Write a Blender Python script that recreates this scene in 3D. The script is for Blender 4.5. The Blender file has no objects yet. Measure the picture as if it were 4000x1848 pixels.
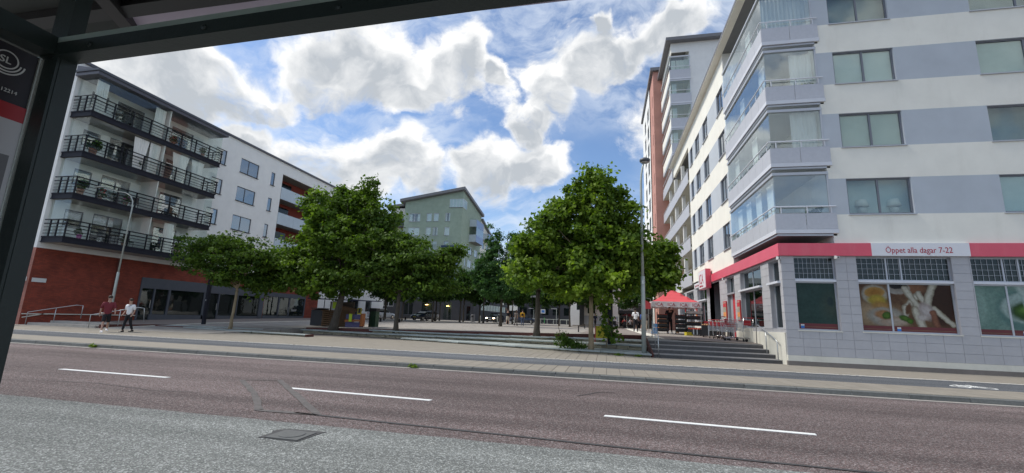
import bpy, bmesh, math, random
import numpy as np
from mathutils import Vector, Matrix, noise
random.seed(7); rng = np.random.default_rng(7)
S = bpy.context.scene; COL = S.collection
R = math.radians
# ---------------------------------------------------------------- camera, light, exposure
PITCH, ROLL, YAW, FPX = .18720, .03687, -.21476, 1717.5
fwd = Vector((math.sin(YAW)*math.cos(PITCH), math.cos(YAW)*math.cos(PITCH), math.sin(PITCH)))
rt = Vector((math.cos(YAW), -math.sin(YAW), 0)); up = rt.cross(fwd)
r2 = rt*math.cos(ROLL)+up*math.sin(ROLL); u2 = -rt*math.sin(ROLL)+up*math.cos(ROLL)
cd = bpy.data.cameras.new('camera'); cam = bpy.data.objects.new('camera', cd); COL.objects.link(cam)
cam.matrix_world = Matrix(((r2.x,u2.x,-fwd.x,0),(r2.y,u2.y,-fwd.y,0),(r2.z,u2.z,-fwd.z,0),(0,0,0,1)))
cd.sensor_width = 36; cd.sensor_fit = 'HORIZONTAL'; cd.lens = FPX/4000*36; cd.clip_start = .05; cd.clip_end = 5000
S.camera = cam
SUN_EL, SUN_AZ = R(52), R(-92)          # azimuth from +Y towards +X
sl = bpy.data.lights.new('sun', 'SUN'); sl.energy = 2.2; sl.angle = R(16); sl.color = (1, .95, .86)
so = bpy.data.objects.new('sun', sl); COL.objects.link(so); so.location = (-60, 30, 80)
sd = Vector((math.sin(SUN_AZ)*math.cos(SUN_EL), math.cos(SUN_AZ)*math.cos(SUN_EL), math.sin(SUN_EL)))
so.rotation_euler = sd.to_track_quat('Z', 'Y').to_euler()
S.view_settings.view_transform = 'Standard'; S.view_settings.look = 'None'
S.view_settings.exposure = 0.68; S.view_settings.gamma = 1
SKY_STRENGTH = 0.10; CLOUD_W, CLOUD_G = (.69,.69,.685), (.335,.36,.39)

def nn(t, ty, **kw):
    n = t.nodes.new(ty)
    for k, v in kw.items():
        if k in n.inputs: n.inputs[k].default_value = v
        else: setattr(n, k, v)
    return n
def mth(t, op, a, b=None, c=None, clamp=False):
    n = t.nodes.new('ShaderNodeMath'); n.operation = op; n.use_clamp = clamp
    for i, v in enumerate((a, b, c)):
        if v is None: continue
        if isinstance(v, (int, float)): n.inputs[i].default_value = v
        else: t.links.new(v, n.inputs[i])
    return n.outputs[0]
def mixc(t, f, a, b, blend='MIX'):
    n = t.nodes.new('ShaderNodeMix'); n.data_type = 'RGBA'; n.blend_type = blend
    for i, v in ((0, f), (6, a), (7, b)):
        if isinstance(v, (int, float)): n.inputs[i].default_value = v
        elif isinstance(v, (tuple, list)): n.inputs[i].default_value = tuple(v)+((1,) if len(v) == 3 else ())
        else: t.links.new(v, n.inputs[i])
    return n.outputs[2]
def sstep(t, x, a, b):
    n = t.nodes.new('ShaderNodeMapRange'); n.interpolation_type = 'SMOOTHSTEP'
    t.links.new(x, n.inputs[0]); n.inputs[1].default_value = a; n.inputs[2].default_value = b
    return n.outputs[0]

def make_world():
    w = bpy.data.worlds.new('World'); S.world = w; w.use_nodes = True
    t = w.node_tree; t.nodes.clear()
    out = nn(t, 'ShaderNodeOutputWorld'); bg = nn(t, 'ShaderNodeBackground', Strength=SKY_STRENGTH)
    t.links.new(bg.outputs[0], out.inputs[0])
    sky = nn(t, 'ShaderNodeTexSky'); sky.sky_type = 'NISHITA'; sky.sun_disc = False
    sky.sun_elevation = SUN_EL; sky.sun_rotation = SUN_AZ; sky.altitude = 50; sky.dust_density = .6; sky.ozone_density = 2.2
    tc = nn(t, 'ShaderNodeTexCoord'); d = tc.outputs['Generated']
    sp = nn(t, 'ShaderNodeSeparateXYZ'); t.links.new(d, sp.inputs[0])
    az = mth(t, 'MULTIPLY', mth(t, 'ARCTAN2', sp.outputs[0], sp.outputs[1]), 57.2958)
    el = mth(t, 'MULTIPLY', mth(t, 'ARCSINE', sp.outputs[2]), 57.2958)
    # clouds: warped fractal noise over a few broad masses
    def vadd(a_, b_, s_):
        m = nn(t, 'ShaderNodeVectorMath', operation='MULTIPLY_ADD'); t.links.new(b_, m.inputs[0]); m.inputs[1].default_value = (s_, s_, s_); t.links.new(a_, m.inputs[2]); return m.outputs[0]
    def nvec(scale, detail, vec):
        n = nn(t, 'ShaderNodeTexNoise', Scale=scale, Detail=detail, Roughness=.55); t.links.new(vec, n.inputs['Vector'])
        m = nn(t, 'ShaderNodeVectorMath', operation='SUBTRACT'); t.links.new(n.outputs['Color'], m.inputs[0]); m.inputs[1].default_value = (.5,.5,.5); return m.outputs[0]
    dw = vadd(d, nvec(3.2, 3, d), .16); dw = vadd(dw, nvec(11, 4, dw), .055)
    bw = vadd(d, nvec(5.0, 3, d), .20); bw = vadd(bw, nvec(15, 5, bw), .07)
    nb_ = nn(t, 'ShaderNodeVectorMath', operation='NORMALIZE'); t.links.new(bw, nb_.inputs[0]); sp2 = nn(t, 'ShaderNodeSeparateXYZ'); t.links.new(nb_.outputs[0], sp2.inputs[0])
    azw = mth(t, 'MULTIPLY', mth(t, 'ARCTAN2', sp2.outputs[0], sp2.outputs[1]), 57.2958); elw = mth(t, 'MULTIPLY', mth(t, 'ARCSINE', sp2.outputs[2]), 57.2958)
    def fbm(scale, detail, rough, off=(0, 0, 0), sq=(1, 1, 1.5), lac=2.1, vec=None):
        mp = nn(t, 'ShaderNodeMapping'); mp.inputs['Location'].default_value = off; mp.inputs['Scale'].default_value = sq
        t.links.new(vec or d, mp.inputs[0])
        n = nn(t, 'ShaderNodeTexNoise', Scale=scale, Detail=detail, Roughness=rough, Lacunarity=lac)
        t.links.new(mp.outputs[0], n.inputs['Vector']); return n.outputs[0]
    n1 = fbm(6.0, 11, .58, vec=dw); n1b = fbm(6.0, 8, .56, (.030, .0, -.045), vec=dw)
    nf = fbm(21, 9, .62, (2, 7, 1), (1, 1, 1.3), vec=dw); n2 = fbm(2.3, 3, .5, (3, 1, 2)); nw = fbm(9, 9, .60, (5, 0, 1), (1, 1, 2.6), vec=dw)
    blobs = [(-51.5,24,9.5,4.2),(-57,20.5,7,3.8),(-44,23.3,4.5,2.4),(-33,30.5,11,5.6),(-38,27.5,6,3.5),(-20,31,4.2,5),(-23.5,27.6,8,3.2),(-15,30.5,2.6,2.6),
             (-45,18.6,3.6,2.6),(-37,17,8,4.6),(-28,18.2,7,3.8),(-16.6,19,5.6,4.6),(-9.5,20.6,6.6,3.2),
             (-12,26,3.4,3),(-7.5,29.3,4.4,4.2),(-2,31,5.5,3.4),(2.5,33,4.8,3.2),(9,35.3,5.2,3),(-.6,36.2,2.6,1.8),
             (18,24,14,6),(-80,30,16,9),(-10,48,14,6),(28,50,12,7),(-45,44,13,6),(75,20,9,5),(100,30,20,9),(150,24,24,8),(-150,28,22,9),(-115,20,14,7),(160,55,30,10),(-70,58,30,9),(20,66,30,9),(-120,50,26,9),(85,55,26,9)]
    fld = None; low = None
    for (a, e, ra, re) in blobs:
        dx = mth(t, 'MULTIPLY', mth(t, 'SUBTRACT', azw, a), 1/(ra*1.0)); dy = mth(t, 'MULTIPLY', mth(t, 'SUBTRACT', elw, e), 1/(re*1.0))
        q = mth(t, 'SUBTRACT', 1.0, mth(t, 'SQRT', mth(t, 'MULTIPLY_ADD', dx, dx, mth(t, 'MULTIPLY', dy, dy))))
        s = mth(t, 'ADD', q, mth(t, 'MULTIPLY', dy, .45))      # higher parts of each cloud stay bright
        fld = q if fld is None else mth(t, 'SMOOTH_MAX', fld, q, .25)
        b = mth(t, 'MULTIPLY_ADD', dy, -.55, q)
        low = b if low is None else mth(t, 'MAXIMUM', low, b)
    noi = mth(t, 'MULTIPLY_ADD', mth(t, 'SUBTRACT', n1, .5), 1.9, mth(t, 'MULTIPLY', mth(t, 'SUBTRACT', nf, .5), .95))
    dens0 = mth(t, 'ADD', mth(t, 'MINIMUM', mth(t, 'MULTIPLY', fld, 1.7), .55), noi)
    dens = sstep(t, dens0, -.16, .52)
    relief = mth(t, 'MULTIPLY_ADD', mth(t, 'SUBTRACT', n1, n1b), 2.6, mth(t, 'MULTIPLY', mth(t, 'SUBTRACT', nf, .5), .85))
    shade = sstep(t, mth(t, 'ADD', mth(t, 'MULTIPLY_ADD', mth(t, 'MINIMUM', mth(t, 'MULTIPLY', low, 1.2), .7), .75, mth(t, 'MULTIPLY', dens0, .45)), mth(t, 'MULTIPLY', mth(t, 'SUBTRACT', n2, .5), .6)), .16, .92)
    shade = mth(t, 'SUBTRACT', mth(t, 'MULTIPLY', shade, .95), relief, clamp=True)
    cc = mixc(t, shade, CLOUD_W, CLOUD_G)
    veil = mth(t, 'MULTIPLY', mth(t, 'MULTIPLY', sstep(t, nw, .30, .66), sstep(t, n2, .28, .56)), .62)
    hz = mth(t, 'MULTIPLY', mth(t, 'SUBTRACT', 1.0, sstep(t, el, 2, 16)), .35)
    k = 1/SKY_STRENGTH
    def up_(c):
        m = nn(t, 'ShaderNodeMix', data_type='RGBA', blend_type='MULTIPLY'); m.inputs[0].default_value = 1
        t.links.new(c, m.inputs[6]); m.inputs[7].default_value = (k, k, k, 1); return m.outputs[2]
    blue = mixc(t, 1.0, sky.outputs[0], (.88, .95, 1.03), 'MULTIPLY')
    c0 = mixc(t, hz, blue, (.50*k, .60*k, .72*k))
    c1 = mixc(t, veil, c0, (.52*k, .57*k, .64*k))
    c2 = mixc(t, dens, c1, up_(cc))
    t.links.new(c2, bg.inputs[0])
make_world()

# ---------------------------------------------------------------- materials
def mat(name, col, rough=.7, var=.1, scale=2.5, bump=0, bscale=60, spec=.5, metal=0, obvar=0, grime=0, grimecol=(.1,.09,.08), coat=0, aniso=None, speck=None, detail=6):
    m = bpy.data.materials.new(name); m.use_nodes = True; t = m.node_tree; b = t.nodes['Principled BSDF']
    b.inputs['Roughness'].default_value = rough; b.inputs['Metallic'].default_value = metal
    b.inputs['Specular IOR Level'].default_value = spec; b.inputs['Coat Weight'].default_value = coat
    g = nn(t, 'ShaderNodeNewGeometry'); pos = g.outputs['Position']
    if aniso:
        mp = nn(t, 'ShaderNodeMapping'); mp.inputs['Scale'].default_value = aniso; t.links.new(pos, mp.inputs[0]); pos = mp.outputs[0]
    n = nn(t, 'ShaderNodeTexNoise', Scale=scale, Detail=detail, Roughness=.6); t.links.new(pos, n.inputs['Vector'])
    f = mth(t, 'MULTIPLY_ADD', mth(t, 'SUBTRACT', n.outputs[0], .5), var*4, 1.0)
    if obvar:
        oi = nn(t, 'ShaderNodeObjectInfo'); f = mth(t, 'MULTIPLY', f, mth(t, 'MULTIPLY_ADD', oi.outputs['Random'], obvar*2, 1-obvar))
    if speck:
        n3 = nn(t, 'ShaderNodeTexNoise', Scale=speck[0], Detail=3, Roughness=.7); t.links.new(g.outputs['Position'], n3.inputs['Vector'])
        f = mth(t, 'MULTIPLY', f, mth(t, 'MULTIPLY_ADD', mth(t, 'SUBTRACT', n3.outputs[0], .5), speck[1]*4, 1.0))
    cb = nn(t, 'ShaderNodeCombineColor'); 
    for i in range(3): t.links.new(f, cb.inputs[i])
    c = mixc(t, 1.0, col, cb.outputs[0], 'MULTIPLY')
    if grime:
        n2 = nn(t, 'ShaderNodeTexNoise', Scale=.7, Detail=7, Roughness=.65)
        mp = nn(t, 'ShaderNodeMapping'); mp.inputs['Scale'].default_value = (2.2, 2.2, .5); t.links.new(g.outputs['Position'], mp.inputs[0]); t.links.new(mp.outputs[0], n2.inputs['Vector'])
        c = mixc(t, mth(t, 'MULTIPLY', sstep(t, n2.outputs[0], .5, .75), grime), c, grimecol)
    t.links.new(c, b.inputs['Base Color'])
    if bump:
        nb = nn(t, 'ShaderNodeTexNoise', Scale=bscale, Detail=4, Roughness=.6); t.links.new(g.outputs['Position'], nb.inputs['Vector'])
        bp = nn(t, 'ShaderNodeBump', Strength=bump, Distance=.02); t.links.new(nb.outputs[0], bp.inputs['Height']); t.links.new(bp.outputs[0], b.inputs['Normal'])
    return m
def emis(name, col, s):
    m = bpy.data.materials.new(name); m.use_nodes = True; b = m.node_tree.nodes['Principled BSDF']
    b.inputs['Base Color'].default_value = (*col, 1); b.inputs['Emission Color'].default_value = (*col, 1); b.inputs['Emission Strength'].default_value = s; return m
def glass(name, tint, through, ior=1.9, rough=.02):
    """window glass: reflects by Fresnel, otherwise lets tinted light through (through=0: opaque dark pane)"""
    m = bpy.data.materials.new(name); m.use_nodes = True; t = m.node_tree; t.nodes.clear()
    o = nn(t, 'ShaderNodeOutputMaterial'); gl = nn(t, 'ShaderNodeBsdfGlossy', Roughness=rough); gl.inputs[0].default_value = (.92, .97, 1, 1)
    g = nn(t, 'ShaderNodeNewGeometry'); n = nn(t, 'ShaderNodeTexNoise', Scale=.9, Detail=2); t.links.new(g.outputs['Position'], n.inputs['Vector'])
    bp = nn(t, 'ShaderNodeBump', Strength=.06, Distance=.05); t.links.new(n.outputs[0], bp.inputs['Height']); t.links.new(bp.outputs[0], gl.inputs['Normal'])
    dp = nn(t, 'ShaderNodeVectorMath', operation='DOT_PRODUCT'); t.links.new(g.outputs['Normal'], dp.inputs[0]); t.links.new(g.outputs['Incoming'], dp.inputs[1])
    ca = mth(t, 'SUBTRACT', 1.0, mth(t, 'ABSOLUTE', dp.outputs['Value'])); r0 = ((ior-1)/(ior+1))**2
    fr = mth(t, 'MULTIPLY_ADD', mth(t, 'POWER', ca, 5.0), 1-r0, r0)      # Schlick, the same from both sides of the pane
    tr = nn(t, 'ShaderNodeBsdfTransparent'); tr.inputs[0].default_value = (*tint, 1)
    df = nn(t, 'ShaderNodeBsdfDiffuse'); df.inputs[0].default_value = (tint[0]*.06, tint[1]*.06, tint[2]*.06, 1)
    m1 = nn(t, 'ShaderNodeMixShader'); m1.inputs[0].default_value = through; t.links.new(df.outputs[0], m1.inputs[1]); t.links.new(tr.outputs[0], m1.inputs[2])
    m2 = nn(t, 'ShaderNodeMixShader'); t.links.new(fr, m2.inputs[0]); t.links.new(m1.outputs[0], m2.inputs[1]); t.links.new(gl.outputs[0], m2.inputs[2])
    t.links.new(m2.outputs[0], o.inputs[0]); return m
def brickmat(name, c1, c2, mortar, bw=.25, bh=.075, axis='YZ', bump=.4, mott=1.0):
    m = bpy.data.materials.new(name); m.use_nodes = True; t = m.node_tree; b = t.nodes['Principled BSDF']; b.inputs['Roughness'].default_value = .85
    g = nn(t, 'ShaderNodeNewGeometry'); s = nn(t, 'ShaderNodeSeparateXYZ'); t.links.new(g.outputs['Position'], s.inputs[0])
    c = nn(t, 'ShaderNodeCombineXYZ'); t.links.new(mth(t, 'ADD', s.outputs[0], s.outputs[1]), c.inputs[0]); t.links.new(s.outputs[2], c.inputs[1])
    br = nn(t, 'ShaderNodeTexBrick'); br.inputs['Scale'].default_value = 1; br.inputs['Brick Width'].default_value = bw; br.inputs['Row Height'].default_value = bh
    br.inputs['Mortar Size'].default_value = .008; br.inputs['Color1'].default_value = (*c1, 1); br.inputs['Color2'].default_value = (*c2, 1); br.inputs['Mortar'].default_value = (*mortar, 1)
    t.links.new(c.outputs[0], br.inputs['Vector'])
    n = nn(t, 'ShaderNodeTexNoise', Scale=1.3, Detail=6); t.links.new(g.outputs['Position'], n.inputs['Vector'])
    f = mth(t, 'MULTIPLY_ADD', n.outputs[0], mott, 1-mott/2); cb = nn(t, 'ShaderNodeCombineColor')
    for i in range(3): t.links.new(f, cb.inputs[i])
    t.links.new(mixc(t, 1.0, br.outputs[0], cb.outputs[0], 'MULTIPLY'), b.inputs['Base Color'])
    bp = nn(t, 'ShaderNodeBump', Strength=bump, Distance=.02); bp.invert = True; t.links.new(br.outputs['Fac'], bp.inputs['Height']); t.links.new(bp.outputs[0], b.inputs['Normal'])
    return m
def leafmat(name, dark, light, trans=.35):
    m = bpy.data.materials.new(name); m.use_nodes = True; t = m.node_tree; b = t.nodes['Principled BSDF']; o = t.nodes['Material Output']
    a = nn(t, 'ShaderNodeAttribute'); a.attribute_name = 'var'
    c = mixc(t, a.outputs['Fac'], dark, light); t.links.new(c, b.inputs['Base Color'])
    b.inputs['Roughness'].default_value = .6; b.inputs['Specular IOR Level'].default_value = .18
    tl = nn(t, 'ShaderNodeBsdfTranslucent'); t.links.new(mixc(t, 1.0, c, (1.5, 1.7, .6), 'MULTIPLY'), tl.inputs[0])
    ms = nn(t, 'ShaderNodeMixShader'); ms.inputs[0].default_value = trans
    t.links.new(b.outputs[0], ms.inputs[1]); t.links.new(tl.outputs[0], ms.inputs[2]); t.links.new(ms.outputs[0], o.inputs[0]); return m
def asphalt(name, base, light, tint, patch=.25, bumps=.5):
    """aggregate: pale and dark stone chips in bitumen, worn patches"""
    m = bpy.data.materials.new(name); m.use_nodes = True; t = m.node_tree; b = t.nodes['Principled BSDF']; b.inputs['Roughness'].default_value = .9; b.inputs['Specular IOR Level'].default_value = .25
    g = nn(t, 'ShaderNodeNewGeometry'); p = g.outputs['Position']
    v = nn(t, 'ShaderNodeTexVoronoi', Scale=72); t.links.new(p, v.inputs['Vector'])
    chip = nn(t, 'ShaderNodeSeparateColor'); t.links.new(v.outputs['Color'], chip.inputs[0])
    v2 = nn(t, 'ShaderNodeTexNoise', Scale=22, Detail=5, Roughness=.75); t.links.new(p, v2.inputs['Vector'])
    n = nn(t, 'ShaderNodeTexNoise', Scale=.55, Detail=7, Roughness=.6)
    mp = nn(t, 'ShaderNodeMapping'); mp.inputs['Scale'].default_value = (.30, 1.3, 1); t.links.new(p, mp.inputs[0]); t.links.new(mp.outputs[0], n.inputs['Vector'])
    nt = nn(t, 'ShaderNodeTexNoise', Scale=1.0, Detail=3, Roughness=.5); mt_ = nn(t, 'ShaderNodeMapping'); mt_.inputs['Scale'].default_value = (.04, 1.15, 1); t.links.new(p, mt_.inputs[0]); t.links.new(mt_.outputs[0], nt.inputs['Vector'])
    c = mixc(t, sstep(t, chip.outputs[0], .45, 1.0), base, light)
    c = mixc(t, mth(t, 'MULTIPLY', sstep(t, chip.outputs[1], .62, .9), .8), c, tint)
    trk = mth(t, 'MULTIPLY_ADD', mth(t, 'SUBTRACT', nt.outputs[0], .5), 1.25, 1.0)
    f = mth(t, 'MULTIPLY', mth(t, 'MULTIPLY', trk, mth(t, 'MULTIPLY_ADD', mth(t, 'SUBTRACT', n.outputs[0], .5), patch*4, 1.0)), mth(t, 'MULTIPLY_ADD', mth(t, 'SUBTRACT', v2.outputs[0], .5), 1.7, 1.0))
    cb = nn(t, 'ShaderNodeCombineColor')
    for i in range(3): t.links.new(f, cb.inputs[i])
    t.links.new(mixc(t, 1.0, c, cb.outputs[0], 'MULTIPLY'), b.inputs['Base Color'])
    bp = nn(t, 'ShaderNodeBump', Strength=bumps, Distance=.012); t.links.new(mth(t, 'ADD', v.outputs['Distance'], v2.outputs[0]), bp.inputs['Height']); t.links.new(bp.outputs[0], b.inputs['Normal'])
    return m

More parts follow.
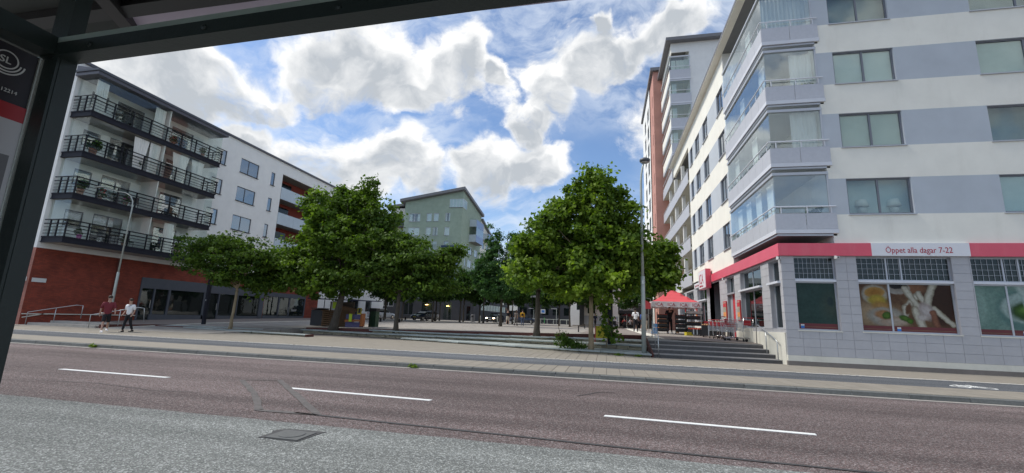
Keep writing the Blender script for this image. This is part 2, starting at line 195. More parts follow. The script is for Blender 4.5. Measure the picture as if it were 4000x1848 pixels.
polycarb = bpy.data.materials.new('roof_polycarbonate'); polycarb.use_nodes = True
_t = polycarb.node_tree; _b = _t.nodes['Principled BSDF']; _b.inputs['Base Color'].default_value = (.42,.38,.44,1); _b.inputs['Roughness'].default_value = .6
_l = nn(_t, 'ShaderNodeBsdfTranslucent'); _l.inputs[0].default_value = (.50,.46,.52,1); _m = nn(_t, 'ShaderNodeMixShader'); _m.inputs[0].default_value = .35
_t.links.new(_b.outputs[0], _m.inputs[1]); _t.links.new(_l.outputs[0], _m.inputs[2]); _t.links.new(_m.outputs[0], _t.nodes['Material Output'].inputs[0])
M = dict(
 white_plaster=mat('white_plaster', (.84,.835,.81), .9, .05, 1.2, .25, 45, grime=.10, grimecol=(.5,.49,.45)),
 cream_plaster=mat('cream_plaster', (.84,.82,.74), .9, .06, .8, .25, 45, grime=.22, grimecol=(.58,.55,.47)),
 blue_paint=mat('blue_grey_plaster', (.48,.52,.565), .9, .07, .9, .25, 45, grime=.16, grimecol=(.40,.43,.5)),
 grey_tile=mat('grey_tile', (.435,.435,.455), .6, .05, 3, .1, 80, obvar=.025, grime=.12, grimecol=(.28,.28,.3)),
 grout=mat('grout', (.355,.355,.375), .95),
 concrete=mat('concrete', (.36,.35,.32), .9, .12, 3, .3, 40, grime=.3, grimecol=(.2,.19,.17)),
 dark_plinth=mat('dark_plinth', (.19,.17,.155), .9, .14, 3, .2, 50),
 cream_stone=mat('cream_stone', (.68,.66,.58), .8, .07, 3, .1, 60, grime=.25, grimecol=(.42,.40,.34)),
 red_sign=mat('red_sign', (.70,.09,.14), .35, .06, 1.5, grime=.35, grimecol=(.70,.22,.24)),
 sign_white=mat('sign_white', (.74,.74,.77), .4, .03),
 red_print=mat('red_print', (.42,.02,.045), .5, .02),
 red_fabric=mat('red_fabric', (.64,.085,.10), .8, .06, 4),
 white_fabric=mat('white_fabric', (.80,.80,.80), .85, .04, 4),
 curtain=mat('curtain', (.82,.81,.77), .9, .12, 9, aniso=(1,1,.04)),
 blind=mat('blind', (.72,.77,.75), .8, .05, 3), room=mat('room_beyond', (.34,.38,.37), .9, .25, .8), pale_blind=mat('pale_blind', (.60,.66,.63), .8, .06, 3),
 grey_blind=mat('grey_blind', (.33,.34,.36), .6, .1, 30, aniso=(.05,.05,1)),
 dark_frame=mat('dark_frame', (.085,.09,.105), .45, .05),
 grey_frame=mat('grey_frame', (.17,.18,.21), .45, .05),
 alu=mat('aluminium', (.46,.48,.52), .4, .05, metal=.35),
 light_alu=mat('light_aluminium', (.64,.66,.71), .5, .05),
 panel=mat('perforated_panel', (.52,.53,.57), .55, .06, 8, speck=(60,.06), metal=.2),
 steel=mat('steel', (.50,.52,.53), .35, .08, metal=.8),
 galv=mat('galvanised', (.42,.45,.42), .55, .1, 8, metal=.45, grime=.2),
 black_steel=mat('black_steel', (.010,.011,.015), .55, .06, spec=.25),
 slab_edge=mat('slab_edge', (.018,.019,.028), .6, .1, spec=.2),
 soffit=mat('soffit', (.30,.29,.27), .9, .07),
 pale_soffit=mat('pale_soffit', (.55,.54,.48), .9, .06),
 brick=brickmat('red_brick', (.30,.054,.027), (.20,.036,.020), (.13,.044,.031)),
 brick_end=brickmat('pale_red_brick', (.40,.15,.11), (.33,.12,.09), (.3,.2,.17)),
 loggia_red=mat('loggia_red', (.24,.045,.03), .85, .1),
 loggia_panel=mat('loggia_panel', (.50,.58,.64), .4, .06, 2),
 roof=mat('roof_metal', (.085,.085,.105), .4, .06),
 roof_grey=mat('roof_grey', (.17,.17,.18), .5, .08),
 green_brick=brickmat('green_brick', (.33,.41,.325), (.305,.385,.30), (.30,.37,.30), bump=.12, mott=.35),
 terracotta=mat('terracotta_plaster', (.52,.265,.215), .9, .08, 1.2, .2, 40),
 entrance=mat('entrance_cladding', (.17,.175,.19), .6, .08), charcoal=mat('charcoal_cladding', (.045,.047,.055), .7, .12, 2),
 shop_grey=mat('shop_cladding', (.075,.085,.105), .6, .08, 3),
 interior=mat('interior', (.20,.20,.19), .9, .15, 1.5), 
 dark_interior=mat('dark_interior', (.13,.13,.12), .9, .3, 1.0),
 win=glass('window_glass', (.50,.58,.60), .35, 3.2), 
 win_clear=glass('clear_window_glass', (.92,.97,.95), .94, 1.8),
 balcony_glass=glass('balcony_glass', (.95,.98,.97), .98, 1.45), corner_glass=glass('corner_glass', (.93,.97,.97), .96, 2.1), poster_glass=glass('poster_glass', (.66,.80,.74), .95, 1.4),
 shop_glass=glass('shop_glass', (.30,.42,.40), .6, 1.75),
 dark_glass=glass('dark_glass', (.2,.3,.3), .15, 1.5),
 blue_glass=glass('blue_glass', (.30,.42,.60), .3, 1.9),
 road=asphalt('red_asphalt', (.086,.069,.067), (.275,.238,.232), (.137,.086,.081), .24),
 busbay=asphalt('grey_asphalt', (.158,.165,.157), (.38,.395,.38), (.105,.112,.108), .3, .8),
 path=asphalt('bike_path_asphalt', (.085,.092,.102), (.17,.18,.195), (.12,.125,.135), .08, .3),
 paver=mat('paving_slab', (.25,.225,.187), .9, .08, 3, .2, 60, obvar=.07, grime=.2, grimecol=(.25,.21,.18)),
 paver_bed=mat('paving_bed', (.15,.13,.115), .95, .1),
 cobble=mat('border_cobble', (.52,.50,.46), .85, .15, 9, obvar=.2),
 kerb=mat('granite_kerb', (.125,.13,.125), .85, .2, 12, .5, 40, obvar=.12, speck=(120,.25)),
 gutter=mat('gutter_concrete', (.40,.37,.33), .9, .15, 3),
 stair=mat('stair_granite', (.105,.10,.098), .85, .16, 7, .25, 60, obvar=.08, grime=.45, grimecol=(.085,.08,.078)),
 stair_nose=mat('stair_nosing', (.27,.26,.25), .8, .08, 5),
 slate=mat('slate_slab', (.335,.37,.355), .75, .14, 2.5, .5, 18, obvar=.12, grime=.25, grimecol=(.2,.21,.19)),
 stone=mat('rubble_stone', (.36,.315,.225), .9, .28, 4, .9, 16, obvar=.3, aniso=(1,1,3.5), grime=.35, grimecol=(.10,.095,.085)),
 corten=mat('corten_steel', (.105,.035,.028), .85, .3, 5, .3, 40),
 soil=mat('soil', (.06,.05,.04), 1, .3, 6, .8, 30),
 paint=mat('road_paint', (.74,.75,.73), .8, .10, 9, speck=(45,.22), grime=.45, grimecol=(.45,.44,.43)),
 tar=mat('tar_seam', (.055,.053,.054), .75, .15, 8),
 lid_iron=mat('lid_iron', (.105,.108,.105), .7, .2, 25), iron=mat('cast_iron', (.10,.105,.105), .6, .15, 25, metal=.3),
 bark=mat('bark', (.28,.215,.135), .9, .3, 9, .8, 24, aniso=(1,1,.35), grime=.3, grimecol=(.08,.075,.05)),
 dark_bark=mat('dark_bark', (.085,.07,.055), .95, .3, 9, .8, 24, aniso=(1,1,.35)),
 leaf_plane=leafmat('plane_leaf', (.036,.085,.012), (.225,.315,.040), .38),
 leaf_maple=leafmat('maple_leaf', (.030,.070,.012), (.165,.255,.032), .34),
 leaf_horn=leafmat('hornbeam_leaf', (.027,.064,.013), (.130,.205,.030), .32),
 leaf_cherry=leafmat('cherry_leaf', (.024,.066,.026), (.085,.18,.052), .3),
 leaf_linden=leafmat('linden_leaf', (.016,.044,.012), (.065,.125,.024), .33),
 shelter=mat('shelter_steel', (.016,.025,.023), .42, .12, 6, .06, 90, grime=.25, grimecol=(.04,.05,.046)),
 lit_shelter_ledge=mat('lit_shelter_ledge', (.32,.39,.35), .5, .12, 6, grime=.3, grimecol=(.10,.12,.115)), shelter_roof=mat('shelter_ceiling', (.020,.024,.024), .7, .1, 4),  # ledge: shelter steel painted lighter, standing in for light on the bevel
 polycarb=polycarb, shelter_fascia=mat('shelter_fascia', (.52,.50,.54), .6, .04),
 black=mat('black_plastic', (.02,.02,.022), .5, .05),
 charcoal_panel=mat('charcoal_panel', (.030,.028,.036), .6, .02),
 red_panel=mat('red_panel', (.36,.022,.028), .5, .02),
 pale_panel=mat('pale_panel', (.50,.50,.52), .6, .02), mid_panel=mat('mid_panel', (.16,.16,.17), .6, .02),
 white_print=mat('white_print', (.62,.63,.62), .5, .02),
 tyre=mat('tyre', (.02,.02,.02), .9), car_black=mat('car_black', (.012,.013,.016), .25, .02, coat=.8), car_blue=mat('car_blue', (.012,.018,.040), .25, .02, coat=.8), car_white=mat('car_white', (.7,.71,.72), .3, .02, coat=.6),
 headlight=emis('headlight', (1,.72,.40), 14), tail=mat('tail_light', (.5,.01,.01), .3), chrome=mat('chrome', (.6,.6,.6), .2, metal=1),
 warm_lamp=emis('warm_lamp', (1,.55,.18), 9), lamp_shade=mat('lamp_shade', (.8,.78,.72), .9),
 skin=mat('skin', (.45,.27,.20), .6, .04), dark_skin=mat('dark_skin', (.10,.055,.035), .6, .04), hair=mat('brown_hair', (.045,.026,.016), .7, .15, 40), black_hair=mat('black_hair', (.012,.010,.009), .7, .1),
 maroon=mat('maroon_cloth', (.17,.025,.035), .9, .08, 6), black_cloth=mat('black_cloth', (.013,.013,.017), .9, .1, 6), white_cloth=mat('white_cloth', (.78,.78,.79), .9, .06, 6),
 beige_cloth=mat('beige_cloth', (.55,.49,.40), .9, .08, 6), yellow_cloth=mat('yellow_cloth', (.62,.33,.02), .9, .08, 6), pattern_cloth=mat('pattern_cloth', (.17,.15,.14), .9, .5, 30), jeans=mat('jeans', (.07,.10,.18), .9, .12, 8), blue_cloth=mat('blue_cloth', (.07,.14,.42), .9, .08, 6), navy_cloth=mat('navy_cloth', (.02,.025,.05), .9, .08, 6), red_cloth=mat('red_cloth', (.5,.05,.04), .9, .1, 6), hivis=mat('hivis', (.75,.72,.03), .8),
 wood=mat('pallet_wood', (.15,.085,.045), .85, .2, 6, .3, 30, aniso=(1,1,.3)), bench_wood=mat('bench_wood', (.16,.13,.10), .8, .15, 6),
 orange=mat('orange_board', (.42,.15,.05), .7, .1), violet=mat('violet_board', (.10,.095,.22), .7, .2, 8), yellow=mat('yellow_board', (.52,.43,.03), .7, .05), lime=mat('lime_board', (.50,.68,.05), .7, .1), green_bin=mat('green_bin', (.02,.06,.028), .6), navy_canvas=mat('navy_canvas', (.02,.03,.10), .8), teal=mat('teal', (.05,.16,.12), .7),
 fruit=mat('fruit', (.55,.22,.03), .6, .35, 12), veg=mat('vegetables', (.16,.26,.05), .7, .35, 14), redfruit=mat('red_fruit', (.45,.06,.03), .6, .35, 12), bread=mat('bread', (.42,.25,.12), .8, .25, 14), pale_goods=mat('pale_goods', (.62,.66,.68), .6, .15, 12), blue_goods=mat('blue_goods', (.10,.30,.62), .5, .15, 10), red_goods=mat('red_goods', (.55,.04,.05), .5, .15, 10),
 scooter_green=mat('scooter_green', (.10,.60,.15), .5), blue_sign=mat('blue_sign', (.03,.18,.55), .5),
 poster_brown=mat('poster_brown', (.17,.085,.045), .3, .4, 2.5), poster_dark=mat('poster_dark', (.055,.028,.02), .3, .2, 3), poster_cream=mat('poster_cream', (.40,.37,.29), .3, .2, 5), poster_honey=mat('poster_honey', (.38,.22,.04), .3, .2, 5), poster_green=mat('poster_green', (.10,.22,.03), .3, .25, 8), poster_teal=mat('poster_teal', (.17,.30,.28), .3, .12, 2), poster_pale=mat('poster_pale', (.34,.46,.43), .3, .1, 2), poster_red=mat('poster_red', (.12,.012,.018), .3, .05), poster_green_dark=mat('poster_herb', (.035,.085,.02), .3, .5, 14), green_film=mat('green_film', (.035,.075,.065), .25, .15, 1.5), poster_orange=mat('poster_orange', (.72,.30,.10), .5, .3, 6),
 pink=mat('pink_pot', (.55,.03,.35), .6), red_flower=mat('red_flower', (.5,.02,.03), .7, .2, 20), terracotta_pot=mat('terracotta_pot', (.3,.12,.07), .8),
)

# ---------------------------------------------------------------- printed window films: soft procedural pictures on flat sheets
def print_mat(name, bg, bg2, shapes, warp=.05):
    """bg/bg2: mottled ground. shapes: ('e',x,z,rx,rz,rot,edge,inner,soft) ellipses or ('c',x0,z0,x1,z1,r,edge,inner,soft) stalks, drawn in order"""
    m = bpy.data.materials.new(name); m.use_nodes = True; t = m.node_tree; b = t.nodes['Principled BSDF']; b.inputs['Roughness'].default_value = .35; b.inputs['Specular IOR Level'].default_value = .2
    g = nn(t, 'ShaderNodeNewGeometry'); n = nn(t, 'ShaderNodeTexNoise', Scale=2.2, Detail=5, Roughness=.6); t.links.new(g.outputs['Position'], n.inputs['Vector'])
    sub_ = nn(t, 'ShaderNodeVectorMath', operation='SUBTRACT'); t.links.new(n.outputs['Color'], sub_.inputs[0]); sub_.inputs[1].default_value = (.5,.5,.5)
    w = nn(t, 'ShaderNodeVectorMath', operation='MULTIPLY_ADD'); t.links.new(sub_.outputs[0], w.inputs[0]); w.inputs[1].default_value = (warp*4,)*3; t.links.new(g.outputs['Position'], w.inputs[2])
    s = nn(t, 'ShaderNodeSeparateXYZ'); t.links.new(w.outputs[0], s.inputs[0]); X, Z = s.outputs[0], s.outputs[2]
    n2 = nn(t, 'ShaderNodeTexNoise', Scale=9, Detail=6, Roughness=.7); t.links.new(g.outputs['Position'], n2.inputs['Vector'])
    c = mixc(t, sstep(t, n.outputs[0], .35, .65), bg, bg2)
    for sh in shapes:
        if sh[0] == 'e':
            _, x, z, rx, rz, rot, edge, inner, soft = sh; cr, sr = math.cos(rot), math.sin(rot)
            dx, dz = mth(t, 'SUBTRACT', X, x), mth(t, 'SUBTRACT', Z, z)
            u = mth(t, 'MULTIPLY_ADD', dx, cr/rx, mth(t, 'MULTIPLY', dz, sr/rx)); v = mth(t, 'MULTIPLY_ADD', dx, -sr/rz, mth(t, 'MULTIPLY', dz, cr/rz))
            dd = mth(t, 'SQRT', mth(t, 'MULTIPLY_ADD', u, u, mth(t, 'MULTIPLY', v, v)))
        else:
            _, x0, z0, x1, z1, r, edge, inner, soft = sh; ex, ez = x1-x0, z1-z0; L2 = ex*ex+ez*ez
            px, pz_ = mth(t, 'SUBTRACT', X, x0), mth(t, 'SUBTRACT', Z, z0)
            h = mth(t, 'MULTIPLY', mth(t, 'MULTIPLY_ADD', px, ex, mth(t, 'MULTIPLY', pz_, ez)), 1/L2, clamp=True)
            qx, qz = mth(t, 'SUBTRACT', px, mth(t, 'MULTIPLY', h, ex)), mth(t, 'SUBTRACT', pz_, mth(t, 'MULTIPLY', h, ez))
            dd = mth(t, 'MULTIPLY', mth(t, 'SQRT', mth(t, 'MULTIPLY_ADD', qx, qx, mth(t, 'MULTIPLY', qz, qz))), 1/r)
        k = mth(t, 'SUBTRACT', 1.0, sstep(t, dd, 1-soft, 1+soft)); col = mixc(t, sstep(t, dd, .25, .95), inner, edge); c = mixc(t, k, c, col)
    f = mth(t, 'MULTIPLY_ADD', n2.outputs[0], .65, .30); cb = nn(t, 'ShaderNodeCombineColor'); [t.links.new(f, cb.inputs[i]) for i in range(3)]
    t.links.new(mixc(t, 1.0, c, cb.outputs[0], 'MULTIPLY'), b.inputs['Base Color']); return m
W_, I_ = (.30,.27,.20), (.62,.60,.50)
M['print_food'] = print_mat('print_food', (.20,.115,.06), (.11,.05,.025), [
 ('e',12.75,1.25,.55,.95,0,(.05,.02,.012),(.045,.018,.01),.35),('e',10.3,.75,.9,.5,0,(.34,.24,.14),(.42,.31,.19),.5),('e',11.7,1.78,.55,.25,0,(.22,.10,.05),(.26,.12,.06),.4),
 ('e',10.5,1.52,.44,.38,0,(.42,.40,.33),(.30,.24,.15),.14),('e',10.5,1.62,.35,.2,.1,(.45,.26,.07),(.36,.17,.03),.15),('e',10.58,1.3,.33,.22,0,(.38,.30,.04),(.50,.36,.05),.3),('e',10.7,1.08,.3,.18,0,(.36,.20,.05),(.42,.25,.08),.4),
 ('e',11.35,1.80,.40,.24,0,(.40,.38,.34),(.30,.27,.23),.15),('e',11.35,1.89,.31,.13,0,(.02,.018,.02),(.012,.01,.012),.15),
 ('c',11.95,1.50,11.52,1.02,.13,W_,I_,.16),('c',11.52,1.02,11.50,.78,.12,W_,I_,.16),('e',11.60,.98,.09,.24,-.3,(.15,.07,.035),(.13,.06,.03),.3),
 ('c',11.55,1.80,12.15,.70,.125,W_,I_,.16),('c',12.02,1.58,12.3,1.0,.11,W_,I_,.16),('c',12.55,1.98,12.18,1.0,.14,W_,I_,.16),('c',12.45,1.05,13.05,.40,.10,W_,I_,.16),('c',11.85,.95,12.0,.32,.15,W_,I_,.16),
 ('e',12.2,.92,.24,.34,.2,(.40,.34,.32),(.58,.53,.51),.3),('c',12.42,.85,12.5,.4,.12,(.20,.08,.05),(.27,.12,.07),.3),('e',12.05,.66,.16,.12,0,(.50,.45,.42),(.62,.57,.54),.4),
 ('e',10.8,.66,.62,.36,0,(.34,.32,.27),(.50,.48,.42),.2),('e',11.1,.48,.5,.2,0,(.40,.30,.22),(.50,.42,.34),.3),('e',10.75,.74,.30,.17,0,(.34,.17,.07),(.40,.22,.10),.3),
 ('e',10.85,.72,.17,.13,.5,(.04,.10,.012),(.10,.20,.025),.25),('e',11.45,.6,.2,.12,-.4,(.04,.10,.012),(.10,.20,.025),.25),('e',11.62,.5,.12,.10,.3,(.04,.12,.01),(.09,.20,.02),.3)])
M['print_bowl'] = print_mat('print_bowl', (.16,.29,.25), (.24,.38,.33), [
 ('e',14.0,1.2,.35,1.2,0,(.20,.34,.29),(.30,.46,.40),.6),('e',15.75,1.0,1.25,.85,0,(.12,.24,.22),(.20,.34,.31),.12),('e',15.72,1.12,1.08,.62,0,(.42,.55,.51),(.32,.46,.42),.10),('e',15.75,1.0,.85,.42,0,(.03,.08,.015),(.07,.17,.02),.2),('e',15.4,1.08,.3,.16,.3,(.06,.15,.02),(.14,.28,.05),.4),('e',15.9,.9,.35,.14,-.2,(.05,.12,.02),(.11,.22,.04),.4),('c',15.35,1.95,15.55,1.1,.17,(.34,.48,.44),(.50,.62,.58),.2)])
M['print_film'] = print_mat('print_film', (.030,.070,.062), (.040,.085,.075), [('e',8.95,1.05,.35,.6,0,(.05,.085,.07),(.06,.09,.07),.5),('e',8.9,1.2,.12,.22,0,(.03,.06,.06),(.03,.055,.055),.3)])
# ---------------------------------------------------------------- mesh helpers
class MB:
    def __init__(s): s.v = []; s.f = []; s.mi = []; s.m = 0
    def add(s, vs, fs, m=None):
        o = len(s.v); s.v += [tuple(p) for p in vs]; s.f += [tuple(i+o for i in f) for f in fs]; s.mi += [s.m if m is None else m]*len(fs); return s
    def box(s, x0, y0, z0, x1, y1, z1, m=None):
        x0, x1 = min(x0, x1), max(x0, x1); y0, y1 = min(y0, y1), max(y0, y1); z0, z1 = min(z0, z1), max(z0, z1)
        return s.add([(x0,y0,z0),(x1,y0,z0),(x1,y1,z0),(x0,y1,z0),(x0,y0,z1),(x1,y0,z1),(x1,y1,z1),(x0,y1,z1)],
                     [(3,2,1,0),(4,5,6,7),(0,1,5,4),(1,2,6,5),(2,3,7,6),(3,0,4,7)], m)
    def quad(s, a, b, c, d, m=None): return s.add([a, b, c, d], [(0,1,2,3)], m)
    def prism(s, poly, z0, z1, m=None):     # poly (x,y) counter-clockwise
        n = len(poly)
        zz0 = z0 if isinstance(z0, (list, tuple)) else [z0]*n; zz1 = z1 if isinstance(z1, (list, tuple)) else [z1]*n
        v = [(p[0],p[1],z) for p, z in zip(poly, zz0)]+[(p[0],p[1],z) for p, z in zip(poly, zz1)]
        f = [tuple(range(n-1,-1,-1)), tuple(range(n,2*n))]+[(i,(i+1)%n,n+(i+1)%n,n+i) for i in range(n)]
        return s.add(v, f, m)
    def tube(s, path, r, n=8, m=None, cap=True):
        P = [Vector(p) for p in path]; rs = r if isinstance(r, (list, tuple)) else [r]*len(P)
        vs = []; prev = None
        for i, p in enumerate(P):
            d = (P[min(i+1,len(P)-1)]-P[max(i-1,0)]).normalized()
            if prev is None: a = d.orthogonal().normalized()
            else:
                a = prev-d*prev.dot(d); a = a.normalized() if a.length > 1e-6 else d.orthogonal().normalized()
            prev = a; b = d.cross(a)
            for k in range(n):
                t = 2*math.pi*(k+.5)/n; vs.append(p+(a*math.cos(t)+b*math.sin(t))*rs[i])
        fs = [(i*n+k, i*n+(k+1)%n, (i+1)*n+(k+1)%n, (i+1)*n+k) for i in range(len(P)-1) for k in range(n)]
        if cap: fs += [tuple(range(n-1,-1,-1)), tuple(range((len(P)-1)*n, len(P)*n))]
        return s.add(vs, fs, m)
    def lathe(s, prof, c=(0,0,0), n=12, m=None, axis='z'):
        vs = []; c = Vector(c)
        for (r, z) in prof:
            for k in range(n):
                t = 2*math.pi*k/n; p = (r*math.cos(t), r*math.sin(t), z)
                if axis == 'y': p = (p[0], p[2], p[1])
                if axis == 'x': p = (p[2], p[0], p[1])
                vs.append(c+Vector(p))
        fs = [(i*n+k, i*n+(k+1)%n, (i+1)*n+(k+1)%n, (i+1)*n+k) for i in range(len(prof)-1) for k in range(n)]
        fs += [tuple(range(n-1,-1,-1)), tuple(range((len(prof)-1)*n, len(prof)*n))]
        return s.add(vs, fs, m)
    def ball(s, c, rx, ry=None, rz=None, n=8, m=None):
        ry = ry or rx; rz = rz or rx; h = max(3, n//2); vs = []; 
        for i in range(h+1):
            a = math.pi*i/h
            for k in range(n):
                t = 2*math.pi*k/n; rr = max(math.sin(a), .02)
                vs.append((c[0]+rx*rr*math.cos(t), c[1]+ry*rr*math.sin(t), c[2]-rz*math.cos(a)))
        fs = [(i*n+k, i*n+(k+1)%n, (i+1)*n+(k+1)%n, (i+1)*n+k) for i in range(h) for k in range(n)]
        return s.add(vs, fs, m)
    def mesh(s, name, mats, smooth=False):
        me = bpy.data.meshes.new(name); me.from_pydata(s.v, [], s.f)
        for k in (mats if isinstance(mats, (list, tuple)) else [mats]): me.materials.append(M[k] if isinstance(k, str) else k)
        if any(s.mi): me.polygons.foreach_set('material_index', s.mi)
        if smooth: me.polygons.foreach_set('use_smooth', [True]*len(s.f))
        me.update(); return me
WLOC = {}
def wl(o): return WLOC.get(o.name, Vector((0,0,0))) if o else Vector((0,0,0))
def obj(name, me, parent=None, loc=None, rz=0, local=False):
    """link a mesh as one object. loc is a world place unless local (then relative to the parent)"""
    o = bpy.data.objects.new(name, me); COL.objects.link(o)
    if parent: o.parent = parent
    if local: o.location = loc or (0,0,0)
    else:
        L = Vector(loc) if loc is not None else Vector((0,0,0)); o.location = L-wl(parent); WLOC[o.name] = L
    o.rotation_euler.z = rz; return o
def part(name, mb, mats, parent, smooth=False, local=True, loc=None, rz=0):
    return obj(name, mb.mesh(name, mats, smooth), parent, loc, rz, local)
def wpart(name, mb, mats, parent, smooth=False):        # mesh authored in world coordinates
    L = wl(parent); mb.v = [(x-L.x, y-L.y, z-L.z) for (x,y,z) in mb.v]
    o = obj(name, mb.mesh(name, mats, smooth), parent, None, 0, True); WLOC[o.name] = L; return o
def thing(name, label, cat, loc=(0,0,0), rz=0, group=None):
    o = bpy.data.objects.new(name, None); COL.objects.link(o); o.empty_display_size = .3
    o.location = loc; o.rotation_euler.z = rz; WLOC[o.name] = Vector(loc)
    o['label'] = label; o['category'] = cat
    if group: o['group'] = group
    return o
def tag(o, label, cat, group=None):
    o['label'] = label; o['category'] = cat
    if group: o['group'] = group
    return o
def struct(name, mb, mats, smooth=False, loc=None):
    o = obj(name, mb.mesh(name, mats, smooth), None, loc); o['kind'] = 'structure'; return o
def dup(src, loc, rz=None, label=None, keep=True):
    """copy a thing, its parts and their sub-parts"""
    def cp(o, par):
        c = o.copy(); COL.objects.link(c)
        if par: c.parent = par
        for ch in o.children: cp(ch, c)
        return c
    r = cp(src, None); r.location = loc; WLOC[r.name] = Vector(loc)
    if rz is not None: r.rotation_euler.z = rz
    if label: r['label'] = label
    return r
FONT = None
def text(name, s, size, m, parent, loc, rot=(R(90),0,0), ext=.004, align='LEFT', sx=1, world=True, shear=0, spacing=1):
    cu = bpy.data.curves.new('t', 'FONT'); cu.body = s; cu.size = size; cu.extrude = ext; cu.align_x = align; cu.shear = shear; cu.space_character = spacing; cu.resolution_u = 3
    to = bpy.data.objects.new('t', cu); COL.objects.link(to)
    dg = bpy.context.evaluated_depsgraph_get(); me = bpy.data.meshes.new_from_object(to.evaluated_get(dg)); me.name = name
    bpy.data.objects.remove(to); bpy.data.curves.remove(cu)
    me.materials.clear(); me.materials.append(M[m])
    o = bpy.data.objects.new(name, me); COL.objects.link(o); o.parent = parent
    o.location = Vector(loc)-(wl(parent) if world else Vector((0,0,0))); o.rotation_euler = rot; o.scale = (sx,1,1); return o

# ---------------------------------------------------------------- facades: local u along the wall, y inward, w up
FR, FX, FL = 0.0, R(90), R(-90)     # facing -Y, facing +X, facing -X
def wall(name, parent, org, rz, W, z0, z1, openings, mats, matf=None, depth=.14, zcuts=(), ucuts=(), top=None, reveal=None):
    """a wall sheet with real openings and their reveals; top(u) gives a sloping upper edge"""
    us = sorted({0, W, *ucuts, *[o[0] for o in openings], *[o[1] for o in openings]}); ws = sorted({z0, z1, *zcuts, *[o[2] for o in openings], *[o[3] for o in openings]})
    us = [u for u in us if 0 <= u <= W]; ws = [w for w in ws if z0 <= w <= z1]
    b = MB()
    for u0, u1 in zip(us, us[1:]):
        for w0, w1 in zip(ws, ws[1:]):
            cu, cw = (u0+u1)/2, (w0+w1)/2
            if any(o[0] < cu < o[1] and o[2] < cw < o[3] for o in openings): continue
            t0 = t1 = w1
            if top and w1 == z1: t0, t1 = top(u0), top(u1)
            b.quad((u0,0,w0),(u1,0,w0),(u1,0,t1),(u0,0,t0), matf(cu,cw) if matf else 0)
    for (a, c, w0, w1, *_) in openings:
        m = reveal if reveal is not None else (matf((a+c)/2, (w0+w1)/2) if matf else 0); d = depth
        b.quad((a,0,w0),(c,0,w0),(c,d,w0),(a,d,w0), m); b.quad((a,d,w1),(c,d,w1),(c,0,w1),(a,0,w1), m)
        b.quad((a,0,w1),(a,0,w0),(a,d,w0),(a,d,w1), m); b.quad((c,0,w0),(c,0,w1),(c,d,w1),(c,d,w0), m)
    return obj(name, b.mesh(name, mats), parent, org, rz)
CACHE = {}
def cmesh(key, fn):
    if key not in CACHE: CACHE[key] = fn()
    return CACHE[key]
def uv(org, rz, u, y, w):
    c, s_ = math.cos(rz), math.sin(rz); return (org[0]+u*c-y*s_, org[1]+u*s_+y*c, org[2]+w)
def window(parent, org, rz, u0, u1, w0, w1, mull=(), frame='dark_frame', gl='win', depth=.12, sill='dark_frame', inside=None, fw=.06, name='window', trans=(), insm=None):
    """frame (the part) > pane(s), sill, blind or curtain"""
    W, H = round(u1-u0, 2), round(w1-w0, 2); fw_ = fw
    def fr():
        b = MB(); b.box(0,-.035,0,fw_,.035,H); b.box(W-fw_,-.035,0,W,.035,H); b.box(fw_,-.035,0,W-fw_,.035,fw_); b.box(fw_,-.035,H-fw_,W-fw_,.035,H)
        for m in mull: b.box(m*W-fw_*.6,-.03,fw_,m*W+fw_*.6,.03,H-fw_)
        for m in trans: b.box(fw_,-.045,m*H-.03,W-fw_,.028,m*H+.03)
        return b.mesh(name, frame)
    o = obj(name, cmesh(('fr',W,H,tuple(mull),tuple(trans),frame,fw_), fr), parent, uv(org, rz, u0, depth, w0), rz)
    xs = [fw_]+[v for m in mull for v in (m*W-fw_*.6, m*W+fw_*.6)]+[W-fw_]
    for a, c in zip(xs[::2], xs[1::2]):
        pm = cmesh(('pn',round(c-a,3),H,gl), lambda: MB().box(0,-.004,fw_,c-a,.004,H-fw_).mesh('pane', gl)); obj('pane', pm, o, (a,0,0), 0, True)
    if sill:
        obj('sill', cmesh(('sl',W,sill), lambda: MB().box(-.04,-.18,-.045,W+.04,.0,-.005).mesh('sill', sill)), o, (0,0,0), 0, True)
    if inside == 'blind':
        obj('blind', cmesh(('bl',W,H,insm), lambda: MB().box(fw_,.05,fw_,W-fw_,.055,H-fw_).mesh('blind', insm or 'blind')), o, (0,0,0), 0, True)
    elif inside == 'halfblind':
        obj('blind', cmesh(('hb',W,H,insm), lambda: MB().box(fw_,.05,H*.55,W-fw_,.055,H-fw_).mesh('blind', insm or 'blind')), o, (0,0,0), 0, True)
    elif inside == 'curtain':
        for sgn in (0, 1): obj('curtain', curtain_mesh(W*.24, H-.12, 'curtain'), o, (fw_ if not sgn else W-fw_-W*.24, .12, .06), 0, True)
    elif inside == 'room':
        obj('blind', cmesh(('rm',W,H,insm), lambda: MB().box(-.1,.35,-.1,W+.1,.36,H+.1).mesh('blind', insm or 'room')), o, (0,0,0), 0, True)  # no blind: a toned sheet added behind the pane as the room wall
    elif inside == 'one':
        obj('curtain', curtain_mesh(W*.3, H-.12, 'curtain'), o, (W-fw_-W*.3, .12, .06), 0, True)
    return o
def curtain_mesh(w, h, m, gather=0.0):
    def f():
        n = max(8, int(w/.05)); b = MB(); rows = 5
        for j in range(rows+1):
            zz = h*j/rows; k = 1-gather*math.sin(math.pi*min(1,(j/rows)))*0 - gather*(1-j/rows)*.7
            for i in range(n+1): b.v.append((w*(i/n)*k+(w*(1-k)/2), .03*math.sin(i*1.9), zz))
        for j in range(rows):
            for i in range(n): b.f.append((j*(n+1)+i, j*(n+1)+i+1, (j+1)*(n+1)+i+1, (j+1)*(n+1)+i)); b.mi.append(0)
        return b.mesh('curtain', m, True)
    return cmesh(('cur', round(w,2), round(h,2), m, gather), f)
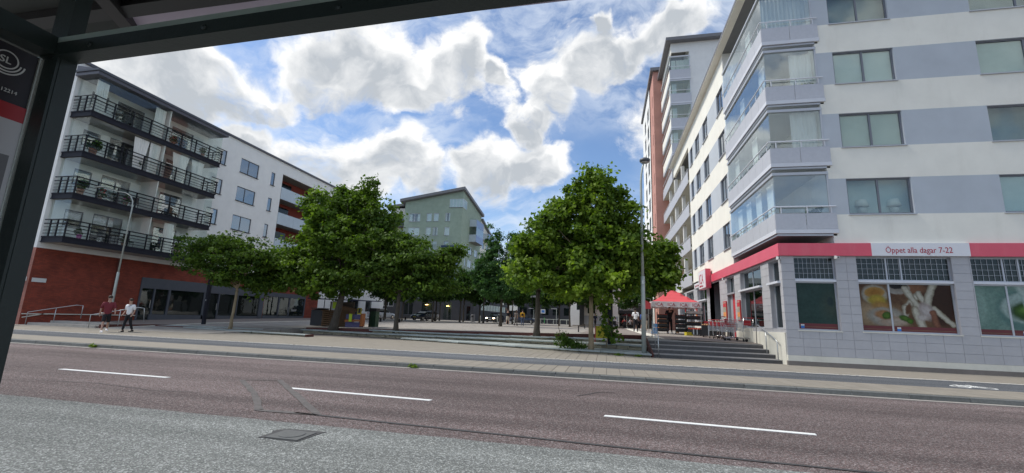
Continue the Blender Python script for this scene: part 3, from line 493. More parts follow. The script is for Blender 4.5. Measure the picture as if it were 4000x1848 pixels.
def clamp01(t): return min(1, max(0, t))
def zp(x, y):
    """height of the sloping square"""
    e = max(-0.62+0.0205*min(0, x-1.9), -1.12); t = clamp01((y-27)/27); z = e+(-0.60-e)*t+.08*clamp01((y-50)/25)
    if x > 2.2: s = clamp01((x-2.2)/1.5); z = z*(1-s)+s*(-0.70+0.19*clamp01((y-24)/7))
    if x < -20.5:
        k = 1-clamp01((y-21)/7); z = z*(1-k)+(-1.385)*k
    return z
# ---------------------------------------------------------------- ground, road, pavements
struct('ground', MB().quad((-1500,-1500,-1.53),(1500,-1500,-1.53),(1500,1500,-1.53),(-1500,1500,-1.53)), 'paver_bed')
rd = struct('road', MB().box(-120,5.66,-1.52,120,12.42,-1.50), 'road')
bb = MB(); xs = [-120+.5*i for i in range(481)]
edge = [5.66+.03*noise.noise(Vector((x*1.7,0,0)))+.02*noise.noise(Vector((x*6,3,0))) for x in xs]
for i in range(480): bb.quad((xs[i],1.5,-1.496),(xs[i+1],1.5,-1.496),(xs[i+1],edge[i+1],-1.496),(xs[i],edge[i],-1.496))
struct('bus_lane', bb, 'busbay')
for i in range(-5, 6):
    x0 = -6.2+6.15*i
    ya, yb_ = np.interp([x0, x0+3.05], [-13,-9,-3,3.2], [8.20,8.18,7.96,7.68]); b = MB(); b.prism([(x0,ya-.055),(x0+3.05,yb_-.055),(x0+3.07,yb_+.055),(x0+.02,ya+.055)], -1.499, -1.492); wpart('lane_dash', b, 'paint', rd)
def seam(pts, w, m='tar'):
    b = MB(); n = len(pts)
    for i in range(n-1):
        p, q = Vector((*pts[i],0)), Vector((*pts[i+1],0)); d = (q-p).normalized(); s = Vector((-d.y,d.x,0))
        k = max(1, int((q-p).length/.35)); L = []
        for j in range(k+1):
            c = p+(q-p)*(j/k)+s*.025*noise.noise(Vector((c_*1.0 for c_ in (p.x+j*.7, p.y, 1)))); ww = w*(1+.5*noise.noise(Vector((j*.9+p.x, 5, 2))))
            L.append((c+s*ww/2, c-s*ww/2))
        for (a, bq), (c, d2) in zip(L, L[1:]): b.quad((*bq[:2],-1.4915),(*d2[:2],-1.4915),(*c[:2],-1.4915),(*a[:2],-1.4915))
    wpart('tar_seam', b, m, rd)
seam([(-4.6,6.2),(-1.22,6.04),(.38,5.97),(1.81,5.93),(4,5.9),(14,5.95)], .06)
seam([(-7.75,8.55),(-6.3,7.3),(-5.2,6.15),(-4.3,6.2)], .11, mat('tar_faded', (.108,.098,.094), .9, .3, 6, speck=(60,.3))); seam([(-7.1,8.9),(-5.6,7.5),(-4.2,6.18)], .12, bpy.data.materials['tar_faded'])
seam([(-7.75,8.57),(-7.05,8.88)], .05, bpy.data.materials['tar_faded'])
seam([(-.6,9.6),(-.2,10.3),(.15,10.5)], .03); seam([(-11,6.9),(-9.6,7.05),(-8.1,6.85),(-7.2,7.0)], .018); seam([(3.2,10.9),(4.6,10.75),(6.3,10.9),(7.5,10.8)], .016)
# manhole in the bus lane
t = thing('manhole_cover', 'square iron manhole cover in dark patched frame in the grey bus lane', 'manhole', (-3.79,5.1,-1.495))
b = MB(); b.prism([(-.30,-.21),(.24,-.22),(.27,.20),(.30,.27),(-.05,.25),(-.26,.24),(-.36,.10),(-.29,.0)], -.002, .005); part('asphalt_patch', b, 'tar', t)
b = MB(); b.box(-.22,-.2,.006,.22,.17,.014); part('frame', b, 'lid_iron', t); b = MB(); b.lathe([(.155,.014),(.155,.02),(.14,.022),(.0,.022)], n=24); part('lid', b, 'lid_iron', t)
# kerb of granite blocks
kb = struct('kerb', MB().box(-120,12.57,-1.52,120,12.80,-1.43), 'grout'); kset = [0.0]
km = []
for k in range(6):
    b = MB(); j = [random.uniform(-.006,.006) for _ in range(8)]
    b.add([(-.59,j[0],-.14),(.59,j[1],-.14),(.59,.21,-.14),(-.59,.21,-.14),(-.585,.022+j[2],-.012),(.585,.022+j[3],-.012),(.585,.21,0),(-.585,.21,0),(-.585,.045,0),(.585,.045,0)],
          [(0,1,5,4),(4,5,9,8),(8,9,6,7),(0,4,8,7,3),(1,2,6,9,5),(2,3,7,6)]); km.append(b.mesh('kerb_stone','kerb'))
for i in range(-75, 76): obj('kerb_stone', km[i % 6], kb, (3.39-.595+1.19*i, 12.545, -1.378+random.uniform(-.004,.004)))
struct('gutter', MB().box(-120,12.42,-1.52,120,12.545,-1.487), 'gutter')
# pavement strips of slabs
pv = struct('pavement', MB().box(-120,12.80,-1.52,120,14.60,-1.388).box(-120,16.80,-1.52,120,20.4,-1.3885).box(-120,20.4,-1.52,1.9,28.5,-1.389).box(1.9,20.4,-1.52,120,20.75,-1.3887), 'paver_bed')
pm = []
for k in range(4):
    b = MB(); w, l = .372, .372; h = [random.uniform(-.0015,.0015) for _ in range(4)]
    b.add([(0,0,-.02),(w,0,-.02),(w,l,-.02),(0,l,-.02),(.005,.005,h[0]),(w-.005,.005,h[1]),(w-.005,l-.005,h[2]),(.005,l-.005,h[3])],[(4,5,6,7),(0,1,5,4),(1,2,6,5),(2,3,7,6),(3,0,4,7)]); pm.append(b)
cells = []
for i in range(-125, 50):
    for j in range(5): cells.append((i*.38, 12.81+j*.357, -1.379))
    for j in range(9):
        y = 17.0+j*.38
        if y < 20.1: cells.append((i*.38, y, -1.379))
    for j in range(9, 19):
        y = 17.0+j*.38; x = i*.38
        fy = 20.55+max(0, min(4.4, (1.5-x)*.34))
        if x < 1.5 and y+.38 < fy and y < 24.2 and x > -34: cells.append((x, y, -1.381))
def vis(c): return math.hypot(c[0], c[1])
cells.sort(key=vis); pmm = [b.mesh('paving_slab','paver') for b in pm]; rest = MB()
for k, c in enumerate(cells):
    if k < 300: obj('paving_slab', pmm[k % 4], pv, c)
    else: b = pm[k % 4]; rest.add([(p[0]+c[0],p[1]+c[1],p[2]+c[2]) for p in b.v], b.f)
o = wpart('paving_slabs', rest, 'paver', pv); o['kind'] = 'stuff'
bp_ = struct('bike_path', MB().box(-120,14.60,-1.52,120,16.80,-1.376), 'path')
# border of pale cobbles along the bike path
b = MB()
for i in range(-420, 230):
    x = i*.115
    for y in (16.82, 16.92):
        if random.random() < .93: j = random.uniform(-.008,.008); b.box(x, y+j, -1.40, x+.095, y+.085+j, -1.372+random.uniform(-.004,.006))
cb_ = obj('cobble_border', b.mesh('cobble_border','cobble')); cb_['kind'] = 'stuff'
# bicycle symbol on the path
b = MB(); z0, z1 = -1.377, -1.371
for cx in (9.62,10.22):
    n = 20; ri, ro = .15,.21
    for k in range(n):
        a0, a1 = 2*math.pi*k/n, 2*math.pi*(k+1)/n
        b.quad((cx+ri*math.cos(a0),15.1+1.25*ri*math.sin(a0),z1),(cx+ro*math.cos(a0),15.1+1.25*ro*math.sin(a0),z1),(cx+ro*math.cos(a1),15.1+1.25*ro*math.sin(a1),z1),(cx+ri*math.cos(a1),15.1+1.25*ri*math.sin(a1),z1))
def bar2(p, q, w=.045):
    p, q = Vector((*p,0)), Vector((*q,0)); d = (q-p).normalized(); s = Vector((-d.y,d.x,0))*w
    b.quad(*[(v.x,v.y,z1+.0005) for v in (p-s, q-s, q+s, p+s)])
for p, q in [((9.62,15.1),(9.8,15.5)),((9.8,15.5),(10.12,15.5)),((10.12,15.5),(9.92,15.08)),((9.92,15.08),(9.8,15.5)),((10.22,15.1),(10.1,15.62)),((10.1,15.62),(10.24,15.66)),((9.72,15.55),(9.88,15.57)),((9.62,15.1),(9.92,15.08))]: bar2(p, q)
wpart('bicycle_symbol', b, 'paint', bp_)
# near pavement under the shelter
struct('shelter_pavement', MB().box(-60,-6,-1.52,60,1.5,-1.37), 'concrete')

# ---------------------------------------------------------------- the square
def edge_y(x):   # front edge of the raised square above the stone terraces
    pts = [(-36,20.6),(-22,20.6),(-20.6,27.9),(-12,27.3),(-8.5,27.0),(-2.7,26.4),(1.95,26.4),(2.0,23.15),(7.3,23.15)]
    for (a, ya), (c, yc) in zip(pts, pts[1:]):
        if a <= x <= c: return ya+(yc-ya)*((x-a)/(c-a) if c > a else 0)
    return 23.15
b = MB(); X = sorted({*np.round(np.arange(-36,-19.9,1.0),2), *np.round(np.arange(-20.6,7.3,.8),2), 1.95, 2.0, 2.2, 2.9, 3.7, 7.3}); NY = 34
X = [x for x in X if -36 <= x <= 7.3]
for x in X:
    e = edge_y(x); b.v.append((x, e, -1.46))
    for j in range(NY+1):
        y = e+(120-e)*(j/NY)**2.2; b.v.append((x, y, zp(x,y)))
for i in range(len(X)-1):
    for j in range(NY+1): b.f.append((i*(NY+2)+j,(i+1)*(NY+2)+j,(i+1)*(NY+2)+j+1,i*(NY+2)+j+1)); b.mi.append(0)
plaza_m = brickmat('plaza_paving', (.32,.295,.265), (.285,.262,.237), (.19,.175,.155), .7, .35, bump=.2)
# paving pattern lies flat: use x,y instead of a wall's x+y,z
tt = plaza_m.node_tree; cx_ = [n for n in tt.nodes if n.type == 'COMBXYZ'][0]; sx_ = [n for n in tt.nodes if n.type == 'SEPXYZ'][0]
tt.links.new(sx_.outputs[0], cx_.inputs[0]); tt.links.new(sx_.outputs[1], cx_.inputs[1])
sq = struct('square', b, plaza_m)
def strip(name, pts, w, m, dz=.012, h=.03):     # a flat band following the square's surface along y
    b = MB()
    P = [(x+dx, y, zp(x+dx, y)+dz) for (x, y) in pts for dx in (0, w)]
    for i in range(len(pts)-1): b.quad(P[2*i],P[2*i+1],P[2*i+3],P[2*i+2]); b.quad((*P[2*i+1][:2],P[2*i+1][2]-h),(*P[2*i+3][:2],P[2*i+3][2]-h),P[2*i+3],P[2*i+1])
    return wpart(name, b, m, sq)
ys = [23.3+(60-23.3)*i/24 for i in range(25)]
strip('pale_stone_band', [(2.25,y) for y in ys], .55, 'cream_stone'); 
b = MB(); b.v = []
dk = mat('dark_paving', (.235,.20,.18), .9, .1, 2, .2, 40)
strip('dark_paving_band', [(-1.6 if y > 27 else -1.6,y) for y in [26.6+(60-26.6)*i/16 for i in range(17)]], 3.85, dk, .008)
strip('dark_paving_band', [(2.8,y) for y in ys], 4.3, dk, .008)
ysl = [21.2+(66-21.2)*i/30 for i in range(31)]
strip('dark_paving_band', [(-35.75,y) for y in ysl], 6.2, dk, .03, .15); strip('pale_stone_band', [(-29.6,y) for y in ysl], .25, 'cream_stone', .036, .2)
# corten edging along the front of the square
ce = thing('corten_edging', 'dark red rusty steel edging along the front of the raised square', 'edging', (-3,26.4,-.7))
pts = [(-20.6,27.9),(-12,27.3),(-8.5,27.0),(-2.7,26.4),(1.98,26.4)]
for p, q in zip(pts, pts[1:]):
    za, zb = zp(p[0],p[1]+.02), zp(q[0],q[1]+.02)
    b = MB(); b.add([(p[0],p[1]-.03,za-.55),(q[0],q[1]-.03,zb-.55),(q[0],q[1]-.03,zb+.035),(p[0],p[1]-.03,za+.035),(p[0],p[1]+.0,za-.55),(q[0],q[1]+.0,zb-.55),(q[0],q[1]+.0,zb+.035),(p[0],p[1]+.0,za+.035)],
        [(0,1,2,3),(3,2,6,7),(5,4,7,6),(0,3,7,4),(1,5,6,2)]); wpart('steel_plate', b, 'corten', ce)
ck = thing('corten_cheek', 'rusty steel cheek plate between the stone terraces and the granite stairs', 'edging', (1.98,23,-1.4))
b = MB(); b.add([(1.95,20.65,-1.4),(1.95,26.4,-1.4),(1.95,26.4,-.56),(1.95,24.2,-.58),(1.95,20.65,-1.2),(2.0,20.65,-1.4),(2.0,26.4,-1.4),(2.0,26.4,-.56),(2.0,24.2,-.58),(2.0,20.65,-1.2)],
   [(4,3,2,1,0),(5,6,7,8,9),(0,5,9,4),(4,9,8,3),(3,8,7,2)]); wpart('steel_plate', b, 'corten', ck)

# ---------------------------------------------------------------- stone terraces
def lerp_poly(P, s):   # point at arc fraction along polyline of (x,y,z)
    L = [0]
    for a, c in zip(P, P[1:]): L.append(L[-1]+math.hypot(c[0]-a[0], c[1]-a[1]))
    d = s*L[-1]
    for i in range(len(P)-1):
        if d <= L[i+1] or i == len(P)-2:
            f = (d-L[i])/(L[i+1]-L[i]); return [P[i][k]+(P[i+1][k]-P[i][k])*f for k in range(3)], L[-1]
def terrace_row(par, P, tread, drop, courses, slab_t=.06):
    """a row of slate slabs on stacked rubble courses: every slab and stone its own piece"""
    _, L = lerp_poly(P, 0); s = 0
    while s < L-.05:
        w = random.uniform(.8,1.5); e = min(L, s+w)
        if L-e < .4: e = L
        (x0,y0,z0),_ = lerp_poly(P, s/L); (x1,y1,z1),_ = lerp_poly(P, e/L); g = .008; j = [random.uniform(-.03,.02) for _ in range(4)]; dz = random.uniform(-.008,.008)
        tr0, tr1 = tread(x0), tread(x1)
        xm = (x0+x1)/2; b = MB(); b.prism([(x0+g,y0+j[0]),(xm,(y0+y1)/2+j[1]),(x1-g,y1+j[2]),(x1-g,y1+tr1),(x0+g,y0+tr0)], [z0-slab_t+dz]*5, [z0+dz+random.uniform(-.004,.004) for _ in range(5)])
        wpart('slate_slab', b, 'slate', par); s = e
    h = drop/courses
    for c in range(courses):
        s = random.uniform(0,.3)
        while s < L-.1:
            e = min(L, s+random.uniform(.35,.95)); (x0,y0,z0),_ = lerp_poly(P, s/L); (x1,y1,z1),_ = lerp_poly(P, e/L)
            d = .13+random.uniform(-.03,.035); zt = -slab_t-.012-c*h; g = .01
            b = MB(); a = [random.uniform(-.018,.018) for _ in range(6)]
            b.add([(x0+g,y0+d+a[0],z0+zt-h+g),(x1-g,y1+d+a[1],z1+zt-h+g),(x1-g,y1+d+.2,z1+zt-h+g),(x0+g,y0+d+.2,z0+zt-h+g),(x0+g+abs(a[4]),y0+d+a[2],z0+zt),(x1-g-abs(a[5]),y1+d+a[3],z1+zt),(x1-g,y1+d+.2,z1+zt),(x0+g,y0+d+.2,z0+zt)],
                  [(0,1,5,4),(4,5,6,7),(1,2,6,5),(3,0,4,7)]); wpart('rubble_stone', b, 'stone', par); s = e
tr = thing('stone_terrace', 'long stepped terrace of slate slabs on rubble stone facing the pavement', 'stone terrace', (-6,23,-1.4))
terrace_row(tr, [(-11.8,24.5,-1.27),(-6,22.75,-1.265),(-2.4,21.75,-1.26),(.3,20.9,-1.25),(1.93,20.65,-1.25)], lambda x: np.interp(x, [-11.8,-6,-2.4,.3,1.95], [.95,2.05,2.45,2.35,2.3]), .09, 1, .055)
terrace_row(tr, [(-20.4,27.0,-1.15),(-14.5,25.9,-1.14),(-10.4,25.3,-1.10),(-2.6,24.2,-1.03),(.3,23.2,-1.0),(1.93,22.9,-1.0)], lambda x: np.interp(x, [-20.4,-15,-9.4,-2.6,.3], [.9,.95,1.2,1.5,1.5]), .25, 3)
terrace_row(tr, [(-15.2,26.85,-.97),(-9.4,26.35,-.95),(-2.7,25.55,-.86),(.35,24.6,-.82),(1.93,24.4,-.82)], lambda x: np.interp(x, [-15.2,-9.4,-2.7,.35,2], [.55,.75,.9,1.75,1.95]), .17, 2)
b = MB(); P = [(-20.5,27.0,27.9,-1.2,-1.02),(-12,25.4,27.3,-1.2,-.95),(-6,23,26.8,-1.36,-.86),(-2.5,21.9,26.4,-1.34,-.76),(.3,21,26.4,-1.33,-.72),(1.94,20.8,26.4,-1.33,-.72)]
for p, q in zip(P, P[1:]): b.quad((p[0],p[1],p[3]-.2),(q[0],q[1],q[3]-.2),(q[0],q[2],q[4]-.28),(p[0],p[2],p[4]-.28))
wpart('soil_bed', b, 'soil', tr)
t2 = thing('stone_bench_terrace', 'low pair of slate ledges with rusty ends beside the small left tree', 'stone ledge', (-24,24,-1.4))
terrace_row(t2, [(-31.0,24.1,-1.2),(-28.5,24.9,-1.17),(-22,25.5,-1.19)], lambda x: .5, .13, 1, .05)
terrace_row(t2, [(-27,24.2,-1.22),(-23,23.4,-1.24),(-16.7,22.6,-1.25)], lambda x: .6, .10, 1, .05)
b = MB(); b.box(-16.7,22.55,-1.4,-16.64,23.25,-1.24); wpart('end_plate', b, 'corten', t2); b = MB(); b.box(-22.0,25.45,-1.4,-21.94,26.05,-1.18); wpart('end_plate', b, 'corten', t2)

# ---------------------------------------------------------------- granite stairs
st = thing('granite_stairs', 'four grey granite steps rising from the pavement to the supermarket entrance', 'stairs', (4.6,20.7,-1.4))
tops = [-1.235,-1.065,-.895,-.725]; yf = [20.75,21.5,22.25,23.0]; xr = [7.12,7.12,7.12,7.12]
for k in range(4):
    cut = [2.02]; rr = random.Random(40+k)
    for q in ([3.2,5.0],[2.9,4.7],[3.9,5.6],[2.6,4.9])[k][::1]: cut.append(q+rr.uniform(-.1,.1))
    cut.append(xr[k])
    for a, c in zip(cut, cut[1:]):
        z = tops[k]; y0 = yf[k]; y1 = yf[k]+.85 if k < 3 else y0+.3
        b = MB(); b.box(a+.005,y0,z-.17,c-.005,y1,z-.012,0); b.add([(a+.005,y0-.012,z-.03),(c-.005,y0-.012,z-.03),(c-.005,y0-.012,z),(a+.005,y0-.012,z),(a+.005,y1,z),(c-.005,y1,z),(a+.005,y0,z-.03),(c-.005,y0,z-.03)],[(0,1,2,3),(3,2,5,4),(6,7,1,0)],1)
        wpart('step_stone', b, ['stair','stair_nose'], st)
b = MB(); b.box(2.02,23.3,-.75,7.12,24.6,-.712); wpart('landing', b, dk, st)
wc = thing('white_stair_wall', 'cream painted plinth wall beside the granite stairs with sloping base', 'wall', (7.2,21,-1.4))
b = MB(); b.prism([(7.12,20.3),(7.3,20.3),(7.3,24.4),(7.12,24.4)], -1.4, [-.1,-.1,-.12,-.12]); wpart('wall_block', b, 'cream_stone', wc)
def handrail(label, pts, posts, r=.022, m='steel'):
    t = thing('handrail', label, 'handrail', pts[0])
    b = MB(); b.tube(pts, r, 8); wpart('rail', b, m, t, True)
    for p, q in posts: b = MB(); b.tube([p, q], r*.9, 8); wpart('post', b, m, t, True)
    return t
handrail('bent steel handrail on the left side of the granite stairs by the lamp post', [(2.22,20.68,-1.39),(2.22,20.72,-.50),(2.22,21.0,-.32),(2.22,23.1,.18),(2.22,23.35,.16),(2.22,23.4,-.70)], [((2.22,22.0,-1.06),(2.22,22.0,-.08))])
handrail('steel handrail against the cream wall on the right of the granite stairs', [(6.98,20.78,-1.39),(6.98,20.8,-.48),(6.98,21.1,-.36),(6.98,23.1,.18),(6.98,23.35,.16),(6.98,23.4,-.70)], [((6.98,22.1,-1.06),(6.98,22.1,-.09))])
# left corner stairs
ls = thing('corner_stairs', 'low pale grey stone steps at the brick corner between two bent handrails', 'stairs', (-32.5,21.2,-1.4))
for k, (z, y, xa, xb) in enumerate([(-1.24,21.1,-35.3,-29.9),(-1.10,21.75,-34.5,-29.75)]):
    n = 3
    for i in range(n):
        b = MB(); b.box(xa+(xb-xa)*i/n+.004,y,z-.15,xa+(xb-xa)*(i+1)/n-.004,y+.9,z); wpart('step_stone', b, 'gutter', ls)
handrail('bent steel handrail nearest the brick corner beside the low stone steps', [(-35.3,21.0,-1.38),(-35.3,21.0,-.62),(-34.6,21.3,-.45),(-33.0,22.0,-.08),(-32.6,22.1,-.10),(-32.9,22.3,-.9)], [((-34.0,21.6,-1.2),(-34.0,21.6,-.32))])
handrail('bent steel handrail behind the man in maroon at the low stone steps', [(-30.1,20.9,-1.38),(-30.1,20.9,-.62),(-29.6,21.3,-.45),(-28.3,22.2,-.08),(-28.0,22.3,-.12),(-28.1,22.5,-.95)], [((-29.0,21.7,-1.2),(-29.0,21.7,-.30))])
b = MB(); b.box(-29.6,21.1,-1.4,-29.5,27,-1.16); b.box(-29.5,24.3,-1.4,-26,24.36,-1.2); lc = tag(obj('corten_edging', b.mesh('corten_edging','corten')), 'low rusty steel edge running back beside the low corner steps', 'edging')
for x, y, l in ((-24.6,19.3,'small round manhole lid in the pavement below the stone ledges'),(-34.0,19.6,'small round manhole lid in the pavement near the brick corner')):
    b = MB(); b.lathe([(.32,0),(.32,.012),(.28,.014),(0,.014)], n=20); tag(obj('manhole_cover', b.mesh('manhole_cover','iron'), None, (x,y,-1.386)), l, 'manhole')
# ================================================================ right: supermarket apartment block
def rect_sub(r, o):
    a, c, w0, w1 = r; oa, oc, o0, o1 = o[:4]
    if oc <= a or oa >= c or o1 <= w0 or o0 >= w1: return [r]
    out = []
    if oa > a: out.append((a, oa, w0, w1))
    if oc < c: out.append((oc, c, w0, w1))
    ma, mc = max(a, oa), min(c, oc)
    if o0 > w0: out.append((ma, mc, w0, o0))
    if o1 < w1: out.append((ma, mc, o1, w1))
    return out
NT = [0]; TREST = MB()
def tiles(parent, org, rz, u0, u1, w0, w1, openings, tw=.6, th=.337, limit=300):
    w = w0; row = 0
    while w < w1-.05:
        u = u0
        while u < u1-.02:
            rs = [(max(u,u0), min(u+tw,u1), w, min(w+th,w1))]
            for o in openings: rs = [q for r in rs for q in rect_sub(r, o)]
            for (a, c, x, y) in rs:
                if c-a < .03 or y-x < .03: continue
                def f(): return MB().add([(0,.03,0),(c-a-.005,.03,0),(c-a-.005,.03,y-x-.005),(0,.03,y-x-.005),(.003,0,.003),(c-a-.008,0,.003),(c-a-.008,0,y-x-.008),(.003,0,y-x-.008)],[(4,5,6,7),(0,1,5,4),(1,2,6,5),(2,3,7,6),(3,0,4,7)])
                if NT[0] < limit:
                    obj('wall_tile', cmesh(('tile',round(c-a,2),round(y-x,2)), lambda: f().mesh('wall_tile','grey_tile')), parent, uv(org, rz, a+.0025, random.uniform(-.002,.002), x+.0025), rz); NT[0] += 1
                else:
                    TREST.add([uv(org, rz, a+.0025+p[0], p[1], x+.0025+p[2]) for p in f().v], f().f)
            u += tw
        w += th; row += 1
FL_H = 2.94
mk = thing('apartment_block', 'cream and blue-grey banded apartment block over a supermarket with a red sign band', 'building', (7.15,20.2,-1.4))
def stripe(u, w):
    k = (w-4.80)/FL_H
    return 1 if 0 <= w-4.80 and (w-4.80) % FL_H < 1.55 and k < 4 else 0
zc = [v for k in range(4) for v in (4.80+FL_H*k, 6.35+FL_H*k)]
ofr = (7.15,20.2,0)
fo = [(a-7.15, c-7.15, 4.81+FL_H*k, 6.34+FL_H*k) for k in range(4) for a, c in ((9.87,12.2),(15.2,17.55),(20.5,22.85),(25.8,28.15))]
wall('upper_wall', mk, (9.21,20.2,0), FR, 20.74, 3.58, 17.1, [(a-2.06,c-2.06,p,q) for a,c,p,q in fo], ['cream_plaster','blue_paint'], stripe, .16, zc)
ins = ['lampwin',None,'blind','dark', None,None,None,None, 'one',None]
for i, (a, c, p, q) in enumerate(fo):
    k, j = i//4, i%4; kind, im = {(0,0):('room','pale_blind'),(0,1):('blind','pale_blind'),(1,0):('blind','pale_blind'),(1,1):('room',None),(2,0):('blind',None),(2,1):('blind','pale_blind'),(3,0):('room','room'),(3,1):('room',None)}.get((k,j), ('curtain',None))
    window(mk, ofr, FR, a, c, p, q, (.5,) if j != 1 else (.72,), 'grey_frame', 'win_clear', .12, 'alu', kind, insm=im)
    if (k,j) in ((1,0),(0,0)): pass
# upper left-hand face (looking over the square)
oL = (7.15,48,0); U = lambda y: 48-y
lo = [(U(b_), U(a_), 4.68+FL_H*k, 6.22+FL_H*k) for k in range(4) for a_, b_ in ((27.5,29.05),(31.75,33.4),(34.7,36.3),(37.4,38.5))]
big = (0, U(39.3), 3.6, 15.65)
wall('upper_wall', mk, oL, FL, U(27.1), 3.58, 17.1, lo+[big], ['cream_plaster','blue_paint'], lambda u,w: stripe(u,w+.13) if u > U(39.2) else 0, .2, [v-.13 for v in zc])
for i, (a, c, p, q) in enumerate(lo): window(mk, oL, FL, a, c, p, q, (.5,) if i%4 < 3 else (), 'grey_frame', 'win', .10, 'alu', 'curtain' if i%3 == 0 else ('one' if i%5 == 1 else None))
# ground floor
fl_open = [(7.64-7.15,9.15-7.15,.03,3.02),(9.92-7.15,13.17-7.15,.05,3.02),(13.8-7.15,17.05-7.15,.05,3.02),(17.7-7.15,20.9-7.15,.05,3.02),(21.6-7.15,24.8-7.15,.05,3.02)]
wall('ground_floor_wall', mk, (7.15,20.215,0), FR, 22.8, -.99, 3.06, fl_open, ['grout'], None, .22, reveal=0)
tiles(mk, ofr, FR, 0, 10.4, -.98, 3.05, fl_open)
ll = [(U(21.7),U(20.5),.05,2.95),(U(26.1),U(22.75),.05,2.95),(U(28.85),U(27.3),-.62,2.95),(U(33.6),U(30.65),-.62,2.95),(U(37.9),U(34.5),.05,2.95),(U(42.7),U(39.45),.05,2.95),(U(46.8),U(43.6),-.5,2.95)]
wall('ground_floor_wall', mk, (7.165,48,0), FL, U(20.215), -1.3, 3.06, ll, ['grout'], None, .3, reveal=0)
tiles(mk, oL, FL, U(39.4), U(20.2), .03, 3.05, ll)
tiles(mk, oL, FL, 0, U(39.4), .03, 3.05, ll); tiles(mk, ofr, FR, 10.4, 22.8, -.98, 3.05, fl_open, limit=0)
o = wpart('wall_tiles', TREST, 'grey_tile', mk); o['kind'] = 'stuff'
b = MB(); b.box(7.12,20.17,-1.42,30,20.3,-1.205,1); b.box(7.14,20.185,-1.205,30,20.3,-.985,0); wpart('plinth', b, ['cream_stone','dark_plinth'], mk)
b = MB(); 
for a, c in ((48,46.8),(43.6,33.6),(30.65,28.85),(27.3,24.4)): b.box(7.13,c,-1.3,7.25,a,.02)
wpart('plinth', b, 'cream_stone', mk)
def mesh_grid(par, org, rz, u0, u1, w0, w1, y, n, m_):
    b = MB()
    for i in range(1, n): x = u0+(u1-u0)*i/n; b.box(x-.005,-.01,w0,x+.005,.0,w1)
    for i in range(1, m_): z = w0+(w1-w0)*i/m_; b.box(u0,-.012,z-.0045,u1,-.002,z+.0045)
    o = obj('window_grille', b.mesh('window_grille','alu'), par, uv(org, rz, 0, y, 0), rz); return o
for i, (a, c, p, q) in enumerate(fl_open):
    mu = () if i == 0 else (.335,)
    wn = window(mk, ofr, FR, a, c, p, 1.99, mu, 'alu', 'poster_glass', .16, 'cream_stone', None, .05, 'shop_window')
    wn2 = window(mk, ofr, FR, a, c, 2.08, q, mu if i == 0 else (.335,.49), 'alu', 'dark_glass', .16, None, None, .045, 'upper_window')
    mesh_grid(wn2, (0,0,0), 0, .05, c-a-.05, .05, q-2.08-.05, -.02, 9 if i == 0 else 17, 4).location = (0,-.02,0)
    b = MB(); b.box(a-.03,.02,1.99,c+.03,.16,2.08); obj('transom', b.mesh('transom','light_alu'), mk, ofr, 0)
for x0, x1, mname, stick in ((7.70,9.09,'print_film',7.76),(9.98,13.11,'print_food',11.15),(13.86,16.99,'print_bowl',15.2)):
    b = MB(); b.quad((x0,20.352,.30),(x1,20.352,.30),(x1,20.352,1.95),(x0,20.352,1.95),0); b.quad((x0,20.351,.08),(x1,20.351,.08),(x1,20.351,.30),(x0,20.351,.30),1)
    b.quad((stick,20.349,.11),(stick+.13,20.349,.11),(stick+.13,20.349,.26),(stick,20.349,.26),2); b.quad((stick,20.3485,.20),(stick+.13,20.3485,.20),(stick+.13,20.3485,.26),(stick,20.3485,.26),3); b.quad((x0,20.3505,.155),(x1,20.3505,.155),(x1,20.3505,.175),(x0,20.3505,.175),4)
    wpart('window_poster', b, [mname,'poster_red','blue_sign','white_print','poster_brown'], mk)
for i, (a, c, p, q) in enumerate(ll):
    if i in (0,1,4,5):
        window(mk, oL, FL, a, c, p, 1.93, (.45,) if i != 0 else (), 'alu', 'shop_glass', .22, 'cream_stone', None, .05, 'shop_window')
        window(mk, oL, FL, a, c, 2.02, q, (.45,) if i != 0 else (), 'alu', 'shop_glass', .22, None, None, .045, 'upper_window')
        b = MB(); b.box(a-.08,-.12,1.93,c+.08,.2,2.02); obj('transom', b.mesh('transom','light_alu'), mk, oL, FL)
    elif i == 2:
        window(mk, oL, FL, a, c, 2.02, q, (.4,), 'alu', 'dark_glass', .22, None, None, .045, 'upper_window')
        d = obj('service_door', MB().box(a+.5,.17,p,c-.03,.24,1.93).mesh('service_door','red_goods'), mk, oL, FL)
        b = MB(); b.box(a+.03,.15,p,a+.5,.26,1.93); b.box(a-.06,-.05,1.93,c+.06,.2,2.02); obj('door_frame', b.mesh('door_frame','alu'), mk, oL, FL)
        b = MB(); b.tube([(c-.25,.12,.35),(c-.25,.12,.6)], .02); obj('handle', b.mesh('handle','steel'), d, (0,0,0), 0, True)
    else:
        window(mk, oL, FL, a+.02, c-.02, p, 1.75, (.25,.5,.75) if i == 3 else (.33,.66), 'alu', 'shop_glass', 1.1 if i == 3 else .22, None, None, .05, 'sliding_door' if i == 3 else 'shop_window')
        window(mk, oL, FL, a+.02, c-.02, 1.78, q, (.5,), 'alu', 'dark_glass', 1.1 if i == 3 else .22, None, None, .05, 'upper_window')
        if i == 3: b = MB(); b.box(a-.3,.02,p,a,1.1,3.04); b.box(c,.02,p,c+.3,1.1,3.04); b.box(a,.02,2.95,c,1.1,3.04); obj('entrance_reveal', b.mesh('entrance_reveal',['entrance']), mk, oL, FL)
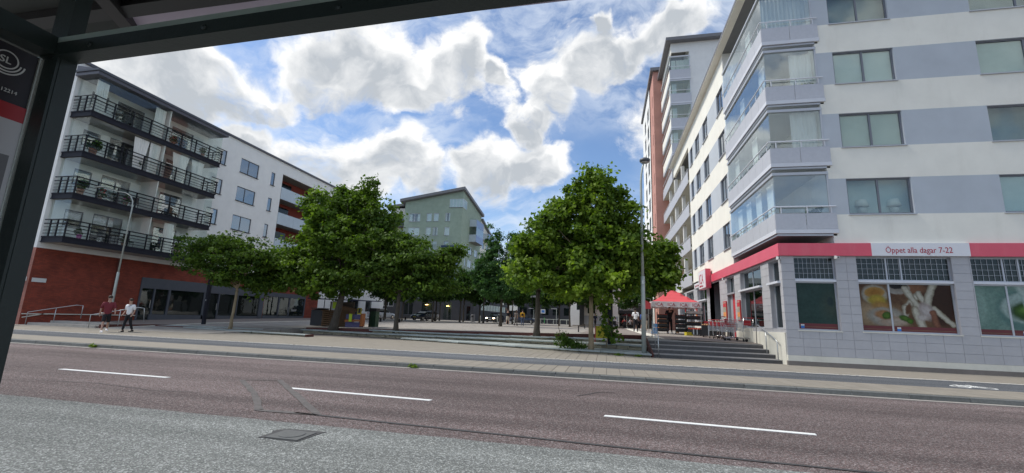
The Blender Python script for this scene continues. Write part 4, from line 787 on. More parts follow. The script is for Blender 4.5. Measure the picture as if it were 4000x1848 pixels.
# sign band
b = MB(); b.box(7.05,20.10,3.05,10.45,20.2,3.57); b.box(13.78,20.10,3.05,30,20.2,3.57); b.box(7.05,20.2,3.05,7.15,32.35,3.57); wpart('sign_band', b, 'red_sign', mk)
b = MB(); b.box(10.455,20.095,3.055,13.775,20.2,3.57); ws = wpart('sign_panel', b, 'sign_white', mk); text('sign_lettering', 'Öppet alla dagar 7-22', .325, 'red_print', ws, (10.93,20.09,3.18), (R(90),0,0), .002, sx=.80)
b = MB(); b.box(7.055,34.95,3.03,7.15,38.5,3.40); ws = wpart('sign_panel', b, 'sign_white', mk); text('sign_lettering', 'Öppet alla dagar 7-22', .24, 'red_print', ws, (7.05,38.2,3.13), (R(90),0,R(-90)), .002)
sgn = thing('store_sign', 'white box sign with red side and dark red letters above the supermarket entrance', 'sign', (6.85,33.5,2.62))
b = MB(); b.box(6.72,32.45,2.66,7.05,34.8,3.98,0); wpart('sign_box', b, ['red_sign'], sgn)
b = MB(); b.box(6.69,32.5,2.70,6.72,34.75,3.94); wpart('sign_face', b, 'sign_white', sgn)
text('lettering', 'ICA', 1.02, 'red_print', sgn, (6.685,34.55,3.02), (R(90),0,R(-90)), .003, sx=.86); b = MB(); b.box(6.683,33.72,2.80,6.69,34.5,2.93); wpart('red_bar', b, 'red_print', sgn); text('lettering', 'nära', .24, 'red_print', sgn, (6.685,33.65,2.79), (R(90),0,R(-90)), .002)
# glazed corner balconies
b = MB(); b.box(9.205,20.206,3.6,9.34,27.2,17.1); b.box(7.15,27.1,3.6,9.2,27.2,17.1); wpart('loggia_wall', b, 'white_plaster', mk)
for k in range(4):
    z = 4.0+FL_H*k; bx, by = 7.04, 20.14
    b = MB(); b.box(bx,by,z,9.4,by+.12,z+.17,0); b.box(bx,by+.12,z,bx+.12,27.1,z+.17,0); b.box(bx+.12,by+.12,z-.02,9.2,27.1,z+.14,1); b.box(bx+.06,by+.06,z-.10,9.34,27.02,z-.021,2)
    bal = wpart('corner_balcony', b, ['light_alu','pale_soffit','alu'], mk)
    L0 = wl(bal)
    def sub(n, mb, m): mb.v = [(x-L0.x,y-L0.y,zz-L0.z) for x,y,zz in mb.v]; return obj(n, mb.mesh(n, m), bal, (0,0,0), 0, True)
    for a, c in ((7.05,8.22),(8.24,9.38)): sub('railing_panel', MB().box(a,by+.01,z+.18,c,by+.04,z+.86), 'panel')
    for i in range(7): y0 = by+.06+i*.985; sub('railing_panel', MB().box(bx+.01,y0,z+.18,bx+.04,y0+.97,z+.86), 'panel')
    hb = MB(); hb.tube([(9.36,by-.03,z+1.14),(bx-.04,by-.03,z+1.14),(bx-.04,27.0,z+1.14)], .028, 8)
    for x in (7.3,8.3,9.2): hb.box(x-.02,by+.0,z+.86,x+.02,by+.03,z+1.14)
    for i in range(8): hb.box(bx,by+.4+i*.9-.02,z+.86,bx+.03,by+.4+i*.9+.02,z+1.14)
    sub('handrail', hb, 'light_alu')
    for i in range(3): a = 7.12+i*.69; sub('pane', MB().box(a+.004,by+.09,z+.9,a+.685,by+.1,z+2.56), 'corner_glass')
    for i in range(9): y0 = by+.1+i*.762; sub('pane', MB().box(bx+.08,y0+.004,z+.9,bx+.09,y0+.757,z+2.56), 'corner_glass')
    tb = MB(); tb.box(bx+.02,by+.03,z+2.56,9.22,by+.14,z+2.68); tb.box(bx+.02,by+.14,z+2.56,bx+.14,27.05,z+2.68); tb.box(9.15,by+.05,z+.17,9.22,by+.12,z+2.56); sub('glazing_rail', tb, 'alu')
    if k == 2: o = obj('curtain', curtain_mesh(.9,2.3,'curtain'), bal, (8.15,by+.3,z+.2), 0, True); o.location = Vector((8.2,by+.3,z+.2))-L0
    if k == 1: o = obj('curtain', curtain_mesh(1.05,2.4,'curtain',0), bal, (0,0,0), 0, True); o.location = Vector((8.05,by+.3,z+.18))-L0
    if k == 3: o = obj('curtain', curtain_mesh(1.9,2.4,'curtain',0), bal, (0,0,0), 0, True); o.location = Vector((7.2,by+.35,z+.18))-L0
    for i in range(4):
        if (i+k) % 2 == 0 or k == 0: o = obj('curtain', curtain_mesh(.8,2.3,'curtain'), bal, (0,0,0), R(90), True); o.location = Vector((bx+.35,by+1+i*1.55,z+.2))-L0
# open balconies along the square
b = MB(); b.box(9.1,39.2,3.3,9.2,56.2,16.8,0); wpart('loggia_wall', b, 'cream_plaster', mk)
for k in range(5):
    z = 3.5+2.97*k; ya = 39.3 if k < 4 else 48.0
    b = MB(); b.box(7.06,ya,z,9.1,56.0,z+.2,0); bal = wpart('open_balcony', b, ['pale_soffit'], mk); L0 = wl(bal)
    n = int((56-ya)/1.2)
    for i in range(n): y0 = ya+.02+i*(56-ya-.04)/n; y1 = y0+(56-ya-.04)/n-.012; sub('railing_panel', MB().box(7.02,y0,z-.06,7.06,y1,z+1.02), 'panel')
    hb = MB(); hb.tube([(7.04,ya,z+1.2),(7.04,56,z+1.2)], .03, 6)
    for i in range(n*2): y0 = ya+.1+i*(56-ya)/n/2; hb.box(7.03,y0-.015,z+1.02,7.05,y0+.015,z+1.2)
    sub('handrail', hb, 'light_alu')
    for y0 in (43.4,47.6,51.6): 
        if y0 > ya: sub('column', MB().box(7.2,y0,z+.2,7.5,y0+.3,z+2.97), 'white_plaster')
    for y0 in (41,45,50): 
        if y0 > ya: sub('balcony_door', MB().box(9.03,y0,z+.2,9.1,y0+1.7,z+2.3), 'dark_glass')
b = MB(); b.box(6.95,44,3.15,7.05,56,3.45); wpart('awning_box', b, 'cream_stone', mk)
# roof with eaves
b = MB(); b.prism([(6.72,19.8),(31,19.8),(31,48.4),(6.72,48.4)], [16.9]*4, [17.06]*4, 0); wpart('roof', b, ['roof_grey'], mk)
b = MB(); b.box(6.74,19.82,16.86,7.15,48.38,16.9); wpart('eaves_soffit', b, 'cream_plaster', mk)
b = MB(); b.box(13,24,-1.3,30,47.9,16.9); wpart('interior_core', b, 'interior', mk)
b = MB(); b.box(9.4,25.4,-1.3,13,48,-1.0); b.box(9.3,20.6,3.2,13,48,3.4); b.box(7.3,20.5,-1.3,30,48,-.7); wpart('floor_slab', b, 'interior', mk)
for nm, x, y, z in (('left',10.55,20.62,4.86),('right',11.72,20.62,4.86)):
    t = thing('table_lamp', 'white table lamp in the %s pane of the lowest window nearest the corner balconies' % nm, 'lamp', (x,y,z))
    b = MB(); b.lathe([(.07,0),(.09,.06),(.16,.16),(.17,.24),(.10,.32),(.02,.36)], n=14); part('lamp_base', b, 'white_print', t, True)
    b = MB(); b.lathe([(.26,.36),(.17,.66)], n=18); part('lamp_shade', b, 'lamp_shade', t, True)
for x, y, z, l in ((9.15,20.12,2.97,'small white security camera under the red sign band by the first street window'),(7.06,20.28,2.95,'small white security camera at the building corner facing the square'),(7.0,29.1,2.92,'small white security camera on the pillar beside the red service door')):
    t = thing('security_camera', l, 'camera', (x,y,z)); b = MB(); b.lathe([(.05,0),(.05,.08)], n=8); part('mount', b, 'white_print', t); b = MB(); b.box(-.05,-.22,-.06,.05,.02,.03); part('housing', b, 'white_print', t); b = MB(); b.lathe([(.03,-.24),(.03,-.22)], (0,0,-.015), 8, axis='y'); part('lens', b, 'black', t)
for ya, yb, l in ((28.97,29.73,'tall narrow advertising poster in a red frame between the entrance and the red door'),(26.15,26.7,'tall advertising poster in a red frame between the red door and corner window'),(38.0,38.5,'tall yellow and red poster on the pillar behind the gazebo, nearer the entrance'),(43.0,43.4,'tall yellow and red poster on the pillar behind the gazebo, farther from the entrance')):
    zb = zp(7,ya)+1.05; t = thing('poster_frame', l, 'poster', (7.1,ya,zb)); b = MB(); b.box(-.02,0,0,.03,yb-ya,1.05+.05); part('frame', b, 'red_goods', t)
    b = MB(); b.box(-.03,.05,.06,-.02,yb-ya-.05,1.04,0); b.box(-.032,.05,.2,-.03,yb-ya-.05,.45,1); b.box(-.032,.05,.75,-.03,yb-ya-.05,.98,2); part('print', b, ['poster_cream','poster_orange','red_goods'], t)

# ================================================================ tower behind
tw = thing('tower_block', 'pale tall tower block with stacked glazed corner balconies behind the supermarket block', 'building', (7.3,48.2,-.5))
wall('front_wall', tw, (9.3,48.2,0), FR, 12, 15, 32, [], ['white_plaster']); b = MB(); b.box(7.35,48.2,30.75,9.3,48.3,32); b.box(9.3,48.3,15,21,56.2,31.9); wpart('wall_core', b, 'white_plaster', tw)
b = MB(); b.box(7.35,48.3,30.75,7.45,56.3,32); wpart('side_wall', b, 'cream_plaster', tw)
b = MB(); b.prism([(6.75,47.5),(21,47.5),(21,57.0),(6.75,57.0)], [31.9,31.95,32.0,32.0], [32.3,32.3,32.35,32.35]); wpart('roof', b, 'roof_grey', tw)
for k in range(5):
    z = 27.35-2.94*k
    b = MB(); b.box(7.08,48.0,z-.05,9.35,48.1,z+.12); b.box(7.08,48.1,z-.05,7.18,55.8,z+.12); b.box(7.18,48.1,z,9.3,55.8,z+.1,1); bal = wpart('corner_balcony', b, ['light_alu','pale_soffit'], tw); L0 = wl(bal)
    sub('railing_panel', MB().box(7.1,48.02,z+.13,9.33,48.05,z+1.15), 'panel')
    for i in range(5): sub('railing_panel', MB().box(7.1,48.15+i*1.53,z+.13,7.13,48.15+i*1.53+1.5,z+1.15), 'cream_plaster')
    for i in range(3): sub('pane', MB().box(7.2+i*.69,48.1,z+1.2,7.2+i*.69+.67,48.12,z+2.72), 'win_clear')
    for i in range(9): sub('pane', MB().box(7.18,48.15+i*.85,z+1.2,7.2,48.15+i*.85+.82,z+2.72), 'win_clear')
    hb = MB(); hb.tube([(9.4,47.96,z+1.5),(7.04,47.96,z+1.5),(7.04,55.8,z+1.5)], .03, 6); sub('handrail', hb, 'light_alu')
    tb = MB(); tb.box(7.1,48.04,z+2.72,9.33,48.16,z+2.86); tb.box(7.1,48.16,z+2.72,7.22,55.8,z+2.86); tb.box(9.24,48.06,z+.13,9.31,48.14,z+2.72); sub('glazing_rail', tb, 'light_alu')
    o = obj('curtain', curtain_mesh(.5,2.4,'curtain'), bal, (0,0,0), 0, True); o.location = Vector((7.35,48.5,z+.15))-L0
    if k == 0: o = obj('curtain', curtain_mesh(1.4,2.4,'curtain'), bal, (0,0,0), 0, True); o.location = Vector((7.9,48.5,z+.15))-L0
# ================================================================ terracotta and white block
rb = thing('terracotta_block', 'terracotta red tower block with white rear part and overhanging roof', 'building', (6.2,56.3,-.5))
so_ = [(60.6-57.9,60.6-57.45,z0,z0+1.6) for z0 in [1.6+2.72*k for k in range(11)]]
wall('red_wall', rb, (6.2,56.3,0), FR, 6, -.7, 33.3, [], ['terracotta']); wall('red_wall', rb, (6.2,60.6,0), FL, 4.3, -.7, 33.3, so_, ['terracotta'], None, .1)
for (a, c, p, q) in so_: window(rb, (6.2,60.6,0), FL, a, c, p, q, (), 'dark_frame', 'dark_glass', .08, None, None, .04)
wo = [(72-b_, 72-a_, 2.0+2.72*k, 4.0+2.72*k) for k in range(11) for a_, b_ in ((62,64.2),(66.5,68.5))]
wall('white_wall', rb, (6.1,72,0), FL, 11.4, -.7, 33.2, wo, ['white_plaster'], None, .12)
for (a, c, p, q) in wo: window(rb, (6.1,72,0), FL, a, c, p, q, (.5,), 'dark_frame', 'win', .1, None, None, .05)
b = MB(); b.prism([(5.85,55.9),(14,55.9),(14,72.4),(5.85,72.4)], [33.3]*4, [33.75]*4); wpart('roof', b, 'roof_grey', rb); b = MB(); b.box(6.4,56.6,-.6,14,71.8,33.3); wpart('core', b, 'terracotta', rb)

# ================================================================ left: white block over brick shops
lb = thing('white_apartment_block', 'white apartment block over a red brick base with dark glazed balconies', 'building', (-35.8,20.95,-1.4))
oX = (-35.8,20.95,0); V = lambda y: y-20.95
zf = [4.2,7.1,9.98,12.88]
up_ = [(V(35.35),V(37.7),w-1.46,w) for w in (15.02,12.11,9.2,6.3)]+[(V(39.5),V(40.06),w-1.44,w) for w in (14.97,12.08,9.18,6.28)]+[(V(32.4),V(33.62),w-1.44,w) for w in (15.02,12.11,9.2,6.3)]
bd = [o for z in zf for o in ((V(22.0),V(23.1),z+.95,z+2.1),(V(23.7),V(25.7),z+.06,z+2.2),(V(28.0),V(30.0),z+.06,z+2.2))]
lg = (V(41.2),V(54),3.9,15.28)
wall('upper_wall', lb, oX, FX, 46, 3.48, 16.6, up_+bd+[lg], ['white_plaster'], None, .13)
for i, (a, c, p, q) in enumerate(up_): window(lb, oX, FX, a, c, p, q, (.45,) if i < 4 else (), 'dark_frame', 'win', .08, 'black_steel', 'blind' if i == 1 else None, .06, insm='grey_blind' if i == 1 else None)
for i, (a, c, p, q) in enumerate(bd): window(lb, oX, FX, a, c, p, q, (.5,) if i%3 else (), 'dark_frame', 'win', .08, None, 'curtain' if i in (1,4,5,8,10) else ('halfblind' if i in (2,7) else None), .08, 'balcony_door' if i%3 else 'window')
so2 = [(V(27.9),V(40.87),-1.45,2.25),(V(40.98),V(47.6),-1.45,2.0)]
wall('brick_wall', lb, oX, FX, V(50.05), -1.45, 3.48, so2, ['brick'], None, .1)
wo2 = [(V(53.6),V(55.2),-.55,1.9),(V(56.6),V(59.8),-.55,2.1),(V(61.5),V(63),.4,2.0)]
wall('white_wall', lb, (-35.8,50.05,0), FX, 16.9, -.8, 3.48, [(a-V(50.05),c-V(50.05),d,e) for a,c,d,e in wo2], ['white_plaster'], None, .3)
window(lb, oX, FX, *wo2[0], (), 'bench_wood', 'dark_glass', .2, None, None, .12, 'door'); window(lb, oX, FX, *wo2[1], (.5,), 'dark_frame', 'dark_glass', .25, None, None, .08, 'garage_door'); window(lb, oX, FX, *wo2[2], (), 'dark_frame', 'win', .1, None, None, .06)
wall('end_wall', lb, (-56,20.95,0), FR, 20.2, 3.48, 16.6, [(14,16,6,7.5),(14,16,9,10.5)], ['white_plaster']); wall('end_brick_wall', lb, (-56,20.95,0), FR, 20.2, -1.45, 3.48, [], ['brick_end'])
b = MB(); b.box(-56,20.8,16.6,-35.62,67.1,16.78); wpart('roof', b, 'roof', lb)
b = MB(); b.box(-55.5,23.5,-1.4,-38.4,66.9,16.5); wpart('interior_core', b, 'interior', lb)
b = MB(); b.box(-35.79,26.46,4.1,-35.72,27.15,15.4); wpart('brick_panel', b, 'loggia_red', lb)
b = MB(); b.tube([(-35.7,25.9,-1.0),(-35.7,25.9,3.4)], .05, 8); wpart('downpipe', b, 'corten', lb)
b = MB(); b.box(-35.77,20.98,-.76,-35.72,22.3,-.70); b.add([(-35.72,21.0,-.98),(-35.72,22.1,-.74),(-35.72,22.1,-.68),(-35.72,21.0,-.92)],[(0,1,2,3)]); b.box(-35.78,22.1,-.745,-35.71,27.85,-.69); wpart('pale_ledge', b, 'cream_stone', lb)
for y, x0 in ((21.08,0),): 
    t = tag(obj('street_name_plate', MB().box(0,0,0,.02,.75,.26).mesh('street_name_plate','white_print'), None, (-35.77,21.08,1.28)), 'white street name plate on the dark red brick wall near its corner', 'sign')
t = tag(obj('street_name_plate', MB().box(0,-.02,0,.75,0,.26).mesh('street_name_plate','white_print'), None, (-36.7,20.93,1.32)), 'white street name plate on the pale brick end wall', 'sign')
# recessed balconies
for k, (pb, pt) in enumerate(((12.44,13.77),(9.56,10.87),(6.62,7.95))):
    b = MB(); b.box(-37.6,41.22,pb+.02,-35.82,53.98,pb+.3); bal = wpart('recessed_balcony', b, 'soffit', lb); L0 = wl(bal)
    for i in range(5): y0 = 41.24+i*2.55; sub('parapet_panel', MB().box(-35.84,y0,pb,-35.78,y0+2.53,pt), 'loggia_panel')
    for y0 in (43,47.5): sub('balcony_door', MB().box(-37.56,y0,pb+.3,-37.5,y0+1.8,pb+2.5), 'dark_glass')
b = MB(); b.box(-37.7,41.1,3.8,-37.6,54.1,15.4); wpart('recess_wall', b, 'loggia_red', lb); b = MB(); b.box(-37.6,41.2,15.28,-35.9,54,15.35); wpart('recess_ceiling', b, 'soffit', lb)
# glazed projecting balconies
XO = -34.0; YA, YB = 21.08, 31.35
for k, z in enumerate(zf):
    b = MB(); b.box(-35.8,YA,z-.36,XO,YB,z-.02,0); b.box(-35.8,YA-.04,z-.04,XO+.04,YB+.04,z+.04,0); b.box(-35.8,YA-.04,z-.37,XO+.04,YB+.04,z-.30,0); b.box(-35.7,YA+.1,z-.39,XO-.1,YB-.1,z-.37,1)
    bal = wpart('glazed_balcony', b, ['slab_edge','soffit'], lb); L0 = wl(bal)
    U_ = lambda zz, o_=0: [(-35.7,YA-o_,zz),(XO+o_,YA-o_,zz),(XO+o_,YB+o_,zz),(-35.7,YB+o_,zz)]
    sub('handrail', MB().tube(U_(z+1.12,.06), .042, 6), 'black_steel'); sub('handrail', MB().tube(U_(z+.86,.06), .040, 6), 'black_steel')
    for h in (.22,.42,.64): sub('rail_bar', MB().tube(U_(z+h,.05), .02, 5), 'black_steel')
    ps = [(XO,YA+.02+i*(YB-YA-.04)/8) for i in range(9)]+[(-35.2,YA),(-34.6,YA),(-35.0,YB)]
    for px, py in ps:
        dx, dy = (.05,0) if px == XO else (0, -.05 if py == YA else .05)
        sub('post', MB().box(px+dx-.036,py+dy-.036,z,px+dx+.036,py+dy+.036,z+1.12), 'black_steel')
    top = z+2.46 if k < 3 else z+2.52
    for i in range(14):
        y0 = YA+.06+i*(YB-YA-.12)/14
        if (k == 2 and i in (3,4,5)) or (k == 1 and i in (8,9,12)) : continue
        sub('pane', MB().box(XO-.07,y0+.006,z+.02,XO-.06,y0+(YB-YA-.12)/14-.006,top), 'balcony_glass')
    for i in range(2): x0 = -35.7+i*.82; sub('pane', MB().box(x0+.005,YA+.06,z+.02,x0+.81,YA+.07,top), 'balcony_glass')
    for i in range(2): x0 = -35.7+i*.82; sub('pane', MB().box(x0+.005,YB-.07,z+.02,x0+.81,YB-.06,top), 'balcony_glass')
    sub('divider', MB().box(-35.75,26.35,z,XO-.08,26.43,top+.06), 'white_plaster')
    def cur(y, w, h, g=0):
        o = obj('curtain', curtain_mesh(w, h, 'curtain', g), bal, (0,0,0), R(90), True); o.location = Vector((XO-.25,y,z+.08))-L0
    if k == 3: cur(25.3,.85,2.35); cur(21.2,.75,2.3)
    if k == 2: cur(24.2,1.1,2.35,.55); cur(25.4,.85,2.35,.2); cur(27.2,1.5,2.3,.8); cur(28.9,1.2,2.3,.8)
    if k == 0: cur(27.6,.8,2.3)
b = MB(); b.add([(-35.8,YA-.25,15.46),(XO+.22,YA-.25,15.46),(XO+.22,YB+.25,15.46),(-35.8,YB+.25,15.46),(-35.8,YA-.25,16.25),(XO+.22,YA-.25,15.82),(XO+.22,YB+.25,15.82),(-35.8,YB+.25,16.25)],
   [(3,2,1,0),(4,5,6,7),(0,1,5,4),(1,2,6,5),(2,3,7,6)]); wpart('balcony_roof', b, 'roof', lb)
b = MB(); b.box(XO+.22,YA-.25,15.7,XO+.30,YB+.25,15.84); b.box(-35.8,YA-.33,15.7,XO+.30,YA-.25,15.84); wpart('gutter', b, 'shop_grey', lb)
# shops in the brick base
sh = MB(); ox = -35.74
def sbox(y0, y1, z0, z1, x=ox, d=.12): sh.box(x-d, y0, z0, x, y1, z1)
sbox(27.88,40.87,1.42,2.25); sbox(27.88,28.02,-1.1,1.42); sbox(33.6,34.25,-1.1,1.42); sbox(40.3,40.87,-1.1,1.42); sbox(28.9,34.2,-1.1,-.62); sbox(35.3,40.4,-1.1,-.6); sbox(30.25,30.42,-.62,1.42); sbox(29.0,29.12,-.62,1.42); sbox(35.2,35.32,-1,1.42); sbox(37.4,37.5,-.6,1.42)
sbox(40.98,47.6,1.55,2.0); sbox(40.98,47.6,-.9,-.5); sbox(43.1,43.25,-.6,1.55); sbox(44.8,44.95,-.6,1.55); sbox(47.45,47.6,-.6,1.55)
wpart('shopfront', sh, 'shop_grey', lb)
for n, y0, y1, z0, z1 in (('door',28.05,28.95,-1.0,1.4),('pane',29.14,30.22,-.6,1.4),('shop_window',30.44,33.58,-.6,1.4),('door',34.28,35.18,-.9,1.4),('shop_window',35.34,37.38,-.58,1.4),('shop_window',37.52,40.28,-.58,1.4),('shop_window',40.99,43.08,-.48,1.53),('door',43.27,44.78,-.55,1.53),('shop_window',44.97,47.43,-.48,1.53)):
    b = MB(); b.box(-35.83,y0,z0,-35.82,y1,z1); o = wpart(n if n != 'pane' else 'shop_window', b, 'shop_glass', lb)
    if n == 'door': b = MB(); b.tube([(-35.68,y1-.16,-.1),(-35.68,y1-.16,.5)], .025, 6); b.v = [tuple(Vector(p)-wl(o)) for p in b.v]; obj('handle', b.mesh('handle','steel'), o, (0,0,0), 0, True)
b = MB(); b.box(-38.2,27.9,-1.1,-38.1,47.6,2.2); b.box(-38.1,27.9,-1.1,-35.9,47.6,-1.0); b.box(-38.1,40.85,-1,-35.9,41,2.2); b.box(-38.1,34,-1,-35.9,34.1,2.2); wpart('shop_interior', b, 'dark_interior', lb)
for y, z, w, h, m in ((29.4,.75,.5,.45,'red_goods'),(29.75,-.1,.45,.9,'poster_cream'),(29.85,-.05,.25,.35,'poster_honey'),(41.2,-.35,.6,.3,'pale_goods'),(41.15,-.3,.25,.25,'poster_orange')): b = MB(); b.box(-35.85,y,z,-35.84,y+w,z+h); wpart('window_print', b, m, lb)
text('shop_lettering', 'SQUARE', .52, 'white_print', lb, (-35.68,41.45,2.27), (R(90),0,R(90)), .02, sx=.95); text('window_lettering', 'Sushi', .42, 'white_print', lb, (-35.80,45.3,.05), (R(90),0,R(90)), .002, shear=.3)
CT = ['nearest its first door','second from its first door','just right of the second door','left of the thin tree trunk','nearest the lettered shopfront']
for y in (31.2,32.6,36.4,38.6,39.4): t = tag(obj('cafe_table', MB().lathe([(.2,0),(.03,.03),(.03,.7),(.35,.71),(.35,.74)], n=10).mesh('cafe_table','bench_wood'), None, (-36.8,y,-1.0)), 'cafe table inside the dark-framed cafe window, ' + CT.pop(0), 'table', 'cafe tables inside the shop')

# ================================================================ green block at the back
gb = thing('green_apartment_block', 'green brick apartment block with sloping roof at the back of the square', 'building', (-34,81,-.55))
gl_, gr = -40.3, -27.9; ogF = (gl_,81,0); gtop = lambda u: 23.0+2.0*u/12.4
gw = [(a-gl_, c-gl_, 18.88-2.9*k, 20.56-2.9*k) for k in range(6) for a, c in ((-39.3,-36.85),(-35.45,-34.4),(-33.95,-32.9),(-31.5,-30.45))]
cw = (-30.7-gl_, 12.4, 21.7, 23.45)
wall('front_wall', gb, ogF, FR, 12.4, 3.0, 23.6, gw+[cw], ['green_brick'], None, .15, top=gtop)
for i, (a, c, p, q) in enumerate(gw): window(gb, ogF, FR, a, c, p, q, (.5,) if i%4 == 0 else (), 'light_alu', 'win_clear', .1, 'roof_grey', 'blind' if i%3 else 'curtain', .07, insm='white_fabric' if i%3 else None)
ogR = (gr,81,0); gt2 = lambda u: 25.0-2.0*u/13.3
rw = [(y0-81, y1-81, z0, z0+1.6) for z0 in (13.1,10.3,7.5,4.7) for y0, y1 in ((83.8,84.8),(85.9,88.6),(90.2,92.6))]+[(84,85,18.0,20.2),(91.6,93,16.5,18.3)]
wall('side_wall', gb, ogR, FX, 13.3, 3.0, 23.0, rw, ['green_brick'], None, .15, top=None); wall('side_gable', gb, (gr,81,0), FX, 13.3, 23.0, 23.01, [], ['green_brick'], None, .15, ucuts=[2.6], top=gt2)
for i, (a, c, p, q) in enumerate(rw): window(gb, ogR, FX, a, c, p, q, (.5,) if c-a > 2 else (), 'light_alu', 'win', .1, 'roof_grey', 'curtain' if i%3 == 1 else None, .08)
window(gb, ogF, FR, cw[0], 12.42, 21.7, 23.45, (.25,.5,.75), 'light_alu', 'win_clear', .05, 'roof_grey', 'blind', .05, 'corner_window'); window(gb, ogR, FX, 0, 2.5, 21.7, 23.45, (.33,.66), 'light_alu', 'win_clear', -.03, None, 'blind', .05, 'corner_window')
b = MB(); b.add([(gl_-.9,80.2,22.95),(gr+.5,80.2,25.2),(gr+.5,95,23.0),(gl_-.9,95,20.8),(gl_-.9,80.2,23.5),(gr+.5,80.2,25.75),(gr+.5,95,23.55),(gl_-.9,95,21.3)],[(3,2,1,0),(4,5,6,7),(0,1,5,4),(1,2,6,5),(2,3,7,6),(3,0,4,7)]); wpart('roof', b, 'roof_grey', gb)
b = MB(); b.box(gl_+.4,81.4,-.5,gr-.4,94,20); wpart('interior_core', b, 'interior', gb)
def box_balcony(name, x0, y0, x1, y1, z, h, m, glaz=None, sofm='soffit'):
    global L0, bal
    b = MB(); b.box(x0,y0,z,x1,y1,z+.15); bal = wpart(name, b, sofm, gb); L0 = wl(bal)
    sub('railing_panel', MB().box(x0,y0-.04,z,x1,y0,z+h), m[0]); sub('railing_panel', MB().box(x1,y0-.04,z,x1+.04,y1,z+h), m[1]); sub('railing_panel', MB().box(x0-.04,y0,z,x0,y1,z+h), m[0])
    if glaz: sub('pane', MB().box(x0,y0-.02,z+h,x1,y0,z+glaz), 'win_clear'); sub('pane', MB().box(x1,y0,z+h,x1+.02,y1,z+glaz), 'win')
    return bal
pblue = mat('blue_balcony_panel', (.16,.24,.44), .35, .05); pdk = mat('navy_balcony_panel', (.02,.045,.10), .35, .05); M['pblue'] = pblue; M['pdk'] = pdk
box_balcony('side_balcony', gr,86,gr+1.5,91.3,15.6,1.5,('loggia_panel','pblue'),3.2); box_balcony('side_balcony', gr,86,gr+1.5,91.3,18.8,1.5,('loggia_panel','pblue'))
for z in (12.4,9.5,6.6): box_balcony('front_balcony', -31.4,79.6,-28.4,81,z,1.35,('pdk','pblue'))
b = MB(); b.box(-44.2,83,-.5,gl_,94,22.2); wpart('white_wing', b, 'cream_plaster', gb); b = MB(); b.add([(-45.3,82.4,22.2),(gl_-.3,82.4,22.75),(gl_-.3,95,22.75),(-45.3,95,22.2),(-45.3,82.4,22.7),(gl_-.3,82.4,23.25),(gl_-.3,95,23.25),(-45.3,95,22.7)],[(3,2,1,0),(4,5,6,7),(0,1,5,4),(3,0,4,7)]); wpart('roof', b, 'roof_grey', gb)
for z in (18.0,15.1): box_balcony('front_balcony', -43.5,81.6,-40.6,83,z,1.55,('shop_grey','shop_grey'))
for z in (19.7,16.8): window(gb, (-44,83,0), FR, .6, 3.0, z-1.5, z+.6, (.5,), 'light_alu', 'win', -.03, None, None, .06)
# dark podium
po = [(-44+44.3,-40.8+44.3,1.75,2.95),(-38.6+44.3,-36.6+44.3,.2,2.6),(-35+44.3,-32.6+44.3,.2,2.75),(-30.5+44.3,-28.7+44.3,-.5,3.1),(-25.9+44.3,-24.95+44.3,-.5,2.3)]
wall('podium_wall', gb, (-44.3,80.4,0), FR, 19.9, -.6, 3.4, po, ['charcoal'], None, .2)
for i, (a, c, p, q) in enumerate(po): window(gb, (-44.3,80.4,0), FR, a, c, p, q, (.33,.66) if i == 0 else (.5,) if i < 4 else (), 'white_print' if i == 0 else 'dark_frame', 'shop_glass', .12, None, 'blind' if i == 0 else None, .1)
pr_ = [(85.5-80.4,108-80.4,1.6,3.0)]
wall('podium_side_wall', gb, (-24.4,80.4,0), FX, 30, -.6, 3.4, pr_, ['charcoal'], None, .2); window(gb, (-24.4,80.4,0), FX, *pr_[0], tuple(i/9 for i in range(1,9)), 'dark_frame', 'win_clear', .12, None, 'blind', .08)
b = MB(); b.box(-44.3,80.45,3.4,-24.45,110,3.5); b.box(-44.2,83.5,-.6,-25,110,3.3); wpart('podium_roof', b, 'charcoal', gb)
for x, z in ((-33.9,2.25),(-29.6,2.1)):
    t = thing('pendant_lamp', 'lit warm lamp hanging inside the ground floor of the green block' if x < -31 else 'lit warm lamp in the glazed entrance of the green block', 'lamp', (x,80.9,z)); b = MB(); b.lathe([(.05,.05),(.5,0),(.5,.06),(.05,.12)], n=10); part('shade', b, 'warm_lamp', t); b = MB(); b.tube([(0,0,.1),(0,0,1.2)], .01, 4); part('cord', b, 'black', t)
cr = thing('cream_rear_block', 'cream apartment block with blue balconies beyond the green block', 'building', (-28,94.6,-.5))
cwn = [(y0-94.4, y0-94.4+2, z0, z0+1.6) for z0 in (15.8,13,10.2,7.4) for y0 in (96,99.5,103)]
wall('side_wall', cr, (-27.95,94.4,0), FX, 13, 3, 20, cwn, ['cream_plaster'], None, .15, top=lambda u: 22.1-.28*u)
for (a, c, p, q) in cwn: window(cr, (-27.95,94.4,0), FX, a, c, p, q, (.5,), 'light_alu', 'win', .1, None, None, .08)
b = MB(); b.add([(-34,94.3,22.1),(-27.4,94.3,22.1),(-27.4,108,18.3),(-34,108,18.3),(-34,94.3,22.5),(-27.4,94.3,22.5),(-27.4,108,18.7),(-34,108,18.7)],[(3,2,1,0),(4,5,6,7),(0,1,5,4),(1,2,6,5),(2,3,7,6),(3,0,4,7)]); wpart('roof', b, 'roof_grey', cr); b = MB(); b.box(-34,94.6,-.5,-28.3,107,18); wpart('interior_core', b, 'interior', cr)
for y0, z in ((96,17.9),(101,15.2)):
    b = MB(); b.box(-27.95,y0,z,-26.5,y0+5,z+.15); bal = wpart('balcony', b, 'soffit', cr); L0 = wl(bal); sub('railing_panel', MB().box(-26.52,y0,z,-26.46,y0+5,z+1.4), 'pblue'); sub('railing_panel', MB().box(-27.95,y0-.05,z,-26.5,y0,z+1.4), 'loggia_panel')

